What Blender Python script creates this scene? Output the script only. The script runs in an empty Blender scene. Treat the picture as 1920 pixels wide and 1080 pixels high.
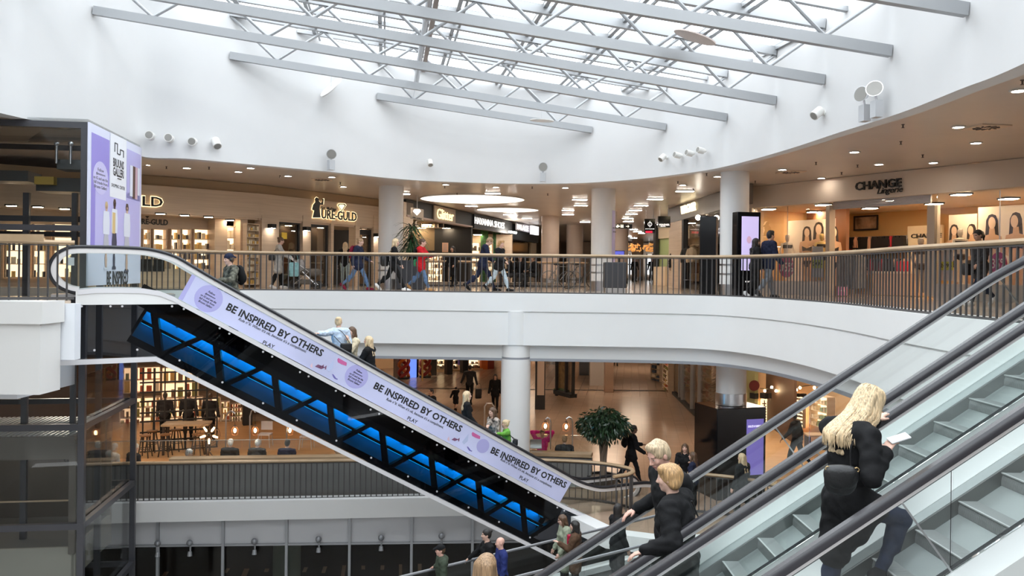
import bpy, math, random
import numpy as np
from mathutils import Vector, Matrix
random.seed(7)
SC = bpy.context.scene
COL = SC.collection
R = math.radians
# ---------------------------------------------------------------- camera
F, PX, PY, TH, CZ = 1600.0, 960.0, 509.5, 0.0105, 0.62
cT, sT = math.cos(TH), math.sin(TH)
cam = bpy.data.cameras.new('camera')
cam.sensor_width = 36.0; cam.lens = 36.0 * F / 1920.0
cam.shift_y = -(540 - PY) / 1920.0
cam.clip_start = 0.05; cam.clip_end = 400
camo = bpy.data.objects.new('camera', cam); COL.objects.link(camo)
u_ = Vector((cT, 0, sT)); v_ = Vector((sT, 0, -cT)); b_ = Vector((0, -1, 0))
camo.matrix_world = Matrix(((u_.x, -v_.x, b_.x, 0), (u_.y, -v_.y, b_.y, 0), (u_.z, -v_.z, b_.z, CZ), (0, 0, 0, 1)))
SC.camera = camo
# ---------------------------------------------------------------- view, world, daylight
SC.view_settings.view_transform = 'Standard'; SC.view_settings.look = 'None'
SC.view_settings.gamma = 1.0; SC.view_settings.use_curve_mapping = False
SC.view_settings.exposure = 0.0
SC.cycles.use_denoising = True
SC.cycles.max_bounces = 10; SC.cycles.transparent_max_bounces = 24
SC.cycles.diffuse_bounces = 7; SC.cycles.glossy_bounces = 4
SC.cycles.sample_clamp_indirect = 8.0
SC.cycles.caustics_reflective = False; SC.cycles.caustics_refractive = False
W = bpy.data.worlds.new('overcast_sky'); SC.world = W; W.use_nodes = True
nt = W.node_tree; nt.nodes.clear()
wo = nt.nodes.new('ShaderNodeOutputWorld'); bg = nt.nodes.new('ShaderNodeBackground')
tc = nt.nodes.new('ShaderNodeTexCoord'); nz = nt.nodes.new('ShaderNodeTexNoise'); rp = nt.nodes.new('ShaderNodeValToRGB')
nz.inputs['Scale'].default_value = 3.0; nz.inputs['Detail'].default_value = 4.0
rp.color_ramp.elements[0].position = 0.3; rp.color_ramp.elements[0].color = (0.72, 0.80, 0.87, 1)
rp.color_ramp.elements[1].position = 0.62; rp.color_ramp.elements[1].color = (1.0, 1.0, 1.0, 1)
nt.links.new(tc.outputs['Generated'], nz.inputs['Vector']); nt.links.new(nz.outputs['Fac'], rp.inputs['Fac'])
nt.links.new(rp.outputs['Color'], bg.inputs['Color']); nt.links.new(bg.outputs['Background'], wo.inputs['Surface'])
bg.inputs['Strength'].default_value = 5.3
pl = bpy.data.lights.new('skylight_portal', 'AREA'); pl.shape = 'RECTANGLE'; pl.size = 20; pl.size_y = 36
pl.cycles.is_portal = True
plo = bpy.data.objects.new('skylight_portal', pl); COL.objects.link(plo)
plo.location = (-1.5, 11, 6.9); plo.rotation_euler = (0, math.atan(0.1185), 0)
# ---------------------------------------------------------------- pixel rays -> places in the building
def hor(x): return PY + TH * (x - PX)
def _xd(x, y):
    a, b = x - PX, y - PY
    return (a * cT + b * sT) / F, (-a * sT + b * cT) / F
def gd(x, y, d):
    X, D = _xd(x, y); return Vector((X * d, d, CZ - D * d))
def gz(x, y, z):
    X, D = _xd(x, y); d = (CZ - z) / D; return Vector((X * d, d, z))
def gxy(x, d): return (x - PX) * d / F
def gplane(x, y, p, n):
    X, D = _xd(x, y); r = Vector((X, 1, -D)); o = Vector((0, 0, CZ))
    return o + r * ((Vector(p) - o).dot(n) / r.dot(n))
# ---------------------------------------------------------------- materials
MATS = {}
def mat(name, col, rough=0.5, metal=0.0, emit=0.0, ecol=None, var=0.0, scale=8.0, bump=0.0, bscale=40.0, spec=0.5, stretch=None):
    if name in MATS: return MATS[name]
    m = bpy.data.materials.new(name); m.use_nodes = True
    n = m.node_tree.nodes; l = m.node_tree.links; b = n['Principled BSDF']
    b.inputs['Base Color'].default_value = (*col, 1); b.inputs['Roughness'].default_value = rough
    b.inputs['Metallic'].default_value = metal; b.inputs['Specular IOR Level'].default_value = spec
    if emit:
        b.inputs['Emission Color'].default_value = (*(ecol or col), 1); b.inputs['Emission Strength'].default_value = emit
    if var or bump:
        t = n.new('ShaderNodeTexCoord'); mp = n.new('ShaderNodeMapping'); l.new(t.outputs['Object'], mp.inputs['Vector'])
        if stretch: mp.inputs['Scale'].default_value = stretch
    if var:
        z = n.new('ShaderNodeTexNoise'); z.inputs['Scale'].default_value = scale; z.inputs['Detail'].default_value = 3
        l.new(mp.outputs['Vector'], z.inputs['Vector'])
        r = n.new('ShaderNodeValToRGB'); r.color_ramp.elements[0].position = 0.3; r.color_ramp.elements[1].position = 0.7
        r.color_ramp.elements[0].color = (*[max(0, c * (1 - var)) for c in col], 1)
        r.color_ramp.elements[1].color = (*[min(1, c * (1 + var)) for c in col], 1)
        l.new(z.outputs['Fac'], r.inputs['Fac']); l.new(r.outputs['Color'], b.inputs['Base Color'])
    if bump:
        z2 = n.new('ShaderNodeTexNoise'); z2.inputs['Scale'].default_value = bscale; z2.inputs['Detail'].default_value = 3
        bp = n.new('ShaderNodeBump'); bp.inputs['Strength'].default_value = bump; bp.inputs['Distance'].default_value = 0.02
        l.new(mp.outputs['Vector'], z2.inputs['Vector']); l.new(z2.outputs['Fac'], bp.inputs['Height']); l.new(bp.outputs['Normal'], b.inputs['Normal'])
    MATS[name] = m; return m
def glass(name, tint=(0.95, 0.98, 0.97), refl=1.0, rough=0.0):
    if name in MATS: return MATS[name]
    m = bpy.data.materials.new(name); m.use_nodes = True
    n = m.node_tree.nodes; l = m.node_tree.links; n.clear()
    o = n.new('ShaderNodeOutputMaterial'); tr = n.new('ShaderNodeBsdfTransparent'); gl = n.new('ShaderNodeBsdfGlossy')
    fr = n.new('ShaderNodeFresnel'); fr.inputs['IOR'].default_value = 1.45; mx = n.new('ShaderNodeMixShader')
    mu = n.new('ShaderNodeMath'); mu.operation = 'MULTIPLY'; mu.inputs[1].default_value = refl
    tr.inputs['Color'].default_value = (*tint, 1); gl.inputs['Roughness'].default_value = rough
    l.new(fr.outputs['Fac'], mu.inputs[0]); l.new(mu.outputs[0], mx.inputs['Fac'])
    l.new(tr.outputs[0], mx.inputs[1]); l.new(gl.outputs[0], mx.inputs[2]); l.new(mx.outputs[0], o.inputs['Surface'])
    MATS[name] = m; return m
def tiles(name, c1, c2, size=0.6, mortar=0.008, rough=0.16, mcol=None, rot=0.0):
    if name in MATS: return MATS[name]
    m = bpy.data.materials.new(name); m.use_nodes = True
    n = m.node_tree.nodes; l = m.node_tree.links; b = n['Principled BSDF']
    t = n.new('ShaderNodeTexCoord'); mp = n.new('ShaderNodeMapping'); br = n.new('ShaderNodeTexBrick')
    mp.inputs['Rotation'].default_value = (0, 0, rot)
    br.inputs['Color1'].default_value = (*c1, 1); br.inputs['Color2'].default_value = (*c2, 1)
    br.inputs['Mortar'].default_value = (*(mcol or [c * 0.7 for c in c1]), 1)
    br.inputs['Scale'].default_value = 1.0; br.inputs['Mortar Size'].default_value = mortar
    br.inputs['Brick Width'].default_value = size; br.inputs['Row Height'].default_value = size; br.offset = 0.0
    l.new(t.outputs['Object'], mp.inputs['Vector']); l.new(mp.outputs['Vector'], br.inputs['Vector'])
    l.new(br.outputs['Color'], b.inputs['Base Color']); b.inputs['Roughness'].default_value = rough
    MATS[name] = m; return m
def wood(name, c1, c2, scale=(2, 2, 30), rough=0.45):
    if name in MATS: return MATS[name]
    m = bpy.data.materials.new(name); m.use_nodes = True
    n = m.node_tree.nodes; l = m.node_tree.links; b = n['Principled BSDF']
    t = n.new('ShaderNodeTexCoord'); mp = n.new('ShaderNodeMapping'); mp.inputs['Scale'].default_value = scale
    z = n.new('ShaderNodeTexNoise'); z.inputs['Scale'].default_value = 1.5; z.inputs['Detail'].default_value = 5
    r = n.new('ShaderNodeValToRGB'); r.color_ramp.elements[0].color = (*c1, 1); r.color_ramp.elements[1].color = (*c2, 1)
    r.color_ramp.elements[0].position = 0.35; r.color_ramp.elements[1].position = 0.65
    l.new(t.outputs['Object'], mp.inputs['Vector']); l.new(mp.outputs['Vector'], z.inputs['Vector'])
    l.new(z.outputs['Fac'], r.inputs['Fac']); l.new(r.outputs['Color'], b.inputs['Base Color']); b.inputs['Roughness'].default_value = rough
    MATS[name] = m; return m
def light(name, col, s): return mat(name, col, 0.5, 0, s, col)
WHITE = mat('white_plaster', (0.67, 0.67, 0.675), 0.75, var=0.015, scale=1.2)
FASC = mat('white_fascia_paint', (0.77, 0.77, 0.765), 0.6, var=0.01, scale=1.5)
GREYSTRIP = mat('grey_edge_strip', (0.32, 0.33, 0.36), 0.5, 0.3)
CEIL = mat('beige_ceiling_panels', (0.56, 0.49, 0.435), 0.28, var=0.05, scale=0.8)
FLOOR = tiles('beige_stone_floor', (0.58, 0.47, 0.37), (0.55, 0.44, 0.345), 0.6, 0.006, 0.13, rot=0.14)
FLOOR1 = tiles('tan_clinker_floor', (0.42, 0.30, 0.22), (0.385, 0.275, 0.20), 0.45, 0.006, 0.2, rot=0.14)
COLM = mat('white_column_paint', (0.76, 0.755, 0.75), 0.45)
STEEL = mat('brushed_steel', (0.58, 0.58, 0.60), 0.28, 1.0)
TRUSS = mat('grey_truss_paint', (0.36, 0.37, 0.385), 0.4, 0.35)
RUBBER = mat('black_handrail_rubber', (0.018, 0.018, 0.022), 0.28)
BLACK = mat('black_gloss', (0.006, 0.006, 0.007), 0.12)
BLACKM = mat('matt_black', (0.015, 0.015, 0.016), 0.55)
BALU = mat('dark_baluster_steel', (0.085, 0.08, 0.08), 0.45, 0.4)
OAK = wood('oak_handrail', (0.36, 0.245, 0.14), (0.46, 0.325, 0.20), (1, 1, 1))
GLASS = glass('clear_glass'); GLASSG = glass('greenish_glass', (0.965, 0.985, 0.98)); SHOPGLASS = glass('shop_glass', (0.97, 0.97, 0.96), 0.7)
ROOFGLASS = glass('roof_glass', (0.93, 0.965, 0.98), 0.6)
WARM = light('added_warm_light', (1.0, 0.78, 0.52), 90.0); COOL = light('cool_lamp', (1.0, 0.93, 0.84), 60.0)
SIGNW = light('sign_white_light', (1.0, 0.97, 0.93), 1.1); SIGNY = light('sign_warm_light', (1.0, 0.86, 0.55), 2.2)
# ---------------------------------------------------------------- mesh building
class MB:
    def __init__(s): s.v = []; s.f = []
    def add(s, vs, fs):
        o = len(s.v); s.v += [tuple(p) for p in vs]; s.f += [tuple(i + o for i in f) for f in fs]; return s
    def box(s, c, d, rz=0.0, bev=0.0):
        hx, hy, hz = d[0] / 2, d[1] / 2, d[2] / 2; ca, sa = math.cos(rz), math.sin(rz)
        if bev <= 0:
            vs = [(x * hx, y * hy, z * hz) for z in (-1, 1) for x, y in ((-1, -1), (1, -1), (1, 1), (-1, 1))]
            fs = [(3, 2, 1, 0), (4, 5, 6, 7), (0, 1, 5, 4), (1, 2, 6, 5), (2, 3, 7, 6), (3, 0, 4, 7)]
        else:
            b = min(bev, hx, hy, hz) * 0.999
            ring = lambda ix, iy, z: [(-hx + ix, -hy + iy + (b - iy), z), (-hx + ix + (b - ix), -hy + iy, z), (hx - b, -hy + iy, z), (hx - ix, -hy + b, z), (hx - ix, hy - b, z), (hx - b, hy - iy, z), (-hx + b, hy - iy, z), (-hx + ix, hy - b, z)]
            k = b * 0.6
            vs = ring(k, k, -hz) + ring(0, 0, -hz + b) + ring(0, 0, hz - b) + ring(k, k, hz)
            fs = [tuple(range(7, -1, -1)), tuple(range(24, 32))]
            for r_ in range(3):
                for i in range(8): j = (i + 1) % 8; fs.append((r_ * 8 + i, r_ * 8 + j, r_ * 8 + 8 + j, r_ * 8 + 8 + i))
        return s.add([(c[0] + x * ca - y * sa, c[1] + x * sa + y * ca, c[2] + z) for x, y, z in vs], fs)
    def mm(s, a, b): return s.box([(a[i] + b[i]) / 2 for i in range(3)], [abs(b[i] - a[i]) for i in range(3)])
    def frame(s, o, ux, uy, un, c, d):           # box in a given frame: centre c and size d along ux, uy, un
        o = Vector(o); vs = []
        for k in (-1, 1):
            for i, j in ((-1, -1), (1, -1), (1, 1), (-1, 1)):
                vs.append(o + ux * (c[0] + i * d[0] / 2) + uy * (c[1] + j * d[1] / 2) + un * (c[2] + k * d[2] / 2))
        return s.add(vs, [(3, 2, 1, 0), (4, 5, 6, 7), (0, 1, 5, 4), (1, 2, 6, 5), (2, 3, 7, 6), (3, 0, 4, 7)])
    def cyl(s, a, b, r0, r1=None, n=12, cap=True):
        a, b = Vector(a), Vector(b); r1 = r0 if r1 is None else r1
        ax = (b - a).normalized(); t = Vector((0, 0, 1)) if abs(ax.z) < 0.9 else Vector((1, 0, 0))
        p = ax.cross(t).normalized(); q = ax.cross(p)
        vs = []
        for c, r in ((a, r0), (b, r1)):
            vs += [c + (p * math.cos(2 * math.pi * i / n) + q * math.sin(2 * math.pi * i / n)) * r for i in range(n)]
        fs = [(i, i + n, (i + 1) % n + n, (i + 1) % n) for i in range(n)]
        if cap: fs += [tuple(range(n)), tuple(range(2 * n - 1, n - 1, -1))]
        return s.add(vs, fs)
    def bar(s, a, b, w, h=None):                    # square bar between two points
        a, b = Vector(a), Vector(b); h = h or w; ax = b - a; L = ax.length; ax /= L
        t = Vector((0, 0, 1)) if abs(ax.z) < 0.95 else Vector((0, 1, 0))
        p = ax.cross(t).normalized(); q = p.cross(ax)
        return s.frame((a + b) / 2, ax, p, q, (0, 0, 0), (L, w, h))
    def tube(s, pts, r, n=8, cap=True, rs=None):
        pts = [Vector(p) for p in pts]; N = len(pts); vs = []; pr = None
        for i, c in enumerate(pts):
            ax = (pts[min(i + 1, N - 1)] - pts[max(i - 1, 0)]).normalized()
            if pr is None:
                t = Vector((0, 0, 1)) if abs(ax.z) < 0.9 else Vector((1, 0, 0)); p = ax.cross(t).normalized()
            else: p = (pr - ax * pr.dot(ax)).normalized()
            pr = p; q = ax.cross(p); rr = rs[i] if rs else r
            vs += [c + (p * math.cos(2 * math.pi * k / n) + q * math.sin(2 * math.pi * k / n)) * rr for k in range(n)]
        fs = []
        for i in range(N - 1):
            for k in range(n):
                k2 = (k + 1) % n; fs.append((i * n + k, i * n + k2, (i + 1) * n + k2, (i + 1) * n + k))
        if cap: fs += [tuple(range(n - 1, -1, -1)), tuple((N - 1) * n + k for k in range(n))]
        return s.add(vs, fs)
    def lathe(s, c, prof, n=24, axis=None):       # prof [(r, z)...]
        c = Vector(c); vs = []; m = len(prof)
        for r, z in prof: vs += [c + Vector((r * math.cos(2 * math.pi * k / n), r * math.sin(2 * math.pi * k / n), z)) for k in range(n)]
        fs = []
        for i in range(m - 1):
            for k in range(n):
                k2 = (k + 1) % n; fs.append((i * n + k, i * n + k2, (i + 1) * n + k2, (i + 1) * n + k))
        if prof[0][0] > 1e-4: fs.append(tuple(range(n - 1, -1, -1)))
        if prof[-1][0] > 1e-4: fs.append(tuple((m - 1) * n + k for k in range(n)))
        return s.add(vs, fs)
    def ball(s, c, r, n=10, m=7, sc=(1, 1, 1)):
        c = Vector(c); vs = [c + Vector((0, 0, -r * sc[2]))]; fs = []
        for i in range(1, m):
            a = -math.pi / 2 + math.pi * i / m
            vs += [c + Vector((r * sc[0] * math.cos(a) * math.cos(2 * math.pi * k / n), r * sc[1] * math.cos(a) * math.sin(2 * math.pi * k / n), r * sc[2] * math.sin(a))) for k in range(n)]
        vs.append(c + Vector((0, 0, r * sc[2]))); e = len(vs) - 1
        for k in range(n):
            k2 = (k + 1) % n; fs.append((0, 1 + k2, 1 + k)); b = 1 + (m - 2) * n; fs.append((e, b + k, b + k2))
            for i in range(m - 2): fs.append((1 + i * n + k, 1 + i * n + k2, 1 + (i + 1) * n + k2, 1 + (i + 1) * n + k))
        return s.add(vs, fs)
    def prism(s, poly, o, ux, uy, un, t0, t1):      # 2-D polygon in (ux,uy), extruded along un from t0 to t1
        o = Vector(o); n = len(poly)
        vs = [o + ux * a + uy * b + un * t0 for a, b in poly] + [o + ux * a + uy * b + un * t1 for a, b in poly]
        fs = [tuple(range(n - 1, -1, -1)), tuple(range(n, 2 * n))] + [(i, (i + 1) % n, (i + 1) % n + n, i + n) for i in range(n)]
        return s.add(vs, fs)
    def strip(s, top, bot, o, ux, uy, un, t0, t1):   # solid between two matching polylines, extruded along un
        o = Vector(o); n = len(top); P = lambda a, t: o + ux * a[0] + uy * a[1] + un * t
        vs = [P(a, t0) for a in top] + [P(a, t0) for a in bot] + [P(a, t1) for a in top] + [P(a, t1) for a in bot]
        fs = []
        for i in range(n - 1):
            fs += [(i, i + 1, n + i + 1, n + i), (2 * n + i + 1, 2 * n + i, 3 * n + i, 3 * n + i + 1), (i + 1, i, 2 * n + i, 2 * n + i + 1), (n + i, n + i + 1, 3 * n + i + 1, 3 * n + i)]
        fs += [(0, n, 3 * n, 2 * n), (n - 1, 3 * n - 1, 4 * n - 1, 2 * n - 1)]
        return s.add(vs, fs)
    def sweep(s, pts, prof, o, ux, uy, un, closed=False):  # planar path pts in (ux,uy); profile (a along un, b along path normal)
        o = Vector(o); N = len(pts); n = len(prof); vs = []
        for i in range(N):
            p0 = pts[max(i - 1, 0)]; p1 = pts[min(i + 1, N - 1)]
            dx, dy = p1[0] - p0[0], p1[1] - p0[1]; L = math.hypot(dx, dy) or 1; nx, ny = -dy / L, dx / L
            for a, b in prof: vs.append(o + ux * (pts[i][0] + nx * b) + uy * (pts[i][1] + ny * b) + un * a)
        fs = []
        for i in range(N - 1):
            for k in range(n):
                k2 = (k + 1) % n; fs.append((i * n + k, i * n + k2, (i + 1) * n + k2, (i + 1) * n + k))
        fs += [tuple(range(n - 1, -1, -1)), tuple((N - 1) * n + k for k in range(n))]
        return s.add(vs, fs)
    def build(s, name, m, parent=None, smooth=False):
        me = bpy.data.meshes.new(name); me.from_pydata(s.v, [], s.f)
        if isinstance(m, (list, tuple)):
            for x in m: me.materials.append(x)
        else: me.materials.append(m)
        if smooth:
            me.polygons.foreach_set('use_smooth', [True] * len(me.polygons))
            try: me.set_sharp_from_angle(angle=R(40))
            except Exception: pass
        o = bpy.data.objects.new(name, me); COL.objects.link(o)
        if parent: o.parent = parent
        return o
def tag(o, label, cat, group=None, kind=None):
    if label: o['label'] = label
    if cat: o['category'] = cat
    if group: o['group'] = group
    if kind: o['kind'] = kind
    return o
def thing(name, label, cat, loc=(0, 0, 0), rz=0.0, group=None):
    o = bpy.data.objects.new(name, None); COL.objects.link(o); o.location = loc; o.rotation_euler = (0, 0, rz)
    o.empty_display_size = 0.1
    return tag(o, label, cat, group)
def struct(o, label=None, cat=None): 
    o['kind'] = 'structure'
    if label: o['label'] = label
    o['category'] = cat or 'structure'
    return o
def copy_tree(o, parent=None):
    c = o.copy(); COL.objects.link(c)
    if parent: c.parent = parent
    for ch in list(o.children): copy_tree(ch, c)
    return c
def catmull(P, n=8, closed=False):
    P = [Vector(p) for p in P]; out = []; N = len(P)
    for i in range(N if closed else N - 1):
        if closed: p0, p1, p2, p3 = P[(i - 1) % N], P[i], P[(i + 1) % N], P[(i + 2) % N]
        else: p0, p1, p2, p3 = P[max(i - 1, 0)], P[i], P[i + 1], P[min(i + 2, N - 1)]
        for k in range(n):
            t = k / n
            out.append(0.5 * ((2 * p1) + (p2 - p0) * t + (2 * p0 - 5 * p1 + 4 * p2 - p3) * t * t + (3 * p1 - p0 - 3 * p2 + p3) * t ** 3))
    if not closed: out.append(P[-1])
    return out
def resample(P, step):
    P = [Vector(p) for p in P]; out = [P[0]]; acc = 0.0
    for a, b in zip(P[:-1], P[1:]):
        L = (b - a).length; t = step - acc
        while t <= L: out.append(a.lerp(b, t / L)); t += step
        acc = L - (t - step)
    return out
_txt = {}
def text_mesh(s, size=1.0, extrude=0.01, bold=0.0, shear=0.0, spacing=1.0, align='CENTER'):
    """mesh verts and faces of a line of lettering in the local XY plane, centred on the origin"""
    key = (s, size, extrude, bold, shear, spacing, align)
    if key in _txt: return _txt[key]
    c = bpy.data.curves.new('lettering', 'FONT'); c.body = s; c.size = size; c.extrude = extrude; c.offset = bold
    c.shear = shear; c.space_character = spacing; c.align_x = align; c.resolution_u = 2
    o = bpy.data.objects.new('lettering', c)
    me = bpy.data.meshes.new_from_object(o)
    V = [tuple(v.co) for v in me.vertices]; Fc = [tuple(p.vertices) for p in me.polygons]
    bpy.data.objects.remove(o); bpy.data.meshes.remove(me); bpy.data.curves.remove(c)
    _txt[key] = (V, Fc); return V, Fc
def put_text(mb, s, o, ux, uy, width=None, height=None, depth=0.004, bold=0.0, shear=0.0, spacing=1.0):
    """lettering whose cap box is fitted to width x height (metres), centred at o, facing ux x uy"""
    V, Fc = text_mesh(s, 1.0, 0.5, bold, shear, spacing)
    if not V: return mb
    xs = [v[0] for v in V]; ys = [v[1] for v in V]; cx, cy = (min(xs) + max(xs)) / 2, (min(ys) + max(ys)) / 2
    w, h = max(xs) - min(xs), max(ys) - min(ys)
    sx = width / w if width else height / h
    sy = height / h if height else sx
    o = Vector(o); n = ux.cross(uy)
    return mb.add([o + ux * ((x - cx) * sx) + uy * ((y - cy) * sy) + n * ((z + 0.5) * depth) for x, y, z in V], Fc)
X_, Y_, Z_ = Vector((1, 0, 0)), Vector((0, 1, 0)), Vector((0, 0, 1))
# ================================================================= the building
ZC, ZD = 3.5, -1.85                         # gallery ceiling, underside of the gallery slab
Z1, Z0 = -5.6, -9.3                         # lower mall floor, ground floor
AX = Vector((3240, F * 0.0 + 470, 0)).normalized()   # long axis of the roof trusses in plan
E2 = Vector((-(960 - 724.5) / F, 1, 0)).normalized(); E1 = Vector((E2.y, -E2.x, 0))
# ---- drum wall over the atrium
_dp = [(262, 291), (350, 296), (450, 305), (620, 321), (755, 335), (850, 340), (950, 343), (1075, 342.5), (1180, 336), (1260, 327), (1350, 313), (1462, 283), (1575, 246), (1687, 210), (1800, 165), (1920, 116)]
_dpts = [gz(x, y, ZC) for x, y in _dp]
def drum_d(x):
    for (a, pa), (b, pb) in zip(zip([p[0] for p in _dp], _dpts), zip([p[0] for p in _dp[1:]], _dpts[1:])):
        if x <= b or b == 1920:
            t = (x - a) / (b - a); return pa.y + (pb.y - pa.y) * t
plan = [p.copy() for p in _dpts] + [Vector((6.3, 7, ZC)), Vector((6.1, 1.5, ZC)), Vector((4.6, -4.5, ZC)), Vector((0, -7.5, ZC)), Vector((-5, -6.5, ZC)), Vector((-8.4, -2, ZC)), Vector((-10.1, 5, ZC)), Vector((-10.5, 12, 3.60)), Vector((-10.25, 17, 3.70)), Vector((-9.95, 19, 3.76)), Vector((-9.75, 20.5, 3.80))]
DR = catmull(plan, 6, True)
ROOF0, ROOFS = 6.75, 0.1185
def zroof(X): return ROOF0 - ROOFS * X
N = len(DR); ctr = Vector((-2, 11, 0))
mb = MB(); vs = []; fs = []
for p in DR:
    o = Vector((p.x - ctr.x, p.y - ctr.y, 0)).normalized() * 0.35
    vs += [(p.x, p.y, p.z - 0.02), (p.x, p.y, zroof(p.x)), (p.x + o.x, p.y + o.y, zroof(p.x)), (p.x + o.x, p.y + o.y, p.z - 0.02)]
for i in range(N):
    j = (i + 1) % N
    for k in range(4): k2 = (k + 1) % 4; fs.append((i * 4 + k, i * 4 + k2, j * 4 + k2, j * 4 + k))
struct(mb.add(vs, fs).build('wall_atrium', WHITE, smooth=True), 'white curved drum wall under the glass roof', 'wall')
# ---- gallery ceiling (ring outside the drum)
B = (-48, -10, 48, 82)
def out_to(p):
    d = Vector((p.x - ctr.x, p.y - ctr.y)); t = 1e9
    for a, lo, hi, c in ((d.x, B[0], B[2], ctr.x), (d.y, B[1], B[3], ctr.y)):
        if a > 1e-6: t = min(t, (hi - c) / a)
        if a < -1e-6: t = min(t, (lo - c) / a)
    return (ctr.x + d.x * t, ctr.y + d.y * t)
mb = MB(); vs = []; fs = []
for p in DR:
    o = Vector((p.x - ctr.x, p.y - ctr.y, 0)).normalized() * 0.06
    q = out_to(p); vs += [(p.x + o.x, p.y + o.y, p.z), (*q, ZC)]
for i in range(N): j = (i + 1) % N; fs.append((i * 2, i * 2 + 1, j * 2 + 1, j * 2))
for cx, cy in ((B[0], B[1]), (B[2], B[1]), (B[0], B[3]), (B[2], B[3])):
    # corner pieces
    ds = sorted(range(N), key=lambda i: (vs[i * 2 + 1][0] - cx) ** 2 + (vs[i * 2 + 1][1] - cy) ** 2)
    a = ds[0]; best = None
    for j in ((a - 1) % N, (a + 1) % N):
        if abs(vs[a * 2 + 1][0] - vs[j * 2 + 1][0]) > 0.01 and abs(vs[a * 2 + 1][1] - vs[j * 2 + 1][1]) > 0.01: best = j
    if best is not None: vs.append((cx, cy, ZC)); fs.append((a * 2 + 1, len(vs) - 1, best * 2 + 1))
struct(mb.add(vs, fs).build('ceiling', CEIL), 'beige panelled ceiling over the upper gallery', 'ceiling')
# ---- gallery floor, fascia
_rp = [(1920, 611), (1720, 590), (1600, 575.5), (1500, 566), (1400, 559.5), (1300, 556), (1120, 553.5), (950, 551.5), (700, 548.5), (500, 546.5), (300, 546)]
_rpts = [gz(x, y, 0) for x, y in _rp]
RAIL = catmull([Vector((6.55, 8.6, 0))] + _rpts + [Vector((-11.6, 24.0, 0))], 8)
edge = [Vector((6.5, -9, 0)), Vector((6.5, 4.6, 0)), Vector((5.75, 4.7, 0)), Vector((5.75, 8.35, 0))] + RAIL + [Vector((-15, 24, 0)), Vector((-15.5, 12, 0)), Vector((-13, 2, 0)), Vector((-11, -9, 0))]
poly = [(p.x, p.y) for p in edge] + [(B[0], -9), (B[0], B[3]), (B[2], B[3]), (B[2], -9)]
struct(MB().prism(poly, (0, 0, 0), X_, Y_, Z_, -0.3, 0.0).build('floor_gallery', FLOOR), 'polished beige stone floor of the upper gallery', 'floor')
def fascia(pts, prof, name, m, lab):
    """profile [(outward offset to the void, z)] swept along the plan curve"""
    mb = MB(); vs = []; n = len(prof); Np = len(pts)
    for i, p in enumerate(pts):
        t = (pts[min(i + 1, Np - 1)] - pts[max(i - 1, 0)]).normalized(); nrm = Vector((-t.y, t.x, 0))
        for o, z in prof: vs.append((p.x + nrm.x * o, p.y + nrm.y * o, p.z + z))
    fs = []
    for i in range(Np - 1):
        for k in range(n): k2 = (k + 1) % n; fs.append((i * n + k, (i + 1) * n + k, (i + 1) * n + k2, i * n + k2))
    fs += [tuple(range(n)), tuple((Np - 1) * n + k for k in range(n - 1, -1, -1))]
    return mb.add(vs, fs).build(name, m, smooth=True)
FCUR = [Vector((6.5, 8.45, 0))] + RAIL[2:] + [Vector((-15, 24, 0))]
struct(fascia(FCUR, [(0.12, 0.03), (0.12, -0.47), (0.07, -0.485), (0.07, -0.50), (0.10, -0.515), (0.10, -1.40), (-0.18, -1.42), (-0.18, -1.78), (-0.6, -1.78), (-0.6, 0.03)], 'trim_fascia', FASC, 0), 'white banded fascia under the curved gallery railing', 'fascia')
struct(fascia(FCUR, [(-0.14, -1.78), (-0.14, -1.855), (-0.5, -1.855), (-0.5, -1.78)], 'trim_edge_strip', GREYSTRIP, 0), 'grey strip along the bottom of the white gallery fascia', 'fascia')
_in = []
for i, p in enumerate(edge):
    t = (edge[min(i + 1, len(edge) - 1)] - edge[max(i - 1, 0)]).normalized(); _in.append(p + Vector((t.y, -t.x, 0)) * 0.42)
polyc = [(p.x, p.y) for p in _in] + poly[len(edge):]
struct(MB().prism(polyc, (0, 0, 0), X_, Y_, Z_, ZD + 0.02, ZD + 0.1).build('ceiling_lower', mat('tan_lower_ceiling', (0.5, 0.36, 0.25), 0.5)), 'ceiling of the lower mall under the gallery', 'ceiling')
# ---- left gallery platform with its white block
struct(MB().prism([(-16, 15.72), (-8.12, 15.72), (-9.55, 18.0), (-16, 18.0)], (0, 0, 0), X_, Y_, Z_, -0.3, 0.0).build('floor_platform', FLOOR), 'floor of the left landing at the escalator head', 'floor')
LB = mat('white_block_paint', (0.70, 0.69, 0.675), 0.6)
struct(MB().mm((-16, 14.85, -0.38), (-8.17, 15.6, 0.01)).mm((-16, 14.92, -1.62), (-8.24, 15.6, -0.38)).build('trim_block', LB), 'white parapet block below the left railing', 'parapet')
struct(MB().mm((-16, 15.63, -1.08), (-8.0, 15.85, -0.05)).mm((-16, 15.9, -1.85), (-9.2, 18.0, -0.32)).build('trim_panel', mat('white_metal_panel', (0.74, 0.76, 0.80), 0.4)), 'white metal panel closing the end of the landing', 'panel')
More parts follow.
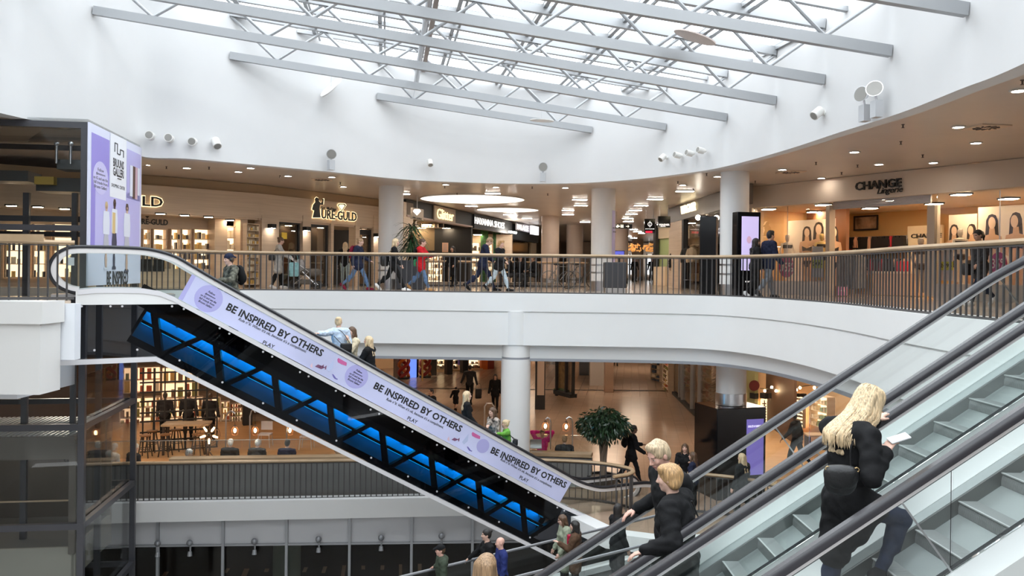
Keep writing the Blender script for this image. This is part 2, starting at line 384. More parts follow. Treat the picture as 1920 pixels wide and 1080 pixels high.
# ---- columns
def column(name, x, d, r, z0, z1, lab, bands=True):
    p = gd(x, hor(x), d); t = thing(name, lab, 'column', (p.x, p.y, z0)); t['kind'] = 'structure'
    MB().lathe((0, 0, 0), [(r, 0.32), (r, z1 - z0)], 40).build('shaft', COLM, t, True)
    MB().lathe((0, 0, 0), [(r + 0.012, 0), (r + 0.012, 0.33), (r, 0.335)], 40).build('plinth', STEEL, t, True)
    if bands:
        for z in (0.62, 0.88): MB().lathe((0, 0, z), [(r + 0.002, -0.025), (r + 0.012, -0.02), (r + 0.012, 0.02), (r + 0.002, 0.025)], 40).build('band', STEEL, t, True)
    return t
column('round_column', 732, 29.3, 0.42, 0, ZC + 0.02, 'white round column beside the palm, left of the arcade mouth')
c2 = column('round_column', 1130, 29.4, 0.41, 0, ZC + 0.02, 'white round column in the middle with a lilac poster strip')
column('round_column', 1376, 24.2, 0.40, 0, ZC + 0.02, 'white round column between the two black totems')
PUR = mat('lilac_poster', (0.60, 0.55, 0.80), 0.5)
ps = MB()
for k in range(8):
    a = R(-50 + k * 9); b = R(-50 + (k + 1) * 9); r0 = 0.418
    ps.add([(r0 * math.cos(t), r0 * math.sin(t), z) for t in (a, b) for z in (0.9, 2.75)], [(0, 2, 3, 1)])
ps.build('poster_strip', PUR, c2)
tb = MB(); put_text(tb, 'BRUUNS', (0.36, -0.25, 2.15), Vector((0.57, 0.82, 0)), Z_, 0.22, None, 0.003); put_text(tb, 'GALLERI', (0.36, -0.25, 2.02), Vector((0.57, 0.82, 0)), Z_, 0.22, None, 0.003)
tb.build('poster_lettering', BLACKM, c2)
cf = gz(969, 552.5, 0)
t = thing('round_column', 'large white round column carrying the gallery fascia in the middle', 'column', (cf.x, cf.y + 0.70, Z1)); t['kind'] = 'structure'
MB().lathe((0, 0, 0), [(0.41, 0), (0.41, -1.80 - Z1)], 40).build('shaft', COLM, t, True)
MB().lathe((0, 0, -1.80 - Z1), [(0.40, 0), (0.40, 0.06)], 40).build('grey_collar', GREYSTRIP, t, True)
MB().lathe((0, 0, -1.74 - Z1), [(0.395, 0), (0.395, 0.34), (0.43, 0.345), (0.43, 1.27)], 40).build('capital', FASC, t, True)
column('round_column', 1373, 24.2, 0.42, Z1 + 2.53, ZD + 0.05, 'white round column of the lower mall above the black totem', False)
column('round_column', 1036, 58, 0.42, Z1, ZD + 0.05, 'far beige round column with dark bands in the lower mall')
# ---- lower mall floor and its white edge beam
_e1 = [gz(x, y, Z1) for x, y in ((0, 952), (265, 946.5), (600, 940.5), (880, 935))]
_e2 = [gz(x, y, Z1) for x, y in ((1050, 958), (1138, 1000), (1262, 1016), (1480, 1004), (1900, 990))]
L1E = [Vector((-30, _e1[0].y - 0.7, Z1))] + _e1 + _e2 + [Vector((40, _e2[-1].y, Z1))]
poly1 = [(p.x, p.y) for p in L1E] + [(B[2], 20), (B[2], B[3]), (B[0], B[3]), (B[0], 20)]
struct(MB().prism(poly1, (0, 0, 0), X_, Y_, Z_, Z1 - 0.3, Z1).build('floor_lower_mall', FLOOR1), 'tan tiled floor of the lower mall', 'floor')
def beam(pts, prof, m, name, lab):
    return struct(fascia(pts, prof, name, m, lab), lab, 'beam')
rev = list(reversed(L1E[:5]))
beam(rev, [(0.05, 0.06), (0.05, 0.0), (0.02, -0.46), (-0.4, -0.46), (-0.4, 0.06)], FASC, 'trim_lower_edge_beam', 'white edge beam of the lower mall floor above the garage front')
beam(list(reversed(L1E[5:])), [(0.05, 0.02), (0.05, -0.35), (-0.4, -0.35), (-0.4, 0.02)], FASC, 'trim_landing_edge', 'white floor edge at the escalator landings')
# ---- garage front below
GREYP = mat('grey_spandrel_panel', (0.58, 0.585, 0.61), 0.45, var=0.02, scale=0.6)
ga, gb = L1E[0], L1E[4]; gdir = (gb - ga).normalized(); gn = Vector((gdir.y, -gdir.x, 0))
gl = (gb - ga).length + 6
struct(MB().frame(ga, gdir, Z_, gn, (gl / 2, -0.83, -0.22), (gl, 0.78, 0.06)).build('wall_garage_spandrel', GREYP), 'grey spandrel panels above the dark garage glass', 'wall')
struct(MB().frame(ga, gdir, Z_, gn, (gl / 2, -2.5, -0.24), (gl, 2.5, 0.015)).build('window_1', glass('dark_garage_glass', (0.75, 0.75, 0.74), 0.6)), 'dark glass front of the parking garage', 'window')
MULL = mat('grey_mullion', (0.36, 0.37, 0.39), 0.4, 0.4)
mb = MB(); mb.frame(ga, gdir, Z_, gn, (gl / 2, -1.24, -0.17), (gl, 0.05, 0.07)).frame(ga, gdir, Z_, gn, (gl / 2, -0.47, -0.17), (gl, 0.04, 0.06))
for x in (297, 419, 538, 656, 772, 886):
    p = gplane(x, 990, ga + gn * -0.17, gn); s = (p - ga).dot(gdir)
    mb.frame(ga, gdir, Z_, gn, (s, -2.1, -0.15), (0.07, 3.3, 0.1))
struct(mb.build('window_1_frame', MULL), 'grey mullions of the garage front', 'window frame')
struct(MB().mm((-45, -9, Z0 - 0.3), (45, 60, Z0)).build('floor_ground', mat('dark_garage_floor', (0.045, 0.042, 0.04), 0.5, var=0.2, scale=2)), 'dark asphalt floor of the ground level', 'floor')
GW = mat('garage_wall', (0.10, 0.10, 0.10), 0.7)
struct(MB().mm((-45, -9, Z0), (45, ga.y - 0.6, Z0 + 0.02)).build('floor_bounce', tiles('pale_bounce_floor', (0.62, 0.60, 0.57), (0.59, 0.57, 0.54), 0.6)), 'unseen pale floor added to bounce daylight up the atrium', 'floor')  # pale out-of-view floor added to bounce daylight onto the lower fronts
struct(MB().mm((-45, 45, Z0), (45, 45.3, Z1)).build('wall_garage_back', GW), 'dark back wall of the garage', 'wall')
MARK = mat('tan_floor_marking', (0.50, 0.36, 0.26), 0.6)
for i, (x, y, w_, h_, s_) in enumerate([(460, 1073, 10, 14, 6), (500, 1069, 8, 6, 2), (572, 1068, 7, 9, 4), (608, 1068, 7, 12, 4), (644, 1070, 7, 20, 3), (681, 1064, 7, 7, 0), (717, 1064, 7, 8, 1), (751, 1070, 6, 24, 0), (787, 1064, 7, 14, 0), (310, 1076, 8, 8, 5), (425, 1070, 7, 9, 6)]):
    a = [gz(x - w_ / 2 + s_ / 2, y - h_ / 2, Z0 + 0.006), gz(x + w_ / 2 + s_ / 2, y - h_ / 2, Z0 + 0.006), gz(x + w_ / 2 - s_ / 2, y + h_ / 2, Z0 + 0.006), gz(x - w_ / 2 - s_ / 2, y + h_ / 2, Z0 + 0.006)]
    tag(MB().add(a + [p - Z_ * 0.006 for p in a], [(3, 2, 1, 0), (0, 1, 5, 4), (1, 2, 6, 5), (2, 3, 7, 6), (3, 0, 4, 7)]).build('floor_marking', MARK), 'tan painted bay marking on the dark garage floor', 'marking', 'bay markings in the garage', 'structure')
gcp = gz(545, 1075, Z0); gcp.y += 3
t = thing('garage_column', 'pale green garage column with flared head behind the dark glass', 'column', (gz(528, 1050, -8.2).x, 26.5, Z0)); t['kind'] = 'structure'
MB().lathe((0, 0, 0), [(0.42, 0), (0.42, 2.25), (0.78, 2.7), (0.78, 3.3)], 28).build('shaft', mat('pale_green_paint', (0.42, 0.52, 0.44), 0.6), t, True)
for x, y, l in ((297, 1026, 'at the far left, partly behind the lift'), (357, 1025, 'on the first whole grey panel right of the lift'), (478, 1022, 'on the second whole grey panel right of the lift'), (598, 1018, 'above the pale green garage column'), (715, 1015, 'on the fourth whole grey panel right of the lift'), (828, 1012, 'above the man in the black cap')):
    p = gplane(x, y, ga + gn * -0.12, gn); t = thing('wall_lamp', 'small grey bracket lamp ' + l, 'lamp', p)
    MB().cyl(Z_ * -0.22, Z_ * 0.1, 0.025, n=8).build('bracket', MULL, t); MB().ball((0, -0.06, 0.12), 0.085, 12, 8).build('globe', mat('grey_lamp_globe', (0.30, 0.31, 0.33), 0.3, 0.4), t, True); MB().cyl((0, -0.03, -0.12), (0, -0.05, -0.24), 0.05, 0.065, n=10).build('shade', MULL, t)
for x, y in ((-14, 27.5), (-9, 28.0), (-3.5, 28.0)):  # lamps added so the column and markings show through the dark glass
    t = thing('added_lamp', 'flat lamp added under the garage ceiling to light it', 'lamp', (x, y, Z1 - 0.34), 0, 'lamps added to light the garage'); MB().box((0, 0, 0), (1.3, 0.3, 0.05)).build('frame', BLACKM, t); MB().box((0, 0, -0.03), (1.2, 0.22, 0.012)).build('diffuser', light('added_garage_light', (1.0, 0.9, 0.75), 10.0), t)
# ---- outer shell
OUT = mat('warm_back_wall', (0.55, 0.47, 0.40), 0.7)
struct(MB().mm((B[0] - 0.3, B[1], Z0), (B[0], B[3], ZC)).build('wall_left', OUT), None, 'wall')
struct(MB().mm((B[2], B[1], Z0), (B[2] + 0.3, B[3], ZC)).build('wall_right', OUT), None, 'wall')
struct(MB().mm((B[0], B[3], Z0), (B[2], B[3] + 0.3, ZC)).build('wall_far', OUT), None, 'wall')
struct(MB().mm((-16.4, B[1], Z0), (-16.1, 14.8, 0.0)).build('wall_bounce_left', WHITE), 'unseen white wall added left of the atrium to bounce daylight', 'wall')  # unseen wall added to bounce daylight into the lower void
struct(MB().mm((9.2, B[1], Z0), (9.5, 4.4, -0.35)).build('wall_bounce_right', WHITE), 'unseen white wall added right of the atrium to bounce daylight', 'wall')  # second unseen bounce wall, added for the right side
struct(MB().mm((B[0], B[1] - 0.3, Z0), (B[2], B[1], ZC)).build('wall_back', WHITE), None, 'wall')
# ---- glass roof: panes, rafters, purlins
mb = MB(); mb.add([(p.x, p.y, zroof(p.x) + 0.05) for p in DR], [tuple(range(N))])
struct(mb.build('window_2', ROOFGLASS), 'sloping glass roof over the atrium', 'window')
import bisect
def drum_span(o, d):
    """parameters where the plan line o+t*d crosses the drum"""
    ts = []
    for i in range(N):
        a, b = DR[i], DR[(i + 1) % N]; e = b - a
        den = d.x * e.y - d.y * e.x
        if abs(den) < 1e-9: continue
        t = ((a.x - o.x) * e.y - (a.y - o.y) * e.x) / den; s = ((a.x - o.x) * d.y - (a.y - o.y) * d.x) / den
        if 0 <= s < 1: ts.append(t)
    return (min(ts), max(ts)) if len(ts) >= 2 else None
rt = thing('roof_bars', 'grey steel glazing bars carrying the glass roof', 'roof bars', (0, 0, 0)); rt['kind'] = 'structure'
def slope_pt(p, dz=0.0): return Vector((p.x, p.y, zroof(p.x) + dz))
for k in range(-9, 8):
    o = Vector((-2, 12, 0)) + E1 * (k * 1.85); sp = drum_span(o, E2)
    if not sp: continue
    a, b = o + E2 * sp[0], o + E2 * sp[1]
    MB().bar(slope_pt(a, -0.04), slope_pt(b, -0.04), 0.10, 0.16).bar(slope_pt(a, -0.2) + E1 * 0.12, slope_pt(b, -0.2) + E1 * 0.12, 0.05).build('rafter', TRUSS, rt)
def chord_plane(x, y):
    n = Vector((0.1185, 0, 1)); return gplane(x, y, (0, 0, 5.44), n)
TR = []
for (lx, ly), (rx, ry) in (((697, 179), (1117, 245)), ((398, 99), (1245, 238)), ((171, 19), (1335, 216)), ((340, 0), (1430, 185)), ((650, 0), (1533, 148)), ((1090, 0), (1650, 93)), ((1700, 0), (1790, 15))):
    a, b = chord_plane(lx, ly), chord_plane(rx, ry); o = (a + b) / 2; d = (b - a); d.z = 0; d.normalize()
    sp = drum_span(o, d)
    TR.append((o, d, sp))
for o, d, sp in TR:
    a, b = o + d * (sp[0] + 0.02), o + d * (sp[1] - 0.02); L = (b - a).length
    P = lambda s, h: Vector((a.x + d.x * s, a.y + d.y * s, 5.44 - 0.1185 * (a.x + d.x * s) + h))
    y_ = (o.y)
    lab = 'grey steel lattice truss spanning the drum under the glass roof'
    t = thing('roof_truss', lab, 'truss', (0, 0, 0), 0, 'parallel roof trusses under the glass'); 
    MB().bar(P(0, 0), P(L, 0), 0.13, 0.20).build('bottom_chord', TRUSS, t)
    MB().bar(P(0.0, 1.16), P(L, 1.16), 0.14, 0.20).build('top_chord', TRUSS, t)
    n = max(2, int(round(L / 2.5))); st = L / n
    for i in range(n):
        s = st * (i + 0.5)
        MB().cyl(P(s, 0.08), P(max(0, s - st / 2), 1.08), 0.038, n=8).build('diagonal', TRUSS, t)
        MB().cyl(P(s, 0.08), P(min(L, s + st / 2), 1.08), 0.038, n=8).build('diagonal', TRUSS, t)
# purlins between the trusses
for k in range(-8, 9):
    o = Vector((-2, 11 + k * 2.3, 0)); sp = drum_span(o, E1)
    if not sp: continue
    a, b = o + E1 * sp[0], o + E1 * sp[1]
    MB().bar(slope_pt(a, -0.1), slope_pt(b, -0.1), 0.12, 0.10).build('purlin', TRUSS, rt)
# two pipes along the roof
a, b = gd(779, 163, 27.0), None
PIPE = mat('galvanised_pipe', (0.52, 0.53, 0.55), 0.3, 0.8)
def along(x, y, d, L): p = gd(x, y, d); return p, p - E2 * L
p0, p1 = along(779, 163, 26.8, 20)
t = thing('sprinkler_main', 'grey jointed pipe running towards the viewer under the roof trusses', 'pipe')
MB().cyl(p0, p1, 0.075, n=14).build('pipe', PIPE, t, True)
for s in (3.2, 7.5, 11.5): MB().cyl(p0 - E2 * s, p0 - E2 * (s + 0.09), 0.12, n=16).build('joint_ring', STEEL, t, True)
MB().cyl(p0, gd(773, 191, 26.8), 0.012, n=6).build('drop_rod', STEEL, t)
p0, p1 = along(794, 131, 24.5, 18)
tag(MB().bar(p0, p1, 0.10, 0.13).build('cable_tray', mat('brown_tray', (0.36, 0.30, 0.27), 0.5)), 'brown square rail beside the grey roof pipe', 'rail')
# hanging discs
DISC = mat('perforated_disc', (0.74, 0.73, 0.72), 0.5, var=0.1, scale=60)
def disc(x, y, d, r, tilt, rz, top, lab, m):
    c = gd(x, y, d); t = thing('hanging_disc', lab, 'disc', c)
    o = MB().lathe((0, 0, 0), [(0.0, -0.012), (r, -0.012), (r, 0.012), (0.0, 0.012)], 40).build('disc', m, t); o.rotation_euler = (tilt, 0, rz)
    MB().cyl((0, 0, 0), (0, 0, top), 0.008, n=6).build('suspension_wire', STEEL, t)
disc(621, 163, 24.5, 0.40, R(50), R(-50), 0.5, 'round pale disc hanging at the left end of the trusses', DISC)
disc(1303, 70, 16.5, 0.42, R(20), R(70), 0.5, 'round pinkish disc hanging on the right below the roof glass', mat('pink_disc', (0.72, 0.62, 0.58), 0.5, var=0.12, scale=60))
disc(1016, 226, 25.5, 0.36, R(4), R(40), 0.32, 'thin pale disc seen edge-on under the middle truss', DISC)
# spotlights and emergency lamps on the drum wall
def wall_pt(x, y): d = drum_d(x) - 0.02; return gd(x, y, d)
def wall_n(p):
    i = min(range(N), key=lambda i: (DR[i].xy - Vector((p.x, p.y))).length_squared)
    t = (DR[(i + 1) % N] - DR[i - 1]).normalized(); n = Vector((-t.y, t.x, 0))
    return n if n.dot(Vector((ctr.x - p.x, ctr.y - p.y, 0))) > 0 else -n
LAMPW = mat('white_lamp_body', (0.78, 0.77, 0.74), 0.4); LENS = mat('grey_lamp_lens', (0.30, 0.29, 0.27), 0.15)
def spot(x, y, r, aim, lab, grp=None):
    p = wall_pt(x, y); n = wall_n(p); t = thing('spotlight', lab, 'spotlight', p, 0, grp); s = p.y / 24.0
    MB().cyl((0, 0, 0), n * 0.05, r * 0.55, n=16).build('mount', LAMPW, t, True)
    MB().cyl(n * 0.05, n * 0.16, r * 0.25, n=10).build('arm', LAMPW, t, True)
    c = n * 0.16; a = Vector(aim).normalized()
    MB().cyl(c - a * r * 1.0, c + a * r * 1.3, r, r * 1.0, n=20).build('housing', LAMPW, t, True)
    MB().cyl(c + a * r * 1.28, c + a * r * 1.34, r * 0.82, n=20).build('lens', LENS, t)
for x, y, a, l in ((279, 256, (0.2, -1, 0), 'first round spotlight from the left, above the lilac poster'), (319, 261, (0.2, -1, 0), 'second round spotlight of the row above the jeweller'), (358, 267, (0.2, -1, -0.1), 'third round spotlight of the row above the jeweller'), (401, 269, (0.45, -0.5, -0.75), 'fourth spotlight of the row above the jeweller, turned down')):
    spot(x, y, 0.11, a, l, 'spotlights above the jeweller')
spot(804, 306, 0.085, (0.2, -0.6, -0.8), 'single small white spotlight near the middle column')
for x, y, a, l in ((1250, 296, (-0.7, -0.4, -0.7), 'white spotlight turned down at the head of the right row'), (1278, 292, (-1, -0.4, 0.2), 'second small white lamp of the right row'), (1301, 288, (-1, -0.4, 0.2), 'third small white lamp of the right row'), (1323, 283, (-1, -0.4, 0.2), 'last small white lamp of the right row, nearest the column')):
    spot(x, y, 0.085, a, l, 'lamps above the right columns')
spot(1547, 212, 0.10, (-0.75, -0.3, -0.6), 'white spotlight beside the twin emergency lamps')
def emergency(x, y, s, aim, lab):
    p = wall_pt(x, y + 14 * s); n = wall_n(p); t = thing('emergency_lamp', lab, 'lamp', p + n * 0.13); e = n.cross(Z_)
    MB().frame((0, 0, 0), e, Z_, n, (0, 0, 0.07), (0.20 * s, 0.32 * s, 0.14)).build('battery_box', mat('grey_box', (0.5, 0.51, 0.53), 0.4), t)
    c = Vector((0, 0, 0.36 * s)) + n * 0.1; a = Vector(aim).normalized()
    MB().cyl((n * 0.07) + Z_ * 0.15 * s, c, 0.02, n=8).build('stem', STEEL, t)
    MB().cyl(c - a * 0.1 * s, c + a * 0.08 * s, 0.05 * s, 0.16 * s, n=20).build('reflector', STEEL, t, True)
    MB().cyl(c + a * 0.078 * s, c + a * 0.085 * s, 0.145 * s, n=20).build('lens', LENS, t)
emergency(614, 298, 0.9, (0.1, -0.9, -0.3), 'grey twin-part emergency lamp left of the first column')
emergency(1019, 321, 0.9, (0, -1, -0.1), 'grey emergency lamp above the arcade mouth')
emergency(1640, 200, 0.95, (-0.85, -0.5, 0.1), 'lower left emergency lamp of the pair on the right drum wall')
emergency(1663, 192, 0.95, (-0.5, -0.8, 0.25), 'upper right emergency lamp of the pair on the right drum wall')
# ================================================================= railings
def rail_profile(w, h, n=10): return [(w / 2 * math.cos(2 * math.pi * k / n), h / 2 * math.sin(2 * math.pi * k / n)) for k in range(n)]
def railing(name, path, label, z, h=1.12, step=0.15, cap=100, near=None, bw=0.026, hr=(0.115, 0.085), wood_m=None):
    t = thing(name, label, 'railing', (0, 0, 0))
    mb = MB(); vs = []; prof = rail_profile(*hr); n = len(prof); P = [Vector((p[0], p[1], z)) for p in path]
    for i, p in enumerate(P):
        d = (P[min(i + 1, len(P) - 1)] - P[max(i - 1, 0)]).normalized(); s = Vector((-d.y, d.x, 0))
        vs += [p + s * a + Z_ * (h - hr[1] / 2 + b) for a, b in prof]
    fs = [(i * n + k, i * n + (k + 1) % n, (i + 1) * n + (k + 1) % n, (i + 1) * n + k) for i in range(len(P) - 1) for k in range(n)]
    fs += [tuple(range(n - 1, -1, -1)), tuple((len(P) - 1) * n + k for k in range(n))]
    mb.add(vs, fs).build('handrail', wood_m or OAK, t, True)
    mb = MB(); m2 = MB()
    for a, b in zip(P[:-1], P[1:]):
        if (b - a).length > 1e-4: mb.bar(a + Z_ * 0.04, b + Z_ * 0.04, 0.05, 0.05); m2.bar(a + Z_ * (h - hr[1] - 0.012), b + Z_ * (h - hr[1] - 0.012), 0.05, 0.02)
    mb.build('bottom_rail', BALU, t); m2.build('top_rail', BALU, t)
    S = resample(P, step)
    order = sorted(S, key=lambda p: (p.x ** 2 + p.y ** 2))
    near_, far_ = order[:cap], order[cap:]
    base = MB().box((0, 0, (h - 0.06) / 2), (bw, bw, h - 0.06)).build('baluster', BALU, t); base.location = near_[0]
    for p in near_[1:]:
        c = base.copy(); COL.objects.link(c); c.parent = t; c.location = p
    if far_:
        mb = MB()
        for p in far_: mb.box((p.x, p.y, p.z + (h - 0.06) / 2), (bw, bw, h - 0.06))
        mb.build('balusters', BALU, t)['kind'] = 'stuff'
    return t
railing('gallery_railing', [p for p in RAIL], 'long curved upper gallery railing with oak handrail and dark balusters', 0.0)
a = gz(-40, 564, 0.0); b = gz(139, 563, 0.0)
railing('landing_railing', [a, b], 'short straight railing on the left landing in front of the lift', 0.0, h=1.12, step=0.155)
tag(MB().box(((a.x + b.x) / 2 - 0.2, a.y + 0.09, 1.14), ((b.x - a.x) - 0.1, 0.05, 0.13)).build('oak_board', OAK), 'oak board fixed behind the left landing handrail', 'board')
# lower mall railings
la = [gz(x, y, Z1) for x, y in ((-20, 951), (265, 945.5), (600, 939.5), (868, 934))]
railing('lower_railing', [p + Vector((0, 0.12, 0)) for p in la], 'lower mall railing in front of the cafe with its oak handrail', Z1, h=1.1, step=0.145)
lu = [gz(x, y, Z1) for x, y in ((905, 933), (985, 934), (1060, 936.5), (1120, 941), (1165, 949), (1185, 957), (1178, 966), (1150, 972))]
railing('bent_railing', catmull(lu, 5), 'railing at the escalator foot whose oak handrail bends back on itself', Z1, h=1.1, step=0.17)
lr = [gz(x, y, Z1) for x, y in ((1288, 960), (1330, 963), (1390, 971), (1440, 982), (1490, 1000))]
railing('curved_lower_railing', catmull(lr, 5), 'curved lower railing with oak handrail seen through the front escalator glass', Z1, h=1.05, step=0.15)
# grey planter wall behind the cafe railing
PLW = mat('grey_planter_wall', (0.17, 0.17, 0.165), 0.5, var=0.08, scale=1.5)
g0 = la[0] + Vector((0, 0.5, 0)); g1 = la[3] + Vector((0, 0.5, 0)); gd_ = (g1 - g0).normalized(); gn_ = Vector((gd_.y, -gd_.x, 0)); gl_ = (g1 - g0).length
PLANT = (g0, gd_, gn_, gl_)
struct(MB().frame(g0, gd_, Z_, gn_, (gl_ / 2, 0.5, 0), (gl_, 1.0, 0.05)).build('wall_planter', PLW), 'grey low wall behind the cafe railing', 'wall')
tag(MB().frame(g0, gd_, Z_, gn_, (gl_ * 0.66, 1.06, -0.1), (gl_ * 0.62, 0.06, 0.35)).build('oak_shelf', OAK), 'long oak ledge above the lower railing by the cafe', 'shelf')

# ================================================================= the far escalator with the printed balustrade
EE = Vector((3240, F, 0)).normalized(); EW = Vector((-EE.y, EE.x, 0)); EP0 = gd(200, hor(200), 17.0); EP0.z = 0
def E(x, y):
    p = gplane(x, y, EP0, EW) - EP0; return (p.dot(EE), p.z)
def EP(u, z, w=0.0): return EP0 + EE * u + Z_ * z + EW * w
esc = thing('escalator', 'long escalator with printed lilac balustrade and black glass side lit blue', 'escalator')
esc_o = (EP0, EE, Z_, EW)
SILV = mat('pale_aluminium', (0.80, 0.79, 0.82), 0.35, 0.35)
# handrail path (near side): top newel loop, level, incline, foot
hr_px = [(146, 549), (128, 545), (110, 536), (98, 522), (93, 506), (97, 490), (107, 477), (122, 468), (140, 464), (180, 464), (225, 465), (270, 467.5), (300, 473), (330, 483), (360, 500), (402, 524.7), (500, 579), (700, 690), (900, 800.5), (998, 855), (1040, 878), (1065, 892), (1085, 903), (1105, 910), (1128, 914), (1160, 911), (1200, 906), (1222, 907), (1236, 918), (1238, 934), (1228, 948), (1210, 956)]
HP = [E(*p) for p in hr_px]; HPs = [(p.x, p.y) for p in catmull([(a, b, 0) for a, b in HP], 5)]
hprof = [(-0.05, -0.02), (-0.05, 0.02), (-0.025, 0.045), (0.025, 0.045), (0.05, 0.02), (0.05, -0.02)]
GUIDE = mat('bright_guide_rail', (0.78, 0.76, 0.76), 0.35, 0.3)
for w in (0.0, 0.98):
    MB().sweep(HPs, hprof, EP0 + EW * w, EE, Z_, EW).build('handrail', RUBBER, esc, True)
    MB().sweep(HPs, [(-0.03, -0.105), (-0.03, -0.02), (0.03, -0.02), (0.03, -0.105)], EP0 + EW * w, EE, Z_, EW).build('handrail_guide', GUIDE, esc, True)
# balustrade glass below the guide down to the deck line
dk_px = [(146, 543), (180, 540), (225, 540), (270, 541), (300, 546), (325, 556), (340, 565), (440, 618), (700, 757), (900, 863), (1049, 943), (1085, 960), (1105, 967), (1128, 970), (1160, 968), (1205, 962)]
DK = [E(*p) for p in dk_px]
def interp(P, u):
    for (a, za), (b, zb) in zip(P[:-1], P[1:]):
        if u <= b: return za + (zb - za) * max(0, (u - a) / (b - a))
    return P[-1][1]
HM = sorted([p for p in HPs[40:-30]], key=lambda p: p[0])
us = np.linspace(E(122, 500)[0], E(1215, 930)[0], 60)
def htop(u): return interp(HM, u) - 0.09
top = [(u, htop(u)) for u in us]; bot = [(u, interp(DK, u)) for u in us]
for w in (0.0, 0.98):
    MB().strip(top, bot, EP0 + EW * w, EE, Z_, EW, -0.006, 0.006).build('glass_balustrade', GLASS, esc)
# deck strip
d2 = [(u, z - 0.10) for u, z in DK]
for w0 in (-0.10, 0.86): MB().strip(DK, d2, EP0, EE, Z_, EW, w0, w0 + 0.22).build('deck_strip', SILV, esc)
MB().strip([(u, z - 0.02) for u, z in DK], [(u, z - 0.16) for u, z in DK], EP0, EE, Z_, EW, 0.13, 0.15).build('skirt', STEEL, esc)
MB().strip([(u, z - 0.02) for u, z in DK], [(u, z - 0.16) for u, z in DK], EP0, EE, Z_, EW, 0.84, 0.86).build('skirt', STEEL, esc)
# white apron above the black glass at the head
ap = [E(*p) for p in ((142, 546), (180, 544), (225, 544), (270, 545), (300, 550), (325, 560), (340, 570))]
MB().strip(ap, [(u, E(200, 571)[1]) for u, z in ap], EP0, EE, Z_, EW, -0.085, -0.03).build('apron', FASC, esc)
# dark tinted side glass
sg_t = [E(*p) for p in ((142, 571), (335, 570), (440, 626), (700, 765), (900, 871), (1049, 951), (1100, 975), (1135, 994))]
sg_b = [E(*p) for p in ((142, 671), (292, 667), (440, 741), (700, 871), (900, 971), (1030, 1036), (1080, 1020), (1136, 996))]
TINT = glass('dark_side_glass', (0.50, 0.52, 0.56), 0.55)
poly = sg_t + sg_b[::-1]
MB().prism(poly, EP0, EE, Z_, EW, -0.075, -0.065).build('side_glass', TINT, esc)
# bottom edge trim and underside
bt = [E(*p) for p in ((74, 676), (142, 674), (292, 668), (440, 742), (700, 872), (900, 972), (1045, 1044))]
MB().strip(bt, [(u, z - 0.10) for u, z in bt], EP0, EE, Z_, EW, -0.09, 0.0).build('edge_trim', SILV, esc)
MB().strip([(u, z - 0.05) for u, z in bt], [(u, z - 0.09) for u, z in bt], EP0, EE, Z_, EW, 0.0, 0.12).build('underside', BLACKM, esc)
# inside: truss, blue led channel
o0 = Vector(E(338, 570)); o1 = Vector(E(1049, 947)); SD = (o1 - o0).normalized(); TD = Vector((SD.y, -SD.x))
def ST(s, t): q = o0 + SD * s + TD * t; return (q.x, q.y)
Ls = (o1 - o0).length
def slab(s0, s1, t0, t1, w0, w1, name, m):
    return MB().prism([ST(s0, t0), ST(s1, t0), ST(s1, t1), ST(s0, t1)], EP0, EE, Z_, EW, w0, w1).build(name, m, esc)
slab(-0.5, Ls + 0.2, -0.02, 0.95, 0.62, 0.66, 'inner_panel', mat('dark_inner_panel', (0.02, 0.02, 0.022), 0.5))
slab(-0.8, Ls + 0.2, -0.02, 0.42, 0.112, 0.12, 'upper_blind_panel', mat('dead_black_panel', (0.012, 0.012, 0.013), 0.95, spec=0.0))
BLUEP = mat('blue_lit_panel', (0.035, 0.30, 0.50), 0.5, var=0.1, scale=2)
slab(-0.45, Ls - 0.1, 0.42, 1.10, 0.40, 0.43, 'reflector_panel', BLUEP)
LED = light('blue_led', (0.002, 0.50, 1.0), 16.0)
slab(-0.43, Ls - 0.15, 0.405, 0.43, 0.16, 0.39, 'led_strip', LED); slab(-0.43, Ls - 0.15, 0.69, 0.70, 0.22, 0.36, 'led_strip', light('dim_blue_led', (0.002, 0.48, 1.0), 3.0))
slab(-0.5, Ls, 0.30, 0.44, 0.03, 0.10, 'top_bar', BLACKM)
slab(-0.45, Ls, 0.625, 0.685, 0.06, 0.41, 'middle_bar', BLACKM)
slab(-0.5, Ls, 1.00, 1.14, 0.03, 0.12, 'lower_bar', BLACKM)
k = 0; s = -0.35
while s < Ls - 0.4:
    a, b = ((s, 0.36), (s + 0.55, 1.10)) if k % 2 == 0 else ((s + 0.55, 0.36), (s, 1.10))
    pa, pb = ST(*a), ST(*b); MB().bar(EP(pa[0], pa[1], 0.10), EP(pb[0], pb[1], 0.10), 0.14, 0.10).build('truss_member', BLACKM, esc)
    s += 0.55 if k % 2 == 0 else 0.85; k += 1
# round fixing caps
CAPM = mat('pale_cap', (0.75, 0.75, 0.78), 0.3, 0.5)
for x, y in ((153, 574), (207, 574), (229, 574), (322, 574), (344, 579), (411, 615), (429, 625), (492, 659), (509, 668), (561, 697), (577, 705), (628, 732), (644, 741), (693, 767), (709, 775), (756, 800), (771, 808), (817, 833), (831, 840), (177, 656), (257, 655), (336, 675), (416, 716), (492, 755), (555, 787), (629, 825), (694, 857), (763, 892), (817, 920), (876, 950), (933, 977), (991, 1006), (876, 864), (890, 871), (933, 893), (947, 901), (988, 922), (1001, 928), (1042, 950), (1055, 956)):
    u, z = E(x, y); MB().cyl(EP(u, z, -0.085), EP(u, z, -0.07), 0.022, n=10).build('fixing_cap', CAPM, esc)
for a, b in (((219, 571), (219, 670)), ((330, 580), (317, 645)), ((620, 735), (600, 800)), ((868, 858), (700, 960))):
    pass
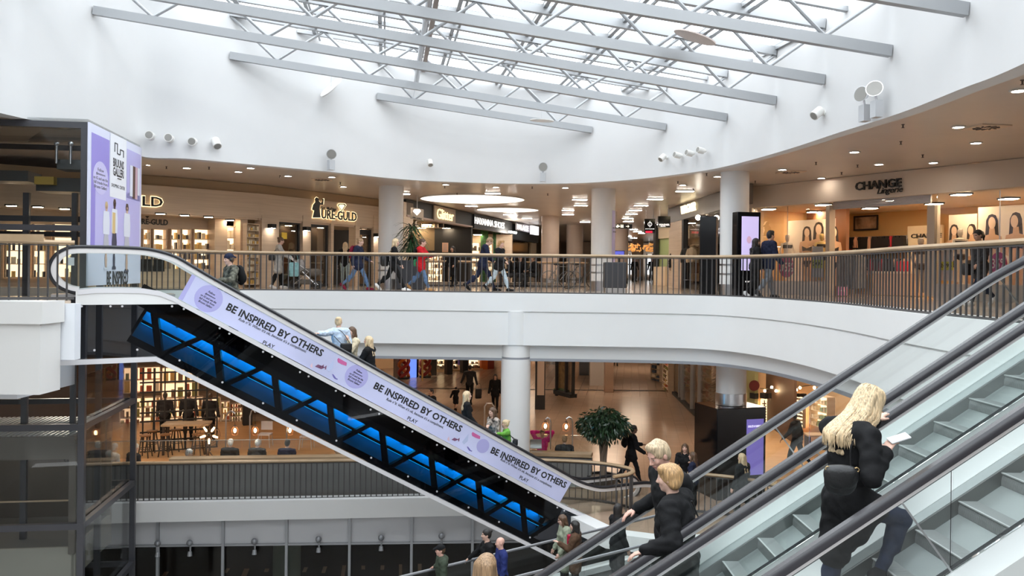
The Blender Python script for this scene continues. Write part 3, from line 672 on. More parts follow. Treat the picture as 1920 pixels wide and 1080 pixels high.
# printed banner on the balustrade
BAN = mat('lilac_banner', (0.55, 0.57, 0.80), 0.45, var=0.12, scale=0.5)
bn = MB().strip([E(360, 514), E(1071, 904)], [E(334, 560), E(1049, 942)], EP0, EE, Z_, EW, -0.016, -0.008).build('printed_banner', BAN, esc)
INK = mat('black_ink', (0.012, 0.012, 0.016), 0.5); LIL = mat('lilac_print', (0.40, 0.39, 0.70), 0.5)
UU = EE * SD.x + Z_ * SD.y; VV = EE * (-TD.x) + Z_ * (-TD.y)
def ban(x, y, off=-0.017): u, z = E(x, y); return EP(u, z, off)
def line(mb, s, p, q, h, bold=0.0, shear=0.0, sp=1.0):
    a, b = ban(*p), ban(*q); d = (b - a).normalized(); up = (-EW).cross(d)
    return put_text(MB(), s, (a + b) / 2, d, up, (b - a).length, h, 0.002, bold, shear, sp).build('lettering', INK, bn)
mb = MB()
for p, q in (((426, 574), (605, 663)), ((702, 722), (865, 805)), ((921, 843), (1061, 910))): line(mb, 'BE INSPIRED BY OTHERS', p, q, 0.165, 0.03)
for p, q in (((447, 598), (574, 660)), ((724, 748), (831, 802)), ((938, 861), (1034, 913))): line(mb, "Rule n°6: When it's ok, because it's a compliment.", p, q, 0.085, 0.012, 0.25)
for p, q in (((493, 641), (514, 651)), ((764, 783), (782, 792)), ((974, 894), (990, 902))): line(mb, 'PLAY', p, q, 0.085, 0.012)
for x, y, r in ((391, 560, 0.285), (668, 706, 0.27), (905, 836, 0.17)):
    c = ban(x, y, -0.0165); ring = [c + UU * r * math.cos(2 * math.pi * k / 28) + VV * r * math.sin(2 * math.pi * k / 28) for k in range(28)]
    MB().add(ring + [p - EW * 0.001 for p in ring], [tuple(range(28)), tuple(range(55, 27, -1))] + [(k, (k + 1) % 28, (k + 1) % 28 + 28, k + 28) for k in range(28)]).build('circle_print', LIL, bn)
mb = MB()
for x, y in ((391, 560), (668, 706)):
    for i, s in enumerate(('Follow', '@emmamoore', 'on IG and see the', 'full trends from', 'Bruuns Galleri')):
        c = ban(x, y, -0.019) + VV * (0.13 - i * 0.065); mb = MB(); put_text(mb, s, c, UU, VV, 0.018 * len(s) + 0.05, 0.045, 0.002, 0.01, 0.2).build('small_lettering', INK, bn)
def blob(m, name, pts):
    for poly in pts:
        ring = [ban(x, y, -0.0175) for x, y in poly]; n = len(ring)
        mb = MB(); mb.add(ring + [p - EW * 0.002 for p in ring], [tuple(range(n)), tuple(range(2 * n - 1, n - 1, -1))] + [(k, (k + 1) % n, (k + 1) % n + n, k + n) for k in range(n)])
        mb.build(name, m, bn)
def shifted(poly, dx, dy, s=1.0, cx=0, cy=0): return [((x - cx) * s + cx + dx, (y - cy) * s + cy + dy) for x, y in poly]
heel = [(590, 687), (596, 683), (603, 686), (607, 683), (606, 690), (604, 691), (604, 687), (597, 690)]
clutch = [(632, 674), (634, 671), (650, 680), (649, 686), (640, 683), (633, 679)]
shoe2 = [(622, 701), (625, 702), (630, 709), (633, 710), (632, 712), (627, 710), (624, 706)]
heel1 = [(581, 686), (585, 680), (586, 690), (583, 689)]
shadow = [(612, 692), (626, 674), (624, 690), (616, 697)]
G2 = lambda P: shifted(P, 255, 137, 0.9, 600, 688)
blob(mat('plum_print', (0.20, 0.08, 0.16), 0.5), 'shoe_print', [heel, G2(heel), shifted(heel, 5, 2)])
blob(mat('pink_print', (0.55, 0.12, 0.32), 0.5), 'bag_print', [clutch, G2(clutch)])
blob(mat('violet_print', (0.16, 0.14, 0.42), 0.5), 'sandal_print', [shoe2, G2(shoe2)])
blob(mat('rose_print', (0.70, 0.50, 0.58), 0.5), 'heel_print', [heel1, G2(heel1)])
blob(mat('pale_print', (0.46, 0.52, 0.74), 0.5), 'shadow_print', [shadow, G2(shadow)])
blob(LIL, 'edge_print', [[(360, 514), (367, 518), (342, 563), (334, 560)]])
# steps and landings between the balustrades
STEP = mat('grey_step_tread', (0.30, 0.31, 0.31), 0.45, 0.3, bump=0.0)
def step_line(u): return interp(DK, u) - 0.13
ua, ub = E(330, 560)[0], E(1075, 955)[0]; n_ = int((ub - ua) / 0.40)
for i in range(n_):
    u = ua + (ub - ua) * (i + 0.5) / n_; z = step_line(u + 0.2)
    MB().prism([(u - 0.2, z), (u + 0.2, z), (u + 0.2, z - 0.05), (u - 0.17, z - 0.26), (u - 0.19, z - 0.1)], EP0, EE, Z_, EW, 0.16, 0.83).build('step', STEP, esc)
zt = step_line(E(200, 545)[0]); zb = step_line(E(1150, 970)[0])
MB().prism([(E(95, 540)[0], zt), (ua, zt), (ua, zt - 0.05), (E(95, 540)[0], zt - 0.05)], EP0, EE, Z_, EW, 0.16, 0.83).build('landing_plate', STEEL, esc)
MB().prism([(ub, zb), (E(1230, 960)[0], zb), (E(1230, 960)[0], zb - 0.05), (ub, zb - 0.05)], EP0, EE, Z_, EW, 0.16, 0.83).build('landing_plate', STEEL, esc)
u, z = E(1183, 967); MB().frame(EP(u, z + 0.02, 0), EE, Z_, EW, (0, 0, 0.97), (0.9, 0.3, 0.2)).build('foot_box', STEEL, esc)
MB().frame(EP(E(128, 490)[0], E(128, 490)[1], 0), EE, Z_, EW, (0.03, 0.0, 0.3), (0.14, 0.16, 0.02)).build('notice_plate', mat('pale_notice', (0.75, 0.78, 0.80), 0.4), esc)

# ================================================================= the two front escalators
SL = 0.676; ZN0 = -2.457 - 0.893          # slope and nosing line at X = 0
XT, XB = 5.05, -3.1                            # ends of the incline
def nose(X): return ZN0 + SL * min(max(X, XB), XT)
WHD = mat('white_deck', (0.66, 0.69, 0.68), 0.35, 0.15); SKIRT = mat('grey_skirt', (0.33, 0.36, 0.355), 0.4, 0.3); SKD = mat('dark_skirt', (0.15, 0.155, 0.15), 0.35, 0.5)
HANDR = mat('grey_black_handrail', (0.035, 0.033, 0.038), 0.22)
def striped(name, col, col2, k):
    m = mat(name, col, 0.5, 0.25); n = m.node_tree.nodes; l = m.node_tree.links
    t = n.new('ShaderNodeTexCoord'); w = n.new('ShaderNodeTexWave'); w.bands_direction = 'Y'; w.inputs['Scale'].default_value = k; w.inputs['Distortion'].default_value = 0.4
    r = n.new('ShaderNodeValToRGB'); r.color_ramp.elements[0].color = (*col2, 1); r.color_ramp.elements[1].color = (*col, 1)
    l.new(t.outputs['Object'], w.inputs['Vector']); l.new(w.outputs['Fac'], r.inputs['Fac']); l.new(r.outputs['Color'], n['Principled BSDF'].inputs['Base Color'])
    bp = n.new('ShaderNodeBump'); bp.inputs['Strength'].default_value = 0.6; bp.inputs['Distance'].default_value = 0.01
    l.new(w.outputs['Fac'], bp.inputs['Height']); l.new(bp.outputs['Normal'], n['Principled BSDF'].inputs['Normal']); return m
TREAD = striped('ribbed_step', (0.37, 0.39, 0.385), (0.26, 0.275, 0.27), 22); NOSE = mat('pale_step_edge', (0.52, 0.54, 0.53), 0.4)
def front_escalator(yn, yf, label, phase):
    """yn, yf: the planes of the near and far handrails"""
    t = thing('escalator', label, 'escalator')
    hx = [(-3.9, 0.0), (-3.4, 0.02)] + [(XB - 0.15 + 0.0, 0.06)]
    path = [Vector((X, nose(X) + 0.893, 0)) for X in (-4.0, -3.6, -3.25)] + [Vector((X, nose(X) + 0.893, 0)) for X in (-2.9, -2, 0, 2, 4, 4.5)] + [Vector((4.8, nose(4.75) + 0.893 + 0.0, 0)), Vector((5.15, nose(5.0) + 0.893 + 0.02, 0)), Vector((5.6, 0.98, 0)), Vector((6.4, 1.0, 0)), Vector((7.0, 0.98, 0)), Vector((7.35, 0.78, 0)), Vector((7.35, 0.35, 0)), Vector((7.0, 0.15, 0))]
    path = [(p.x, p.y) for p in catmull(path, 6)]
    for y in (yn, yf):
        o = Vector((0, y, 0))
        MB().sweep(path, [(-0.045, -0.02), (-0.045, 0.012), (-0.025, 0.036), (0.025, 0.036), (0.045, 0.012), (0.045, -0.02)], o, X_, Z_, -Y_).build('handrail', HANDR, t, True)
        MB().sweep(path, [(-0.022, -0.05), (-0.022, -0.02), (0.022, -0.02), (0.022, -0.05)], o, X_, Z_, -Y_).build('handrail_guide', GUIDE, t)
        x0 = -3.5
        while x0 < 6.6:
            x1 = min(x0 + 2.11, 6.9); xs = np.linspace(x0 + 0.006, x1 - 0.006, 9)
            hz = lambda X: interp(path, X) - 0.045
            MB().strip([(X, hz(X)) for X in xs], [(X + 0.0, min(nose(X), 0.0) + 0.17) for X in xs], o, X_, Z_, -Y_, -0.005, 0.005).build('glass_panel', GLASSG, t)
            x0 = x1
        for j in range(5):
            X = -3.5 + 2.11 * j; b = Vector((X, y, nose(X) + 0.17)); a = b + Vector((-0.36, 0, 0.52)) * 1.0
            if j: MB().bar(b, Vector((X - 0.33, y, interp(path, X - 0.33) - 0.05)), 0.006, 0.012).build('joint_profile', STEEL, t)
    xs = np.linspace(-3.6, 7.2, 50)
    nz_ = lambda X: min(nose(X), 0.03)
    def sec(Y, dz): return Y, dz
    def ribbon(name, m, sec_):     # cross-section [(Y, above nosing)] swept along the flight
        mb = MB(); vs = []; n = len(sec_)
        for X in xs: vs += [(X, Y, nz_(X) + dz) for Y, dz in sec_]
        fs = [(i * n + k, (i + 1) * n + k, (i + 1) * n + (k + 1) % n, i * n + (k + 1) % n) for i in range(len(xs) - 1) for k in range(n)]
        mb.add(vs, fs).build(name, m, t, False)
    ribbon('far_deck', WHD, [(yf + 0.16, 0.16), (yf - 0.02, 0.17), (yf - 0.16, 0.085), (yf - 0.16, 0.03), (yf + 0.16, -0.1)])
    ribbon('far_skirt_cover', SKIRT, [(yf - 0.155, 0.088), (yf - 0.19, 0.025), (yf - 0.19, 0.005), (yf - 0.15, 0.0)])
    ribbon('far_skirt', SKD, [(yf - 0.186, 0.022), (yf - 0.20, 0.015), (yf - 0.20, -0.3), (yf - 0.17, -0.3)])
    ribbon('near_skirt', SKD, [(yn + 0.20, 0.01), (yn + 0.17, 0.02), (yn + 0.17, -0.3), (yn + 0.20, -0.3)])
    ribbon('near_deck', WHD, [(yn + 0.175, 0.02), (yn + 0.175, -0.1), (yn - 0.18, -0.1), (yn - 0.18, 0.09), (yn + 0.02, 0.17)])
    ribbon('seal_strip', RUBBER, [(yf - 0.014, 0.205), (yf - 0.035, 0.16), (yf + 0.02, 0.165), (yf + 0.014, 0.205)])
    ribbon('seal_strip', RUBBER, [(yn + 0.03, 0.185), (yn + 0.01, 0.165), (yn + 0.05, 0.150), (yn + 0.045, 0.17)])
    ribbon('truss_casing', SKIRT, [(yn - 0.17, -0.1), (yf + 0.15, -0.1), (yf + 0.15, -1.0), (yn - 0.17, -1.0)])
    run, rise = 0.322, 0.322 * SL
    prof = [(0, 0)] + [(0.012, -0.02), (0.004, -0.05), (0.002, -0.09), (0.012, -0.14), (0.035, -0.19), (0.06, -0.235)] + [(0.10, -0.26), (run + 0.1, -0.06), (run + 0.075, -0.03), (run + 0.05, 0)]
    k0 = int((XB - phase) / run); i = k0
    first = None
    while phase + i * run < XT:
        X = phase + i * run
        if first is None:
            first = MB().prism(prof, (0, 0, 0), X_, Z_, -Y_, -(yf - 0.2), -(yn + 0.2)).build('step', TREAD, t); o = first
            edge_ = MB().box((0.006, (yn + yf) / 2, 0.0), (0.016, yf - yn - 0.42, 0.008)).build('nose_strip', NOSE, o)
        else:
            o = first.copy(); COL.objects.link(o); o.parent = t; e_ = edge_.copy(); COL.objects.link(e_); e_.parent = o
        o.location = (X, 0, nose(X)); i += 1
    MB().mm((XT + 0.05, yn + 0.2, -0.06), (7.2, yf - 0.2, 0.0)).build('landing_plate', STEEL, t)
    MB().mm((-4.6, yn + 0.2, nose(XB) - 0.06), (XB - 0.05, yf - 0.2, nose(XB))).build('landing_plate', STEEL, t)
    return t
front_escalator(5.46, 6.62, 'nearest escalator with grey ribbed steps carrying the blonde woman', 3.05)
front_escalator(6.957, 8.06, 'escalator behind the nearest one, carrying the couple in black jackets', 3.05 + 0.2)
struct(MB().mm((5.75, 4.7, -0.3), (9, 8.4, -0.07)).build('floor_escalator_head', FLOOR), 'floor plate at the head of the front escalators', 'floor')

# ================================================================= the moving walk below
ta, tb_ = gz(1160, 984, -4.7), gd(872, 1053, 17.1)
wd = (tb_ - ta); wl = wd.length; wd.normalize(); wn = Vector((-wd.y, wd.x, 0)).normalized()
if wn.y > 0: wn = -wn
mw = thing('moving_walk', 'glass sided moving walk sloping down to the garage level', 'moving walk')
for off in (0.0, 1.35):
    a = ta + wn * off - wd * 0.9; b = ta + wd * 9 + wn * off; dz = Vector((0, 0, 1))
    MB().tube([a, b], 0.03, 8).build('handrail', mat('pale_handrail_top', (0.20, 0.20, 0.21), 0.2, 0.3), mw, True)
    MB().add([a - dz * 0.03, b - dz * 0.03, b - dz * 0.75, a - dz * 0.75], [(0, 1, 2, 3)]).build('glass_side', GLASSG, mw)
    MB().bar(a - dz * 0.8, b - dz * 0.8, 0.22, 0.12).build('deck_strip', WHD, mw)
a = ta - wd * 0.9 - Vector((0, 0, 0.92)); b = ta + wd * 9 - Vector((0, 0, 0.92))
MB().add([a, b, b + wn * 1.35, a + wn * 1.35, a - Z_ * 0.3, b - Z_ * 0.3, b + wn * 1.35 - Z_ * 0.3, a + wn * 1.35 - Z_ * 0.3], [(0, 1, 2, 3), (7, 6, 5, 4), (0, 4, 5, 1), (3, 2, 6, 7)]).build('belt', mat('dark_belt', (0.05, 0.05, 0.05), 0.6), mw)
def walk_pt(s, off, dz=-0.90): return ta + wd * s + wn * off + Z_ * dz

# ================================================================= the glass lift
LC = gd(164.2, 300, 18.0); LC.z = 0
FRM = mat('dark_lift_frame', (0.065, 0.065, 0.075), 0.3, 0.3); LGL = glass('lift_glass', (0.92, 0.935, 0.935), 0.45)
lift = thing('glass_lift', 'panoramic glass lift tower in a dark frame with a lilac poster side', 'lift')
zc = lambda y: CZ - (y - hor(164)) * 18.0 / F
LW, LD = 7.0, 3.84; fo = LC
zt_, zb_ = zc(229), Z0
P_ = lambda a, b, z: LC - E1 * a + E2 * b + Z_ * z
for a, b in ((0.07, 0.05), (0.07, LD - 0.06), (LW, 0.05), (LW, LD - 0.06)):
    MB().frame(P_(a, b, 0), E1, E2, Z_, (0, 0, (zt_ + zb_) / 2), (0.13, 0.12, zt_ - zb_)).build('post', FRM, lift)
for z, h in ((zc(235), 0.13), (zc(428), 0.12), (zc(801), 0.13), (zc(987), 0.13), (zc(1170), 0.13)):
    MB().frame(P_(LW / 2, 0.05, z), E1, E2, Z_, (0, 0, 0), (LW, 0.13, h)).build('front_beam', FRM, lift)
    MB().frame(P_(0.07, LD / 2, z), E1, E2, Z_, (0, 0, 0), (0.12, LD, h)).build('side_beam', FRM, lift)
    MB().frame(P_(LW / 2, LD - 0.06, z), E1, E2, Z_, (0, 0, 0), (LW, 0.1, h)).build('rear_beam', FRM, lift)
MB().frame(P_(LW / 2, 0.13, (zt_ + zb_) / 2), E1, E2, Z_, (0, 0, 0), (LW, 0.012, zt_ - zb_)).build('front_glass', LGL, lift)
MB().frame(P_(0.15, LD / 2, (zb_ - 1.7) / 2), E1, E2, Z_, (0, 0, 0), (0.012, LD, -1.7 - zb_)).build('side_glass', LGL, lift)
MB().frame(P_(LW / 2, LD / 2, zt_ + 0.05), E1, E2, Z_, (0, 0, 0), (LW, LD, 0.03)).build('roof_glass', LGL, lift)
# machinery inside the shaft
for a, b, w in ((3.3, 1.6, 0.14), (3.0, 1.9, 0.10), (2.55, 1.3, 0.13), (2.2, 2.6, 0.12), (1.85, 1.7, 0.13), (0.75, 1.5, 0.11), (0.42, 2.2, 0.13), (4.3, 2.2, 0.12), (4.0, 3.0, 0.1)):
    MB().frame(P_(a, b, (2.3 + Z0) / 2), E1, E2, Z_, (0, 0, 0), (w, 0.1, 2.3 - Z0)).build('guide_rail', FRM, lift)
MB().frame(P_(LW / 2, 1.8, 1.72), E1, E2, Z_, (0, 0, 0), (LW, 0.1, 0.13)).build('cross_beam', FRM, lift)
MACH = mat('machine_grey', (0.09, 0.095, 0.10), 0.4, 0.3)
for a, b, z, sz in ((1.2, 2.6, 2.55, (1.3, 0.8, 0.32)), (2.6, 2.8, 2.75, (1.0, 0.8, 0.25)), (0.6, 1.8, 2.95, (1.1, 0.6, 0.22)), (3.6, 2.4, 2.2, (0.5, 0.5, 0.5)), (3.05, 1.9, 1.95, (0.35, 0.4, 0.5)), (4.5, 2.4, 2.6, (0.9, 0.8, 0.5))):
    MB().frame(P_(a, b, z), E1, E2, Z_, (0, 0, 0), sz).build('drive_unit', MACH, lift)
MB().frame(P_(1.6, 2.1, 2.62), E1, E2, Z_, (0, 0, 0), (0.42, 0.2, 0.18)).build('yellow_cover', mat('ochre_cover', (0.50, 0.33, 0.06), 0.5), lift)
for a in (0.5, 0.82, 1.12):
    MB().cyl(P_(a, 1.4, 2.95), P_(a, 1.4, 3.35), 0.03, n=10).ball(P_(a, 1.4, 3.4), 0.06).build('sheave', STEEL, lift, True)
# poster side
POS = mat('lilac_poster_print', (0.50, 0.47, 0.80), 0.45, var=0.05, scale=0.6); POSL = mat('pale_lilac_print', (0.70, 0.72, 0.88), 0.45); PURP = mat('violet_panel_print', (0.30, 0.25, 0.66), 0.45)
pz1, pz0 = zc(229), zc(536)
po = MB().frame(P_(-0.02, LD / 2, (pz1 + pz0) / 2), E2, Z_, E1, (0, 0, 0), (LD + 0.06, pz1 - pz0, 0.03)).build('poster', POSL, lift)
def pq(fx, fz, off=0.0): return P_(-0.037 - off, 0, pz1) + E2 * (LD * fx) - Z_ * ((pz1 - pz0) * fz)
def pquad(name, m, polys, off=0.0):
    mb = MB()
    for poly in polys:
        ring = [pq(a, b, off) for a, b in poly]; n = len(ring); mb.add(ring + [p + E1 * 0.002 for p in ring], [tuple(range(n - 1, -1, -1)), tuple(range(n, 2 * n))] + [(k, (k + 1) % n, (k + 1) % n + n, k + n) for k in range(n)])
    return mb.build(name, m, po)
rc = lambda a, b, c, d: [(a, b), (c, b), (c, d), (a, d)]
pquad('violet_print', PURP, [rc(0.03, 0.055, 0.34, 1.0 * 0.78)]); pquad('lilac_print', POS, [rc(0.10, 0.36, 0.97, 0.78), rc(0.68, 0.055, 0.98, 0.40)], 0.002)
pquad('logo_field', mat('white_print', (0.82, 0.83, 0.88), 0.45), [rc(0.35, 0.0, 0.665, 0.42)], 0.004)
pquad('circle_print', mat('pale_violet_print', (0.58, 0.55, 0.84), 0.45), [[(0.185 + 0.13 * math.cos(k * math.pi / 14), 0.32 + 0.105 * math.sin(k * math.pi / 14)) for k in range(28)]], 0.005)
mb = MB()
def ptx(s, fx, fz, w, h=None, bold=0.01, off=0.006): put_text(MB(), s, pq(fx, fz, off), E2, Z_, w, h, 0.002, bold).build('lettering', INK, po)
ptx('BRUUNS', 0.51, 0.185, 0.80, 0.20, 0.03); ptx('GALLERI', 0.51, 0.245, 0.80, 0.20, 0.03); ptx('SHOPPING CENTER', 0.51, 0.34, 1.0, 0.08)
for i, s in enumerate(('Follow', '@emmamoore', 'on IG and see the', 'full trends from', 'Bruuns Galleri')): ptx(s, 0.185, 0.27 + i * 0.027, 0.05 * len(s) + 0.1, 0.07)
ptx('BE INSPIRED', 0.52, 0.955, 1.6, 0.32, 0.02)
lg = MB()
for a, b in (((0.43, 0.115), (0.43, 0.055)), ((0.43, 0.055), (0.48, 0.055)), ((0.48, 0.055), (0.48, 0.12)), ((0.48, 0.12), (0.535, 0.12)), ((0.535, 0.12), (0.535, 0.085)), ((0.535, 0.085), (0.60, 0.085)), ((0.60, 0.085), (0.60, 0.13)), ):
    lg.bar(pq(*a, 0.007), pq(*b, 0.007), 0.02, 0.02)
lg.build('logo_mark', INK, po); MB().bar(pq(0.49, 0.285, 0.007), pq(0.56, 0.285, 0.007), 0.02, 0.02).build('logo_rule', INK, po)
def figure_print(cx, z0, z1, w, colors):
    segs = [('hair', 0.0, 0.10, 0.35), ('skin', 0.05, 0.14, 0.26), ('top', 0.14, 0.48, 0.8), ('low', 0.48, 0.74, 0.62), ('leg', 0.72, 0.97, 0.26), ('shoe', 0.95, 1.0, 0.5)]
    for n_, a, b, ww in segs:
        if n_ not in colors: continue
        h = z1 - z0; x0, x1 = cx - w * ww / 2, cx + w * ww / 2
        pquad(n_ + '_print', colors[n_], [[(x0 + 0.012, z0 + a * h), (x1 - 0.012, z0 + a * h), (x1, z0 + (a + b) / 2 * h), (x1 - 0.005, z0 + b * h), (x0 + 0.005, z0 + b * h), (x0, z0 + (a + b) / 2 * h)]], 0.008)
sk = mat('skin_print', (0.62, 0.42, 0.33), 0.5); dkp = mat('navy_print', (0.05, 0.05, 0.09), 0.5); lp = mat('pale_shirt_print', (0.72, 0.74, 0.84), 0.5); ylp = mat('ochre_print', (0.66, 0.48, 0.22), 0.5); gr = mat('grey_print', (0.48, 0.48, 0.54), 0.5); bl = mat('blond_print', (0.62, 0.46, 0.26), 0.5); brp = mat('brown_print', (0.10, 0.06, 0.05), 0.5)
figure_print(0.29, 0.46, 0.90, 0.15, dict(hair=bl, skin=sk, top=lp, low=gr, leg=sk, shoe=lp))
figure_print(0.44, 0.43, 0.90, 0.15, dict(hair=brp, skin=brp, top=lp, low=dkp, leg=dkp, shoe=dkp)); pquad('vest_print', ylp, [rc(0.40, 0.52, 0.455, 0.66)], 0.010)
figure_print(0.69, 0.44, 0.92, 0.17, dict(hair=brp, skin=sk, top=lp, low=gr, leg=sk, shoe=dkp))
pquad('garment_print', lp, [rc(0.74, 0.16, 0.80, 0.38), rc(0.91, 0.16, 0.955, 0.36)], 0.010); pquad('coat_print', brp, [rc(0.80, 0.16, 0.855, 0.39)], 0.010); pquad('pink_garment_print', mat('dusty_pink_print', (0.60, 0.40, 0.46), 0.5), [rc(0.855, 0.16, 0.905, 0.39)], 0.010)
# the lift car standing at the lower mall
CAR = mat('bronze_car', (0.17, 0.15, 0.13), 0.4, 0.4)
car = thing('lift_car', 'bronze glazed lift car with ribbed roof standing inside the shaft', 'lift car')
cz = -3.15; Pc = lambda a, b, z: LC - E1 * a + E2 * b + Z_ * z
MB().frame(Pc(2.35, 2.2, cz), E1, E2, Z_, (0, 0, 0), (3.7, 2.6, 0.08)).build('roof', CAR, car)
mb = MB()
for k in range(34): mb.frame(Pc(0.6 + k * 0.108, 2.2, cz + 0.05), E1, E2, Z_, (0, 0, 0), (0.05, 2.5, 0.03))
mb.build('roof_ribs', mat('pale_ribs', (0.42, 0.43, 0.42), 0.4, 0.4), car)
MB().frame(Pc(2.35, 0.93, cz - 0.25), E1, E2, Z_, (0, 0, 0), (3.7, 0.06, 0.42)).frame(Pc(0.52, 2.2, cz - 0.25), E1, E2, Z_, (0, 0, 0), (0.06, 2.6, 0.42)).build('header', CAR, car)
for a in (0.54, 4.15): MB().frame(Pc(a, 0.93, cz - 1.35), E1, E2, Z_, (0, 0, 0), (0.14, 0.1, 2.4)).build('corner_post', CAR, car)
MB().frame(Pc(0.54, 3.45, cz - 1.35), E1, E2, Z_, (0, 0, 0), (0.1, 0.1, 2.4)).build('corner_post', CAR, car)
MB().frame(Pc(2.35, 0.93, cz - 2.75), E1, E2, Z_, (0, 0, 0), (3.7, 0.06, 0.7)).frame(Pc(0.52, 2.2, cz - 2.75), E1, E2, Z_, (0, 0, 0), (0.06, 2.6, 0.7)).build('apron', mat('putty_apron', (0.40, 0.38, 0.33), 0.5), car)
MB().frame(Pc(2.35, 2.2, cz - 2.45), E1, E2, Z_, (0, 0, 0), (3.6, 2.5, 0.06)).build('floor_tray', mat('car_floor', (0.12, 0.12, 0.12), 0.5), car)
MB().frame(Pc(2.35, 3.48, cz - 1.25), E1, E2, Z_, (0, 0, 0), (3.7, 0.05, 2.4)).build('rear_wall', mat('dark_car_wall', (0.10, 0.09, 0.08), 0.3), car)
MB().frame(Pc(2.35, 1.1, cz - 1.42), E1, E2, Z_, (0, 0, 0), (3.4, 0.04, 0.03)).frame(Pc(2.35, 1.1, cz - 1.95), E1, E2, Z_, (0, 0, 0), (3.4, 0.04, 0.03)).build('hand_bars', mat('brass_bar', (0.55, 0.42, 0.30), 0.3, 0.6), car)
MB().frame(Pc(2.35, 2.2, cz - 0.06), E1, E2, Z_, (0, 0, 0), (1.6, 1.0, 0.02)).build('added_lamp', light('added_car_light', (1.0, 0.85, 0.65), 3.0), car)  # glowing panel added under the car roof to brighten the riders
wb = MB().frame(Pc(3.6, 1.9, cz + 0.45), E1, E2, Z_, (0, 0, 0), (1.05, 0.6, 0.5)).build('white_casing', mat('pale_casing', (0.50, 0.52, 0.48), 0.5), car)
put_text(MB(), 'BRUUNS', Pc(1.3, 3.44, cz - 0.85), E1, Z_, 0.6).build('lettering', BLACKM, car); put_text(MB(), 'GALLERI', Pc(1.3, 3.44, cz - 1.02), E1, Z_, 0.6).build('lettering', BLACKM, car)
# ================================================================= shop fronts on the upper gallery
class Wall:
    """a vertical facade through two plan points; rectangles are laid out on it"""
    def __init__(s, xa, da, xb, db, y=500):
        s.p = gd(xa, hor(xa), da); s.q = gd(xb, hor(xb), db); s.p.z = s.q.z = 0
        s.ux = (s.q - s.p).normalized(); s.un = Vector((s.ux.y, -s.ux.x, 0)); s.L = (s.q - s.p).length
    def sz(s, x, y, off=0.0):
        r = gplane(x, y, s.p + s.un * off, s.un) - s.p; return r.dot(s.ux), r.z
    def at(s, u, z, off=0.0): return s.p + s.ux * u + s.un * off + Z_ * z
    def box(s, mb, u0, z0, u1, z1, off=0.0, th=0.05): return mb.frame(s.p, s.ux, Z_, s.un, ((u0 + u1) / 2, (z0 + z1) / 2, off), (abs(u1 - u0), abs(z1 - z0), th))
    def rect(s, mb, x0, y0, x1, y1, off=0.0, th=0.05):
        ym, xm = (y0 + y1) / 2, (x0 + x1) / 2
        return s.box(mb, s.sz(x0, ym, off)[0], s.sz(xm, y1, off)[1], s.sz(x1, ym, off)[0], s.sz(xm, y0, off)[1], off, th)
    def text(s, mb, t, x, y, w=None, h=None, off=0.05, depth=0.03, bold=0.0, shear=0.0): # w, h in photo pixels
        u, z = s.sz(x, y, off); d = s.at(u, z).y
        W_ = abs(s.sz(x + (w or 2) / 2, y, off)[0] - s.sz(x - (w or 2) / 2, y, off)[0]) if w else None
        return put_text(mb, t, s.at(u, z, off), s.ux, Z_, W_, h * d / F if h else None, depth, bold, shear)
TAN = wood('tan_wood_panels', (0.57, 0.45, 0.33), (0.64, 0.515, 0.385), (0.4, 0.4, 12)); DKBR = mat('dark_brown_fascia', (0.045, 0.035, 0.03), 0.5)
GOODS = [mat('goods_cream', (0.80, 0.70, 0.52), 0.5), mat('goods_brown', (0.22, 0.12, 0.06), 0.5), mat('goods_dark', (0.05, 0.04, 0.04), 0.4), mat('goods_gold', (0.70, 0.45, 0.14), 0.35, 0.4)]
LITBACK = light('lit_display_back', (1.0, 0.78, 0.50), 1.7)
PALEBACK = mat('pale_shop_wall', (0.72, 0.58, 0.40), 0.6)
def shelves(w, x0, y0, x1, y1, off, rows, cols, label, pal, depth=0.35, lit=True, name='shelf_unit', cat='shelf', seed=1, fill=0.85, hgt=0.6):
    """a shelf unit: back, boards and its goods, laid out on wall w behind the facade"""
    rnd = random.Random(seed); a = w.sz(x0, (y0 + y1) / 2, off)[0]; b = w.sz(x1, (y0 + y1) / 2, off)[0]; xm = (x0 + x1) / 2
    z1 = w.sz(xm, y0, off)[1]; z0 = w.sz(xm, y1, off)[1]
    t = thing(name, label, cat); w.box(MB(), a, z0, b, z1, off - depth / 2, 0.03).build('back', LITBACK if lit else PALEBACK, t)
    rh = (z1 - z0) / rows
    for r in range(rows + 1): w.box(MB(), a, z0 + r * rh - 0.012, b, z0 + r * rh + 0.012, off, depth).build('board', TAN, t)
    for u in (a, b): w.box(MB(), u - 0.015, z0, u + 0.015, z1, off, depth).build('side', TAN, t)
    bins = [MB() for _ in pal]
    cw = (b - a) / cols
    for r in range(rows):
        for c in range(cols):
            if rnd.random() > fill: continue
            ww = abs(cw) * rnd.uniform(0.45, 0.85); hh = rh * rnd.uniform(hgt * 0.55, hgt * 1.2)
            w.box(bins[rnd.randrange(len(pal))], a + cw * (c + 0.5) - ww / 2, z0 + r * rh + 0.013, a + cw * (c + 0.5) + ww / 2, z0 + r * rh + 0.013 + hh, off + 0.02, depth * 0.6)
    for i, g in enumerate(bins):
        if g.v: g.build('goods', pal[i], t)['kind'] = 'stuff'
    return t
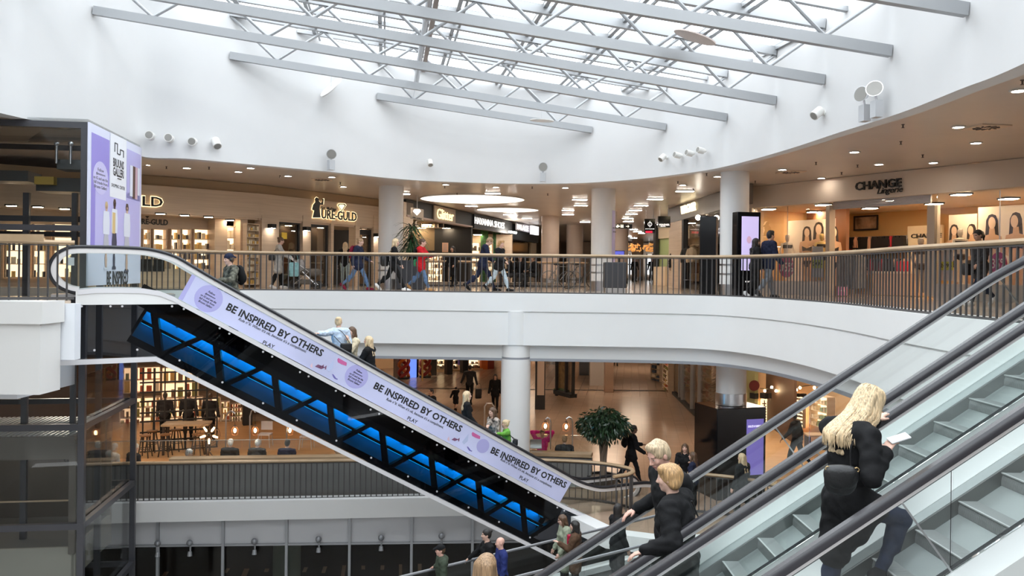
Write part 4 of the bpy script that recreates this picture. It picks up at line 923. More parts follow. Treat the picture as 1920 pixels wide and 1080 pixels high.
def added_lamp_panel(p, sx, sy, z, e=None, label='flush warm lamp panel added to light a shop', grp='lamp panels added to light the shops'):
    t = thing('added_lamp', label, 'lamp', (p.x, p.y, z), 0, grp)  # panel added to brighten a shop interior, not a visible fixture
    sx, sy = sx * 0.45, sy * 0.6; MB().box((0, 0, 0), (sx + 0.06, sy + 0.06, 0.04)).build('frame', BLACKM, t)
    MB().box((0, 0, -0.025), (sx, sy, 0.012)).build('diffuser', e or WARM, t)
# ---- ceiling lights of the gallery
def strip_light(x, y, w, i):
    p = gz(x, y, ZC - 0.02); L = w * p.y / F
    t = thing('strip_light', 'slim white strip light set in the gallery ceiling', 'ceiling light', p, 0, 'strip lights of the arcade ceiling')
    MB().box((0, 0, 0), (L + 0.05, 0.30, 0.03)).build('frame', mat('white_trim', (0.7, 0.68, 0.65), 0.5), t); MB().box((0, 0, -0.018), (L, 0.24, 0.01)).build('diffuser', COOL, t)
for i, (x, y, w) in enumerate([(761, 363, 14), (762, 388, 17), (924, 362, 28), (884, 386, 22), (954, 402, 20), (988, 409, 18), (1087, 374, 27), (1089, 385, 24), (1065, 394, 22), (1065, 402, 21), (1097, 416, 18), (1284, 358, 32), (1228, 373, 28), (1202, 385, 25), (1191, 394, 23), (1184, 401, 21), (1177, 409, 20), (1178, 415, 18), (1188, 430, 14), (1195, 434, 15), (1203, 437, 12), (1178, 443, 12), (1188, 446, 12), (1200, 452, 11)]): strip_light(x, y, w, i)
DOME = light('white_light_dome', (1.0, 0.95, 0.88), 1.6)
for x, y, r, lab in ((886, 373, 2.05, 'large round white light dome in the arcade ceiling'), (952, 393, 1.42, 'smaller round white light dome behind the large one')):
    p = gz(x, y, ZC - 0.015); t = thing('ceiling_dome', lab, 'ceiling light', p)
    MB().lathe((0, 0, 0), [(r + 0.05, 0.01), (r + 0.05, -0.03), (r, -0.03), (r, 0.008)], 48).build('rim', mat('white_trim', (0.7, 0.68, 0.65), 0.5), t, True); MB().lathe((0, 0, 0), [(r, -0.02), (0.0, -0.021)], 48).build('diffuser', DOME, t)
DLT = light('downlight_lens', (1.0, 0.88, 0.76), 55.0)
def downlight(x, y, r=0.10, lab='round recessed downlight in the gallery ceiling'):
    p = gz(x, y, ZC - 0.01); t = thing('downlight', lab, 'downlight', p, 0, 'recessed downlights of the gallery ceiling')
    MB().lathe((0, 0, 0), [(r + 0.035, 0.005), (r + 0.035, -0.012), (r, -0.014), (r, 0.004)], 20).build('rim', mat('white_trim', (0.7, 0.68, 0.65), 0.5), t); MB().lathe((0, 0, 0), [(r, -0.008), (0, -0.009)], 20).build('lens', DLT, t)
for x, y in ((1797, 238), (1830, 268), (1602, 285), (1648, 308), (1686, 325), (1467, 318), (1910, 170), (1345, 331), (274, 309), (470, 315), (447, 322), (622, 332), (644, 350), (836, 346), (930, 351), (1060, 352), (1280, 347), (1540, 334), (1750, 305), (350, 315), (540, 330)): downlight(x, y)
VENT = mat('beige_vent', (0.70, 0.55, 0.42), 0.4); SPR = mat('bronze_sprinkler', (0.12, 0.09, 0.08), 0.4, 0.4)
for x, y, lab in ((1849, 239, 'square swirl vent on the right, nearest the viewer'), (1483, 323, 'square swirl vent in the ceiling left of the lingerie shop'), (1836, 308, 'square swirl vent in the ceiling near the lingerie shop front'), (604, 337, 'square swirl vent above the jeweller front')):
    p = gz(x, y, ZC - 0.012); t = thing('ceiling_vent', lab, 'vent', p, 0.14)
    MB().box((0, 0, 0), (0.62, 0.62, 0.02)).build('plate', VENT, t)
    mb = MB()
    for k in range(12):
        a = k * math.pi / 6; mb.box((0.16 * math.cos(a), 0.16 * math.sin(a), -0.014), (0.16, 0.035, 0.012), a + 0.5)
    mb.build('swirl_slots', SPR, t)
for x, y in ((1693, 233), (1689, 265), (1730, 290), (1608, 309), (1530, 304), (1578, 323), (1416, 339), (1325, 325), (1271, 340), (1300, 354), (312, 312), (392, 313), (525, 329), (638, 342), (834, 349), (998, 350), (1027, 363), (857, 362), (1763, 313), (1917, 150)):
    p = gz(x, y, ZC); t = thing('sprinkler', 'small bronze sprinkler head under the gallery ceiling', 'sprinkler', p, 0, 'sprinkler heads of the gallery ceiling')
    MB().cyl((0, 0, 0), (0, 0, -0.012), 0.03, n=12).build('rosette', SPR, t); MB().cyl((0, 0, -0.01), (0, 0, -0.065), 0.014, n=8).cyl((0, 0, -0.065), (0, 0, -0.072), 0.03, n=10).build('head', SPR, t)

# ---- (1) jeweller
J = [Wall(255, 26.2, 480, 29.0), Wall(480, 29.0, 712, 34.6)]; J.append(J[1]); JL = Wall(-120, 23.0, 255, 26.2)
jt = thing('jeweller_front', 'tan wood panelled jeweller front with glowing lettering', 'shop front')
for i, w in enumerate([JL] + J[:2]):
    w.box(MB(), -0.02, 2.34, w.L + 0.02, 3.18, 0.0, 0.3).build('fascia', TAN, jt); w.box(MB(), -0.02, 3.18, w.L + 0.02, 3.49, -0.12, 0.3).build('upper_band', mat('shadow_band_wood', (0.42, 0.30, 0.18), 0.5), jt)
    w.box(MB(), 0, 2.28, w.L, 2.34, -1.0, 2.2).build('soffit', TAN, jt)
GLOW = light('halo_light', (1.0, 0.82, 0.5), 1.6); LETB = mat('black_letters', (0.012, 0.010, 0.008), 0.4)
mb = MB(); J[0].text(mb, 'LD', 286, 378, 38, 18, 0.22, 0.03, 0.02); J[0].text(mb, 'GU', 245, 377, 34, 17, 0.22, 0.03, 0.02); mb.build('sign_lettering', LETB, jt)
mb = MB(); J[0].text(mb, 'LD', 286, 378, 41, 21, 0.17, 0.02, 0.05); J[0].text(mb, 'GU', 245, 377, 37, 20, 0.17, 0.02, 0.05); mb.build('sign_halo', GLOW, jt)
mb = MB(); J[1].text(mb, 'URE-GULD', 636, 404, 66, 17, 0.24, 0.03, 0.02); J[1].text(mb, 'Sct. Mathias', 616, 391, 28, 6, 0.22, 0.02, 0.01); mb.build('sign_lettering', LETB, jt)
mb = MB(); J[1].text(mb, 'URE-GULD', 636, 404, 68, 19, 0.19, 0.02, 0.055); mb.build('sign_halo', GLOW, jt)
def jpoly(w, pts, off, th, name, m, par):
    q = [w.sz(x, y, off) for x, y in pts]; return MB().prism(q, w.p + w.un * off, w.ux, Z_, w.un, 0, th).build(name, m, par)
# robed figure emblem and gem
figp = [(593, 370), (596, 372), (597, 377), (601, 381), (604, 378), (604, 373), (606, 373), (605, 384), (599, 384), (598, 392), (600, 408), (586, 408), (589, 395), (585, 393), (587, 384), (591, 379), (590, 373)]
jpoly(J[1], [(x + (x - 595) * 0.14, y + (y - 389) * 0.06) for x, y in figp], 0.17, 0.02, 'emblem_halo', GLOW, jt); jpoly(J[1], figp, 0.21, 0.03, 'emblem', LETB, jt)
gem = [(633, 385), (636, 382), (645, 382), (648, 385), (640.5, 396)]
jpoly(J[1], [(x + (x - 640.5) * 0.15, y + (y - 388) * 0.15) for x, y in gem], 0.17, 0.02, 'gem_halo', GLOW, jt); jpoly(J[1], gem, 0.2, 0.02, 'gem', LETB, jt); jpoly(J[1], [(x + (640.5 - x) * 0.25, y + (388 - y) * 0.25) for x, y in gem], 0.225, 0.01, 'gem_facets', GLOW, jt)
JL.box(MB(), -1, 0, JL.L, 2.34, -0.9, 0.1).build('display_wall', TAN, jt)
for i, (x0, x1, lab) in enumerate(((10, 50, 'lit display niche seen through the lift shaft, leftmost'), (62, 85, 'narrow lit niche seen through the lift shaft'), (100, 140, 'lit display niche seen through the lift shaft, nearest the poster'))):
    shelves(JL, x0, 420, x1, 520, -0.7, 4, 4, lab, [GOODS[0], GOODS[2], GOODS[3]], 0.25, True, 'display_niche', 'display', 80 + i, 0.7, 0.55)
# recessed display wall on the left
w = J[0]; W0 = w
w.box(MB(), -0.5, 0, w.sz(395, 450, -0.9)[0], 2.34, -1.0, 0.1).build('display_wall', TAN, jt)
mb = MB(); w.text(mb, 'URE-GULD', 286, 416, 58, 11, -0.93, 0.02, 0.02); mb.build('inner_lettering', LETB, jt); jpoly(w, [(269, 402), (271, 399), (281, 399), (284, 402), (276, 409)], -0.94, 0.02, 'inner_gem', LETB, jt)
for i, (x0, x1, lab) in enumerate(((266, 279, 'narrow lit display niche beside the lilac lift poster'), (285, 309, 'wide lit display niche, second from the lift poster'), (318, 335, 'lit display niche with a framed portrait, third from the lift poster'), (338, 355, 'lit display niche, fourth from the lift poster'), (361, 392, 'wide lit display niche with dark watches, nearest the pillar'))):
    shelves(w, x0, 430, x1, 505, -0.82, 4, 4, lab, [GOODS[0], GOODS[2], GOODS[3]], 0.25, True, 'display_niche', 'display', 10 + i, 0.8, 0.55)
MB().frame(w.p, w.ux, Z_, w.un, (w.sz(330, 515, -0.7)[0], 0.30, -0.7), (3.2, 0.6, 0.35)).build('low_cabinet', TAN, jt)
for x0, x1, lab in ((263, 283, 'dark square box below the first lit niche'), (287, 308, 'dark square box below the second lit niche')):
    tag(w.rect(MB(), x0, 486, x1, 509, -0.5, 0.05).build('dark_screen', BLACK), lab, 'screen')
shelves(w, 420, 425, 444, 530, -0.5, 5, 3, 'brightly lit white glass cabinet beside the dark watch case', [GOODS[0], GOODS[3]], 0.4, True, 'glass_cabinet', 'cabinet', 21, 0.7)
w.rect(MB(), 396, 400, 418, 540, -0.55, 0.5).build('pillar', TAN, jt); w.rect(MB(), 444, 400, 457, 540, -0.2, 0.5).build('pillar', TAN, jt)
wc = J[1]
shelves(Wall(448, 28.2, 490, 29.0), 459, 420, 482, 533, 0.05, 9, 6, 'tall dark display case of gold watches by the corridor', [GOODS[3], GOODS[0]], 0.2, False, 'watch_case', 'display', 31, 0.8)
for (x0, x1, m) in ((484, 516, TAN), (561, 576, TAN), (614, 619, TAN), (660, 668, TAN), (694, 712, TAN)):
    ww = J[1] if x1 < 645 else J[2]; ww.rect(MB(), x0, 405, x1, 541, 0.0, 0.35).build('pillar', m, jt)
for (x0, x1, y0, lab) in ((517, 560, 411, 'dark glazed shop window with a yellow note'), (577, 613, 417, 'dark glazed shop window of the jeweller with clothes behind'), (668, 694, 431, 'narrow dark glazed shop window next to the column')):
    ww = J[1] if x1 < 645 else J[2]; t = thing('shop_window', lab, 'window'); t['kind'] = 'thing'
    ww.rect(MB(), x0, y0, x1, y0 + 9, 0.02, 0.1).build('head_panel', BLACKM, t); ww.rect(MB(), x0, 532, x1, 541, 0.02, 0.1).build('sill', BLACKM, t)
    for x in (x0 + 1, x1 - 1): ww.rect(MB(), x - 1, y0, x + 1, 541, 0.02, 0.08).build('frame', BLACKM, t)
    ww.rect(MB(), x0, y0, x1, 541, -0.02, 0.01).build('pane', SHOPGLASS, t)
    ww.rect(MB(), x0, y0, x1, 541, -1.2, 0.04).build('backing', mat('dark_shop_back', (0.10, 0.065, 0.04), 0.6), t)
    for k in range(3): ww.rect(MB(), x0 + 3, 470 + k * 22, x1 - 3, 472 + k * 22, -0.6, 0.4).build('shelf', TAN, t)
ww = J[1]; tag(ww.rect(MB(), 528, 436, 538, 448, 0.05, 0.01).build('yellow_note', mat('yellow_paper', (0.85, 0.62, 0.05), 0.5)), 'small yellow note stuck on the jeweller window', 'note')
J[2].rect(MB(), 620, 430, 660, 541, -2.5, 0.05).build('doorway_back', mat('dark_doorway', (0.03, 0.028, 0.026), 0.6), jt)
for x, y, lab in ((507, 424, 'black wall sconce left of the yellow note'), (572, 429, 'black wall sconce between the two dark windows'), (704, 441, 'black wall sconce beside the round column')):
    ww = J[1] if x < 645 else J[2]; u, z = ww.sz(x, y, 0.2); t = thing('wall_sconce', lab, 'lamp', ww.at(u, z, 0.18))
    MB().frame((0, 0, 0), ww.ux, Z_, ww.un, (0, 0, 0.1), (0.22, 0.14, 0.2)).build('shade', BLACKM, t); MB().frame((0, 0, 0), ww.ux, Z_, ww.un, (0, -0.075, 0.1), (0.16, 0.01, 0.14)).build('lens', DLT, t)
for x, d in ((20, 22.8), (70, 23.2), (120, 23.8), (300, 25.6), (345, 26.2), (390, 26.9), (430, 28.5), (540, 31.6), (600, 33.0), (680, 35.2)): added_lamp_panel(gd(x, hor(x), d), 0.5, 0.16, 2.26)
# ---- (2) Glitter, Havanna and the arcade's left side
G = Wall(752, 34.0, 1012, 56.0); gt = thing('glitter_front', 'dark accessory shop front with a tan sign and warm shelves', 'shop front')
def g_rect(n, m, x0, y0, x1, y1, off, th, par=gt): return G.rect(MB(), x0, y0, x1, y1, off, th).build(n, m, par)
u0, u1 = G.sz(755, 450)[0], G.sz(879, 450)[0]
G.box(MB(), u0, 2.85, u1, 3.48, 0, 0.3).build('fascia', BLACKM, gt); G.box(MB(), u0, 2.78, u1, 2.85, 0.05, 0.3).build('soffit_strip', mat('pinkish_strip', (0.40, 0.31, 0.27), 0.5), gt)
g_rect('sign_board', mat('taupe_sign', (0.36, 0.29, 0.22), 0.5), 813, 389, 853, 416, 0.2, 0.06); mb = MB(); G.text(mb, 'Glitter', 835, 403, 31, 19, 0.26, 0.03, 0.0); mb.build('sign_lettering', light('glitter_letters', (1.0, 0.85, 0.5), 1.2), gt)
g_rect('wall_tan', TAN, 752, 380, 770, 540, 0.05, 0.2)
sb = thing('projecting_sign', 'small tan hanging sign with a white gem beside the palm', 'sign'); g_rect('board', mat('taupe_sign', (0.36, 0.29, 0.22), 0.5), 772, 391, 792, 412, 1.2, 0.1, sb)
jpoly(G, [(774, 396), (777, 392), (786, 392), (789, 396), (781.5, 404)], 1.26, 0.01, 'gem', SIGNW, sb); mb = MB(); G.text(mb, 'URE-GULD', 782, 409, 17, 3, 1.26, 0.01); mb.build('lettering', LETB, sb); _u, _z = G.sz(782, 400, 1.2); MB().cyl(G.at(_u, _z, 1.2), G.at(_u, ZC, 1.2), 0.015, n=6).build('hanger', STEEL, sb)
GP = Wall(740, 42.0, 882, 42.6); GP.rect(MB(), 756, 380, 881, 470, -0.15, 0.1).build('partition_upper', mat('olive_brown_wall', (0.20, 0.14, 0.075), 0.6), gt)
back = MB(); G.box(back, u0 - 1, 0, u1 + 0.2, 2.9, -5.0, 0.1).build('back_wall', mat('olive_brown_wall', (0.20, 0.14, 0.075), 0.6), gt)
G.box(MB(), u1 - 0.1, 0, u1 + 0.12, 3.45, -2.0, 4.3).build('side_wall', BLACKM, gt)
for i, (x0, x1, y0, y1, lab) in enumerate(((801, 829, 457, 537, 'warm lit accessory shelves left of the portrait'), (841, 873, 452, 537, 'warm lit accessory shelves right of the portrait'), (776, 799, 470, 537, 'warm accessory shelves behind the red jacket'))):
    shelves(GP, x0, y0 + 22, x1, y1, 0.25, 5, 9, lab, [GOODS[0], GOODS[3], GOODS[1]], 0.3, True, 'accessory_shelf', 'shelf', 40 + i)
pt = thing('portrait_poster', 'portrait poster between the accessory shelves', 'poster'); GP.rect(MB(), 829, 455, 840.5, 473, 0.3, 0.02).build('sheet', mat('peach_print', (0.75, 0.48, 0.32), 0.5), pt); GP.rect(MB(), 831, 457, 838, 470, 0.315, 0.01).build('face_print', sk, pt)
shelves(Wall(770, 39, 840, 39.5), 780, 415, 830, 427, 0, 1, 7, 'suspended oak shelf with small bags under the dark ceiling', [GOODS[2], GOODS[0]], 0.5, False, 'hanging_shelf', 'shelf', 47)
for x, d in ((800, 39), (835, 42), (862, 44), (790, 42)): added_lamp_panel(gd(x, hor(x), d), 0.9, 0.25, 2.75)
ht = thing('shoe_shop_front', 'shoe shop front with white lettering on a dark fascia', 'shop front'); v0, v1 = G.sz(880, 450)[0], G.sz(952, 450)[0]
G.box(MB(), v0, 2.75, v1, 3.45, 0.1, 0.3).build('fascia', BLACKM, ht); mb = MB(); G.text(mb, 'HAVANNA SHOES', 919, 418.5, 55, 12, 0.28, 0.03, 0.0); mb.build('sign_lettering', SIGNW, ht)
G.box(MB(), v0, 0, v1, 2.8, -4.5, 0.1).build('back_wall', PALEBACK, ht); G.box(MB(), v1, 0, v1 + 0.15, 2.75, -2, 4.5).build('side_wall', TAN, ht)
HP_ = Wall(878, 48.6, 955, 49.2)
for x in (901, 924): jpo = HP_.rect(MB(), x, 431, x + 14, 531, 0.12, 0.06).build('green_panel', mat('moss_panel', (0.03, 0.10, 0.03), 0.8, var=0.5, scale=8, bump=0.5), ht)
for i, (x0, x1, lab) in enumerate(((883, 899, 'shoe shelf left of the moss panels'), (915, 923, 'lit shoe shelf between the moss panels'), (938, 948, 'shoe shelf right of the moss panels'))): shelves(HP_, x0, 455, x1, 530, 0.3, 5, 6, lab, [GOODS[2], GOODS[1], GOODS[0]], 0.3, True, 'shoe_shelf', 'shelf', 50 + i)
for x, d in ((895, 48.5), (925, 51), (940, 53)): added_lamp_panel(gd(x, hor(x), d), 1.0, 0.3, 2.72)
pt = thing('palace_front', 'dark shop front with a small white sign far down the arcade', 'shop front'); p0, p1 = G.sz(953, 450)[0], G.sz(1008, 450)[0]
G.box(MB(), p0, 0, p1, 2.5, -0.6, 0.1).build('dark_window', BLACK, pt); G.box(MB(), p0, 2.5, p1, 3.4, -0.1, 0.3).build('fascia', BLACKM, pt)
G.rect(MB(), 968, 420, 992, 434, 0.3, 0.1).build('sign_box', mat('grey_sign', (0.45, 0.42, 0.47), 0.5), pt); mb = MB(); G.text(mb, 'PALACE', 980, 427, 21, 10, 0.37, 0.03, 0.03); mb.build('sign_lettering', SIGNW, pt)
tag(G.rect(MB(), 996, 424, 1008, 440, 0.8, 0.15).build('light_box', light('white_light_box', (0.95, 0.96, 1.0), 1.3)), 'small white light box sign far down the arcade', 'sign')
tag(G.rect(MB(), 955, 434, 967, 437, 0.6, 0.1).build('strip_lamp', COOL), 'short white lamp bar between the shoe shop and the light box', 'lamp')
G.box(MB(), p1, 0, p1 + 1.5, 2.6, -0.5, 0.1).build('lit_wall', PALEBACK, pt)
# palm in a black planter
def palm(x, y_base, d, h, lab):
    p = gd(x, hor(x), d); t = thing('potted_palm', lab, 'plant', (p.x, p.y, 0)); rnd = random.Random(3)
    MB().box((0, 0, 0.48), (0.9, 0.7, 0.96), 0, 0.03).build('planter', mat('anthracite_planter', (0.035, 0.037, 0.045), 0.45), t); MB().tube([(0, 0, 0.9), (0.03, 0.02, 1.4), (0, 0, 1.9)], 0.04, 8).build('stem', GOODS[1], t, True)
    mb = MB()
    for k in range(190):
        a = rnd.uniform(0, 6.283); z = rnd.uniform(1.05, 2.15); L = rnd.uniform(0.45, 0.75); up = rnd.uniform(-0.2, 0.9)
        pts = []
        for j in range(5):
            s = j / 4; pts.append(Vector((math.cos(a) * L * s, math.sin(a) * L * s, z + L * (up * s - 0.75 * s * s))))
        sd = Vector((-math.sin(a), math.cos(a), 0)) * 0.028; o = len(mb.v)
        for j, q in enumerate(pts):
            ww = sd * (1 - abs(j / 4 - 0.35) * 1.3); mb.v += [tuple(q - ww), tuple(q + ww + Z_ * 0.006)]
        for j in range(4): mb.f.append((o + j * 2, o + j * 2 + 1, o + j * 2 + 3, o + j * 2 + 2))
    mb.build('leaves', mat('palm_green', (0.022, 0.06, 0.022), 0.4, var=0.4, scale=5), t)
palm(771, 540, 28.2, 2.2, 'dark green palm in a black planter behind the red jacket')
# ---- arcade middle: beige columns, seating rail, far windows
BEI = mat('beige_column_paint', (0.52, 0.42, 0.35), 0.4)
for x, d, r, lab in ((1031, 44, 0.46, 'beige column left of the white middle column'), (1077, 52, 0.50, 'beige column just left of the white middle column, farther back'), (1163, 50, 0.45, 'beige column right of the white middle column, under the direction sign'), (1195, 74, 0.5, 'far beige column in front of the end windows')):
    p = gd(x, hor(x), d); t = thing('arcade_column', lab, 'column', (p.x, p.y, 0)); t['kind'] = 'structure'
    MB().lathe((0, 0, 0), [(r, 0.3), (r, ZC)], 32).build('shaft', BEI, t, True); MB().lathe((0, 0, 0), [(r + 0.01, 0), (r + 0.01, 0.3)], 32).build('plinth', STEEL, t, True)
rr = [gd(790, 0, 34.0), gd(900, 0, 34.5), gd(1000, 0, 35), gd(1105, 0, 35)]
railing('arcade_railing', rr, 'straight second railing behind the walkers in the arcade mouth', 0.0, h=1.05, step=0.17)
t = thing('bench_planter', 'low beige bench wall under the second railing', 'bench'); 
for a, b in zip(rr[:-1], rr[1:]): MB().bar(Vector((a.x, a.y + 0.5, 0.09)), Vector((b.x, b.y + 0.5, 0.09)), 0.7, 0.18).build('seat', mat('beige_bench', (0.45, 0.37, 0.29), 0.5), t)
DAY = light('daylight_window', (0.93, 0.97, 1.0), 1.6)
struct(MB().mm((6, 78, 0), (16, 78.2, 3.4)).build('wall_arcade_end', OUT), 'end wall of the arcade', 'wall')
for i, (x0, x1) in enumerate(((1171, 1190), (1212, 1234))):
    a, b = gxy(x0, 77.9), gxy(x1, 77.9); struct(MB().mm((a, 77.8, 0.5), (b, 77.9, 2.3)).build('window_%d' % (i + 3), DAY), 'bright end window of the arcade', 'window')
    mb = MB(); 
    for k in range(3): mb.mm((a + (b - a) * k / 2 - 0.05, 77.7, 0.0), (a + (b - a) * k / 2 + 0.05, 77.8, 2.4))
    mb.mm((a, 77.7, 1.35), (b, 77.8, 1.45)).build('window_%d_frame' % (i + 3), BLACKM)['kind'] = 'structure'
for x, y, lab in ((1187, 463, 'gold sparkling chandelier left of the far column'), (1217, 463, 'gold sparkling chandelier right of the far column')):
    p = gd(x, y, 68); t = thing('chandelier', lab, 'lamp', p); rnd = random.Random(x); MB().cyl((0, 0, 0.2), (0, 0, ZC - p.z), 0.03, n=6).build('rod', STEEL, t)
    mb = MB()
    for k in range(60): a = rnd.uniform(0, 6.28); r = rnd.uniform(0.1, 0.75); mb.ball((r * math.cos(a), r * math.sin(a), rnd.uniform(-0.35, 0.25)), 0.07, 5, 4)
    mb.build('glass_drops', light('amber_drops', (1.0, 0.5, 0.14), 0.5), t)['kind'] = 'stuff'
# mobility scooters / bicycles parked by the arcade railing
def bicycle(x, d, rz, lab, m):
    p = gd(x, hor(x), d); t = thing('bicycle', lab, 'bicycle', (p.x, p.y, 0), rz)
    for s in (-0.52, 0.52):
        mb = MB(); ring = [Vector((s + 0.33 * math.cos(a * math.pi / 12), 0, 0.34 + 0.33 * math.sin(a * math.pi / 12))) for a in range(25)]; mb.tube(ring, 0.02, 6, False)
        for k in range(10): a = k * math.pi / 5; mb.cyl((s, 0, 0.34), (s + 0.32 * math.cos(a), 0, 0.34 + 0.32 * math.sin(a)), 0.004, n=4)
        mb.build('wheel', m, t)
    MB().tube([(-0.52, 0, 0.34), (-0.15, 0, 0.85), (0.38, 0, 0.82), (-0.05, 0, 0.32), (-0.52, 0, 0.34)], 0.02, 6).tube([(0.52, 0, 0.34), (0.40, 0, 0.92)], 0.018, 6).build('frame', m, t)
    MB().tube([(0.28, -0.24, 0.98), (0.42, -0.1, 1.0), (0.42, 0.1, 1.0), (0.28, 0.24, 0.98)], 0.015, 6).build('handlebar', m, t); MB().ball((-0.2, 0, 0.93), 0.12, 8, 6, (1.2, 0.7, 0.4)).build('saddle', BLACKM, t)
bicycle(1053, 33.2, 0.3, 'parked bicycle in front of the beige columns', mat('grey_bike', (0.25, 0.24, 0.23), 0.4, 0.5)); bicycle(1090, 32.4, -0.2, 'parked bicycle nearest the white middle column', mat('dark_bike', (0.06, 0.06, 0.06), 0.4, 0.5))
# black bin unit beside the middle column, info screen
p = gd(1158, 0, 26.8); t = thing('waste_bin', 'black square waste bin at the foot of the middle column', 'bin', (p.x, p.y, 0)); MB().box((0, 0, 0.08), (0.62, 0.5, 0.16)).build('plinth', STEEL, t); MB().box((0, 0, 0.55), (0.68, 0.55, 0.8), 0, 0.02).build('body', mat('anthracite_planter', (0.035, 0.037, 0.045), 0.45), t)
p = gd(1161, 477, 34); t = thing('info_screen', 'blue information screen standing beside the middle column', 'screen', (p.x, p.y, 0)); MB().box((0, 0, p.z / 2), (0.08, 0.08, p.z)).build('stand', BLACKM, t); MB().box((0, 0, p.z), (0.42, 0.05, 0.30)).build('casing', BLACK, t); MB().box((0, -0.03, p.z), (0.38, 0.01, 0.26)).build('screen', light('blue_screen', (0.10, 0.12, 0.6), 0.8), t)
# hanging signs
def hang_sign(x, y, d, w, h, lab, texts, m=BLACK, lit=SIGNW):
    p = gd(x, y, d); t = thing('hanging_sign', lab, 'sign', p); W_, H_ = w * d / F, h * d / F
    MB().box((0, 0, 0), (W_, 0.12, H_)).build('board', m, t); 
    for s in (-0.35, 0.35): MB().cyl((W_ * s, 0, H_ / 2), (W_ * s, 0, ZC - p.z), 0.01, n=6).build('hanger', STEEL, t)
    for s, ox, oy, ww, hh, mm_ in texts:
        mb = MB(); put_text(mb, s, (ox * d / F, -0.065, oy * d / F), X_, Z_, ww * d / F, hh * d / F if hh else None, 0.006, 0.03); mb.build('lettering', mm_, t)
    return t, d / F
t, s = hang_sign(1168, 424.5, 40, 34, 8, 'black direction sign with pictograms and an arrow beside the middle column', [])
mb = MB(); mb.box((-8 * s, -0.07, 0), (3 * s, 0.01, 2 * s)).cyl((-11 * s, -0.065, -0.5 * s), (-11 * s, -0.075, -0.5 * s), 2 * s, n=14).cyl((-10 * s, -0.065, 2.2 * s), (-10 * s, -0.075, 2.2 * s), 0.9 * s, n=10); mb.build('wheelchair_mark', SIGNY, t)
mb = MB(); mb.box((-3.5 * s, -0.07, -0.6 * s), (2 * s, 0.01, 3.6 * s)).box((-0.6 * s, -0.07, -0.6 * s), (2 * s, 0.01, 3.6 * s)).cyl((-3.5 * s, -0.065, 2.2 * s), (-3.5 * s, -0.075, 2.2 * s), 0.9 * s, n=10).cyl((-0.6 * s, -0.065, 2.2 * s), (-0.6 * s, -0.075, 2.2 * s), 0.9 * s, n=10); mb.build('toilet_mark', SIGNY, t)
mb = MB(); mb.box((8 * s, -0.07, 0), (5 * s, 0.01, 0.9 * s)).add([(9 * s, -0.07, 2.3 * s), (11.5 * s, -0.07, 0), (9 * s, -0.07, -2.3 * s), (9 * s, -0.06, 2.3 * s), (11.5 * s, -0.06, 0), (9 * s, -0.06, -2.3 * s)], [(0, 2, 1), (3, 4, 5), (0, 1, 4, 3), (1, 2, 5, 4), (2, 0, 3, 5)]); mb.build('arrow_mark', SIGNY, t)
t, s = hang_sign(1218, 424, 38, 20, 27, 'black hanging sign with a white ring mark and a red strip below', [('JACK & JONES', 0, -5.5, 17, 1.8, SIGNW)])
ring = MB(); ring.tube([(0.0 + 3.6 * s * math.cos(k * math.pi / 10), -0.07, 3.5 * s + 3.6 * s * math.sin(k * math.pi / 10)) for k in range(21)], 0.5 * s, 6, False); ring.box((0, -0.07, 3.5 * s), (0.7 * s, 0.01, 12 * s)); ring.build('ring_mark', SIGNW, t)
MB().box((-1.5 * s, -0.07, -11 * s), (13 * s, 0.01, 4 * s)).build('red_strip', light('red_led_strip', (0.5, 0.01, 0.04), 1.2), t)
hang_sign(1245, 416, 36, 23, 21, 'black hanging sign with small white lettering beside the tan shop wall', [('WAGNER', 0, -5.5, 20, 3.6, SIGNW), ('MENSWEAR', -2, -8.5, 9, 1.4, SIGNW)])
# ---- (3) menswear shop
Wg = Wall(1258, 38.0, 1352, 30.0); wt = thing('menswear_front', 'brown menswear shop front with warm yellow lettering', 'shop front')
GBR = mat('grey_brown_fascia', (0.13, 0.11, 0.095), 0.5)
Wg.box(MB(), -0.1, 2.85, Wg.L + 3, 3.49, 0, 0.3).build('fascia', GBR, wt); mb = MB(); Wg.text(mb, 'WAGNER', 1291, 390.5, 28, 16, 0.2, 0.04, 0.02); mb.build('sign_lettering', SIGNY, wt)
Wg.rect(MB(), 1259, 413, 1283, 541, 0, 0.25).build('wall_panel', TAN, wt); 
for x in (1284, 1320): Wg.rect(MB(), x - 1.5, 405, x + 1.5, 545, 0.02, 0.2).build('window_frame', BLACKM, wt)
Wg.rect(MB(), 1284, 405, 1352, 545, -0.02, 0.01).build('pane', SHOPGLASS, wt); Wg.box(MB(), 1.0, 0, Wg.L + 3, 2.9, -3.2, 0.1).build('back_wall', mat('terracotta_wall', (0.30, 0.13, 0.06), 0.6), wt)
Wg.box(MB(), 2.6, 0, Wg.L, 0.3, -0.6, 0.9).build('window_plinth', BLACKM, wt)
shelves(Wg, 1287, 413, 1321, 546, -1.6, 4, 5, 'dark shelf with a hat and folded shirts in the menswear window', [GOODS[0], GOODS[1], GOODS[2]], 0.5, False, 'clothes_shelf', 'shelf', 61)
def torso(par, p, m, name='torso', s=1.0):
    return MB().lathe(p, [(0.02, 1.42 * s), (0.06, 1.40 * s), (0.07, 1.34 * s), (0.20 * s, 1.28 * s), (0.22 * s, 1.15 * s), (0.17 * s, 0.95 * s), (0.20 * s, 0.78 * s), (0.16 * s, 0.72 * s)], 20).build(name, m, par, True)
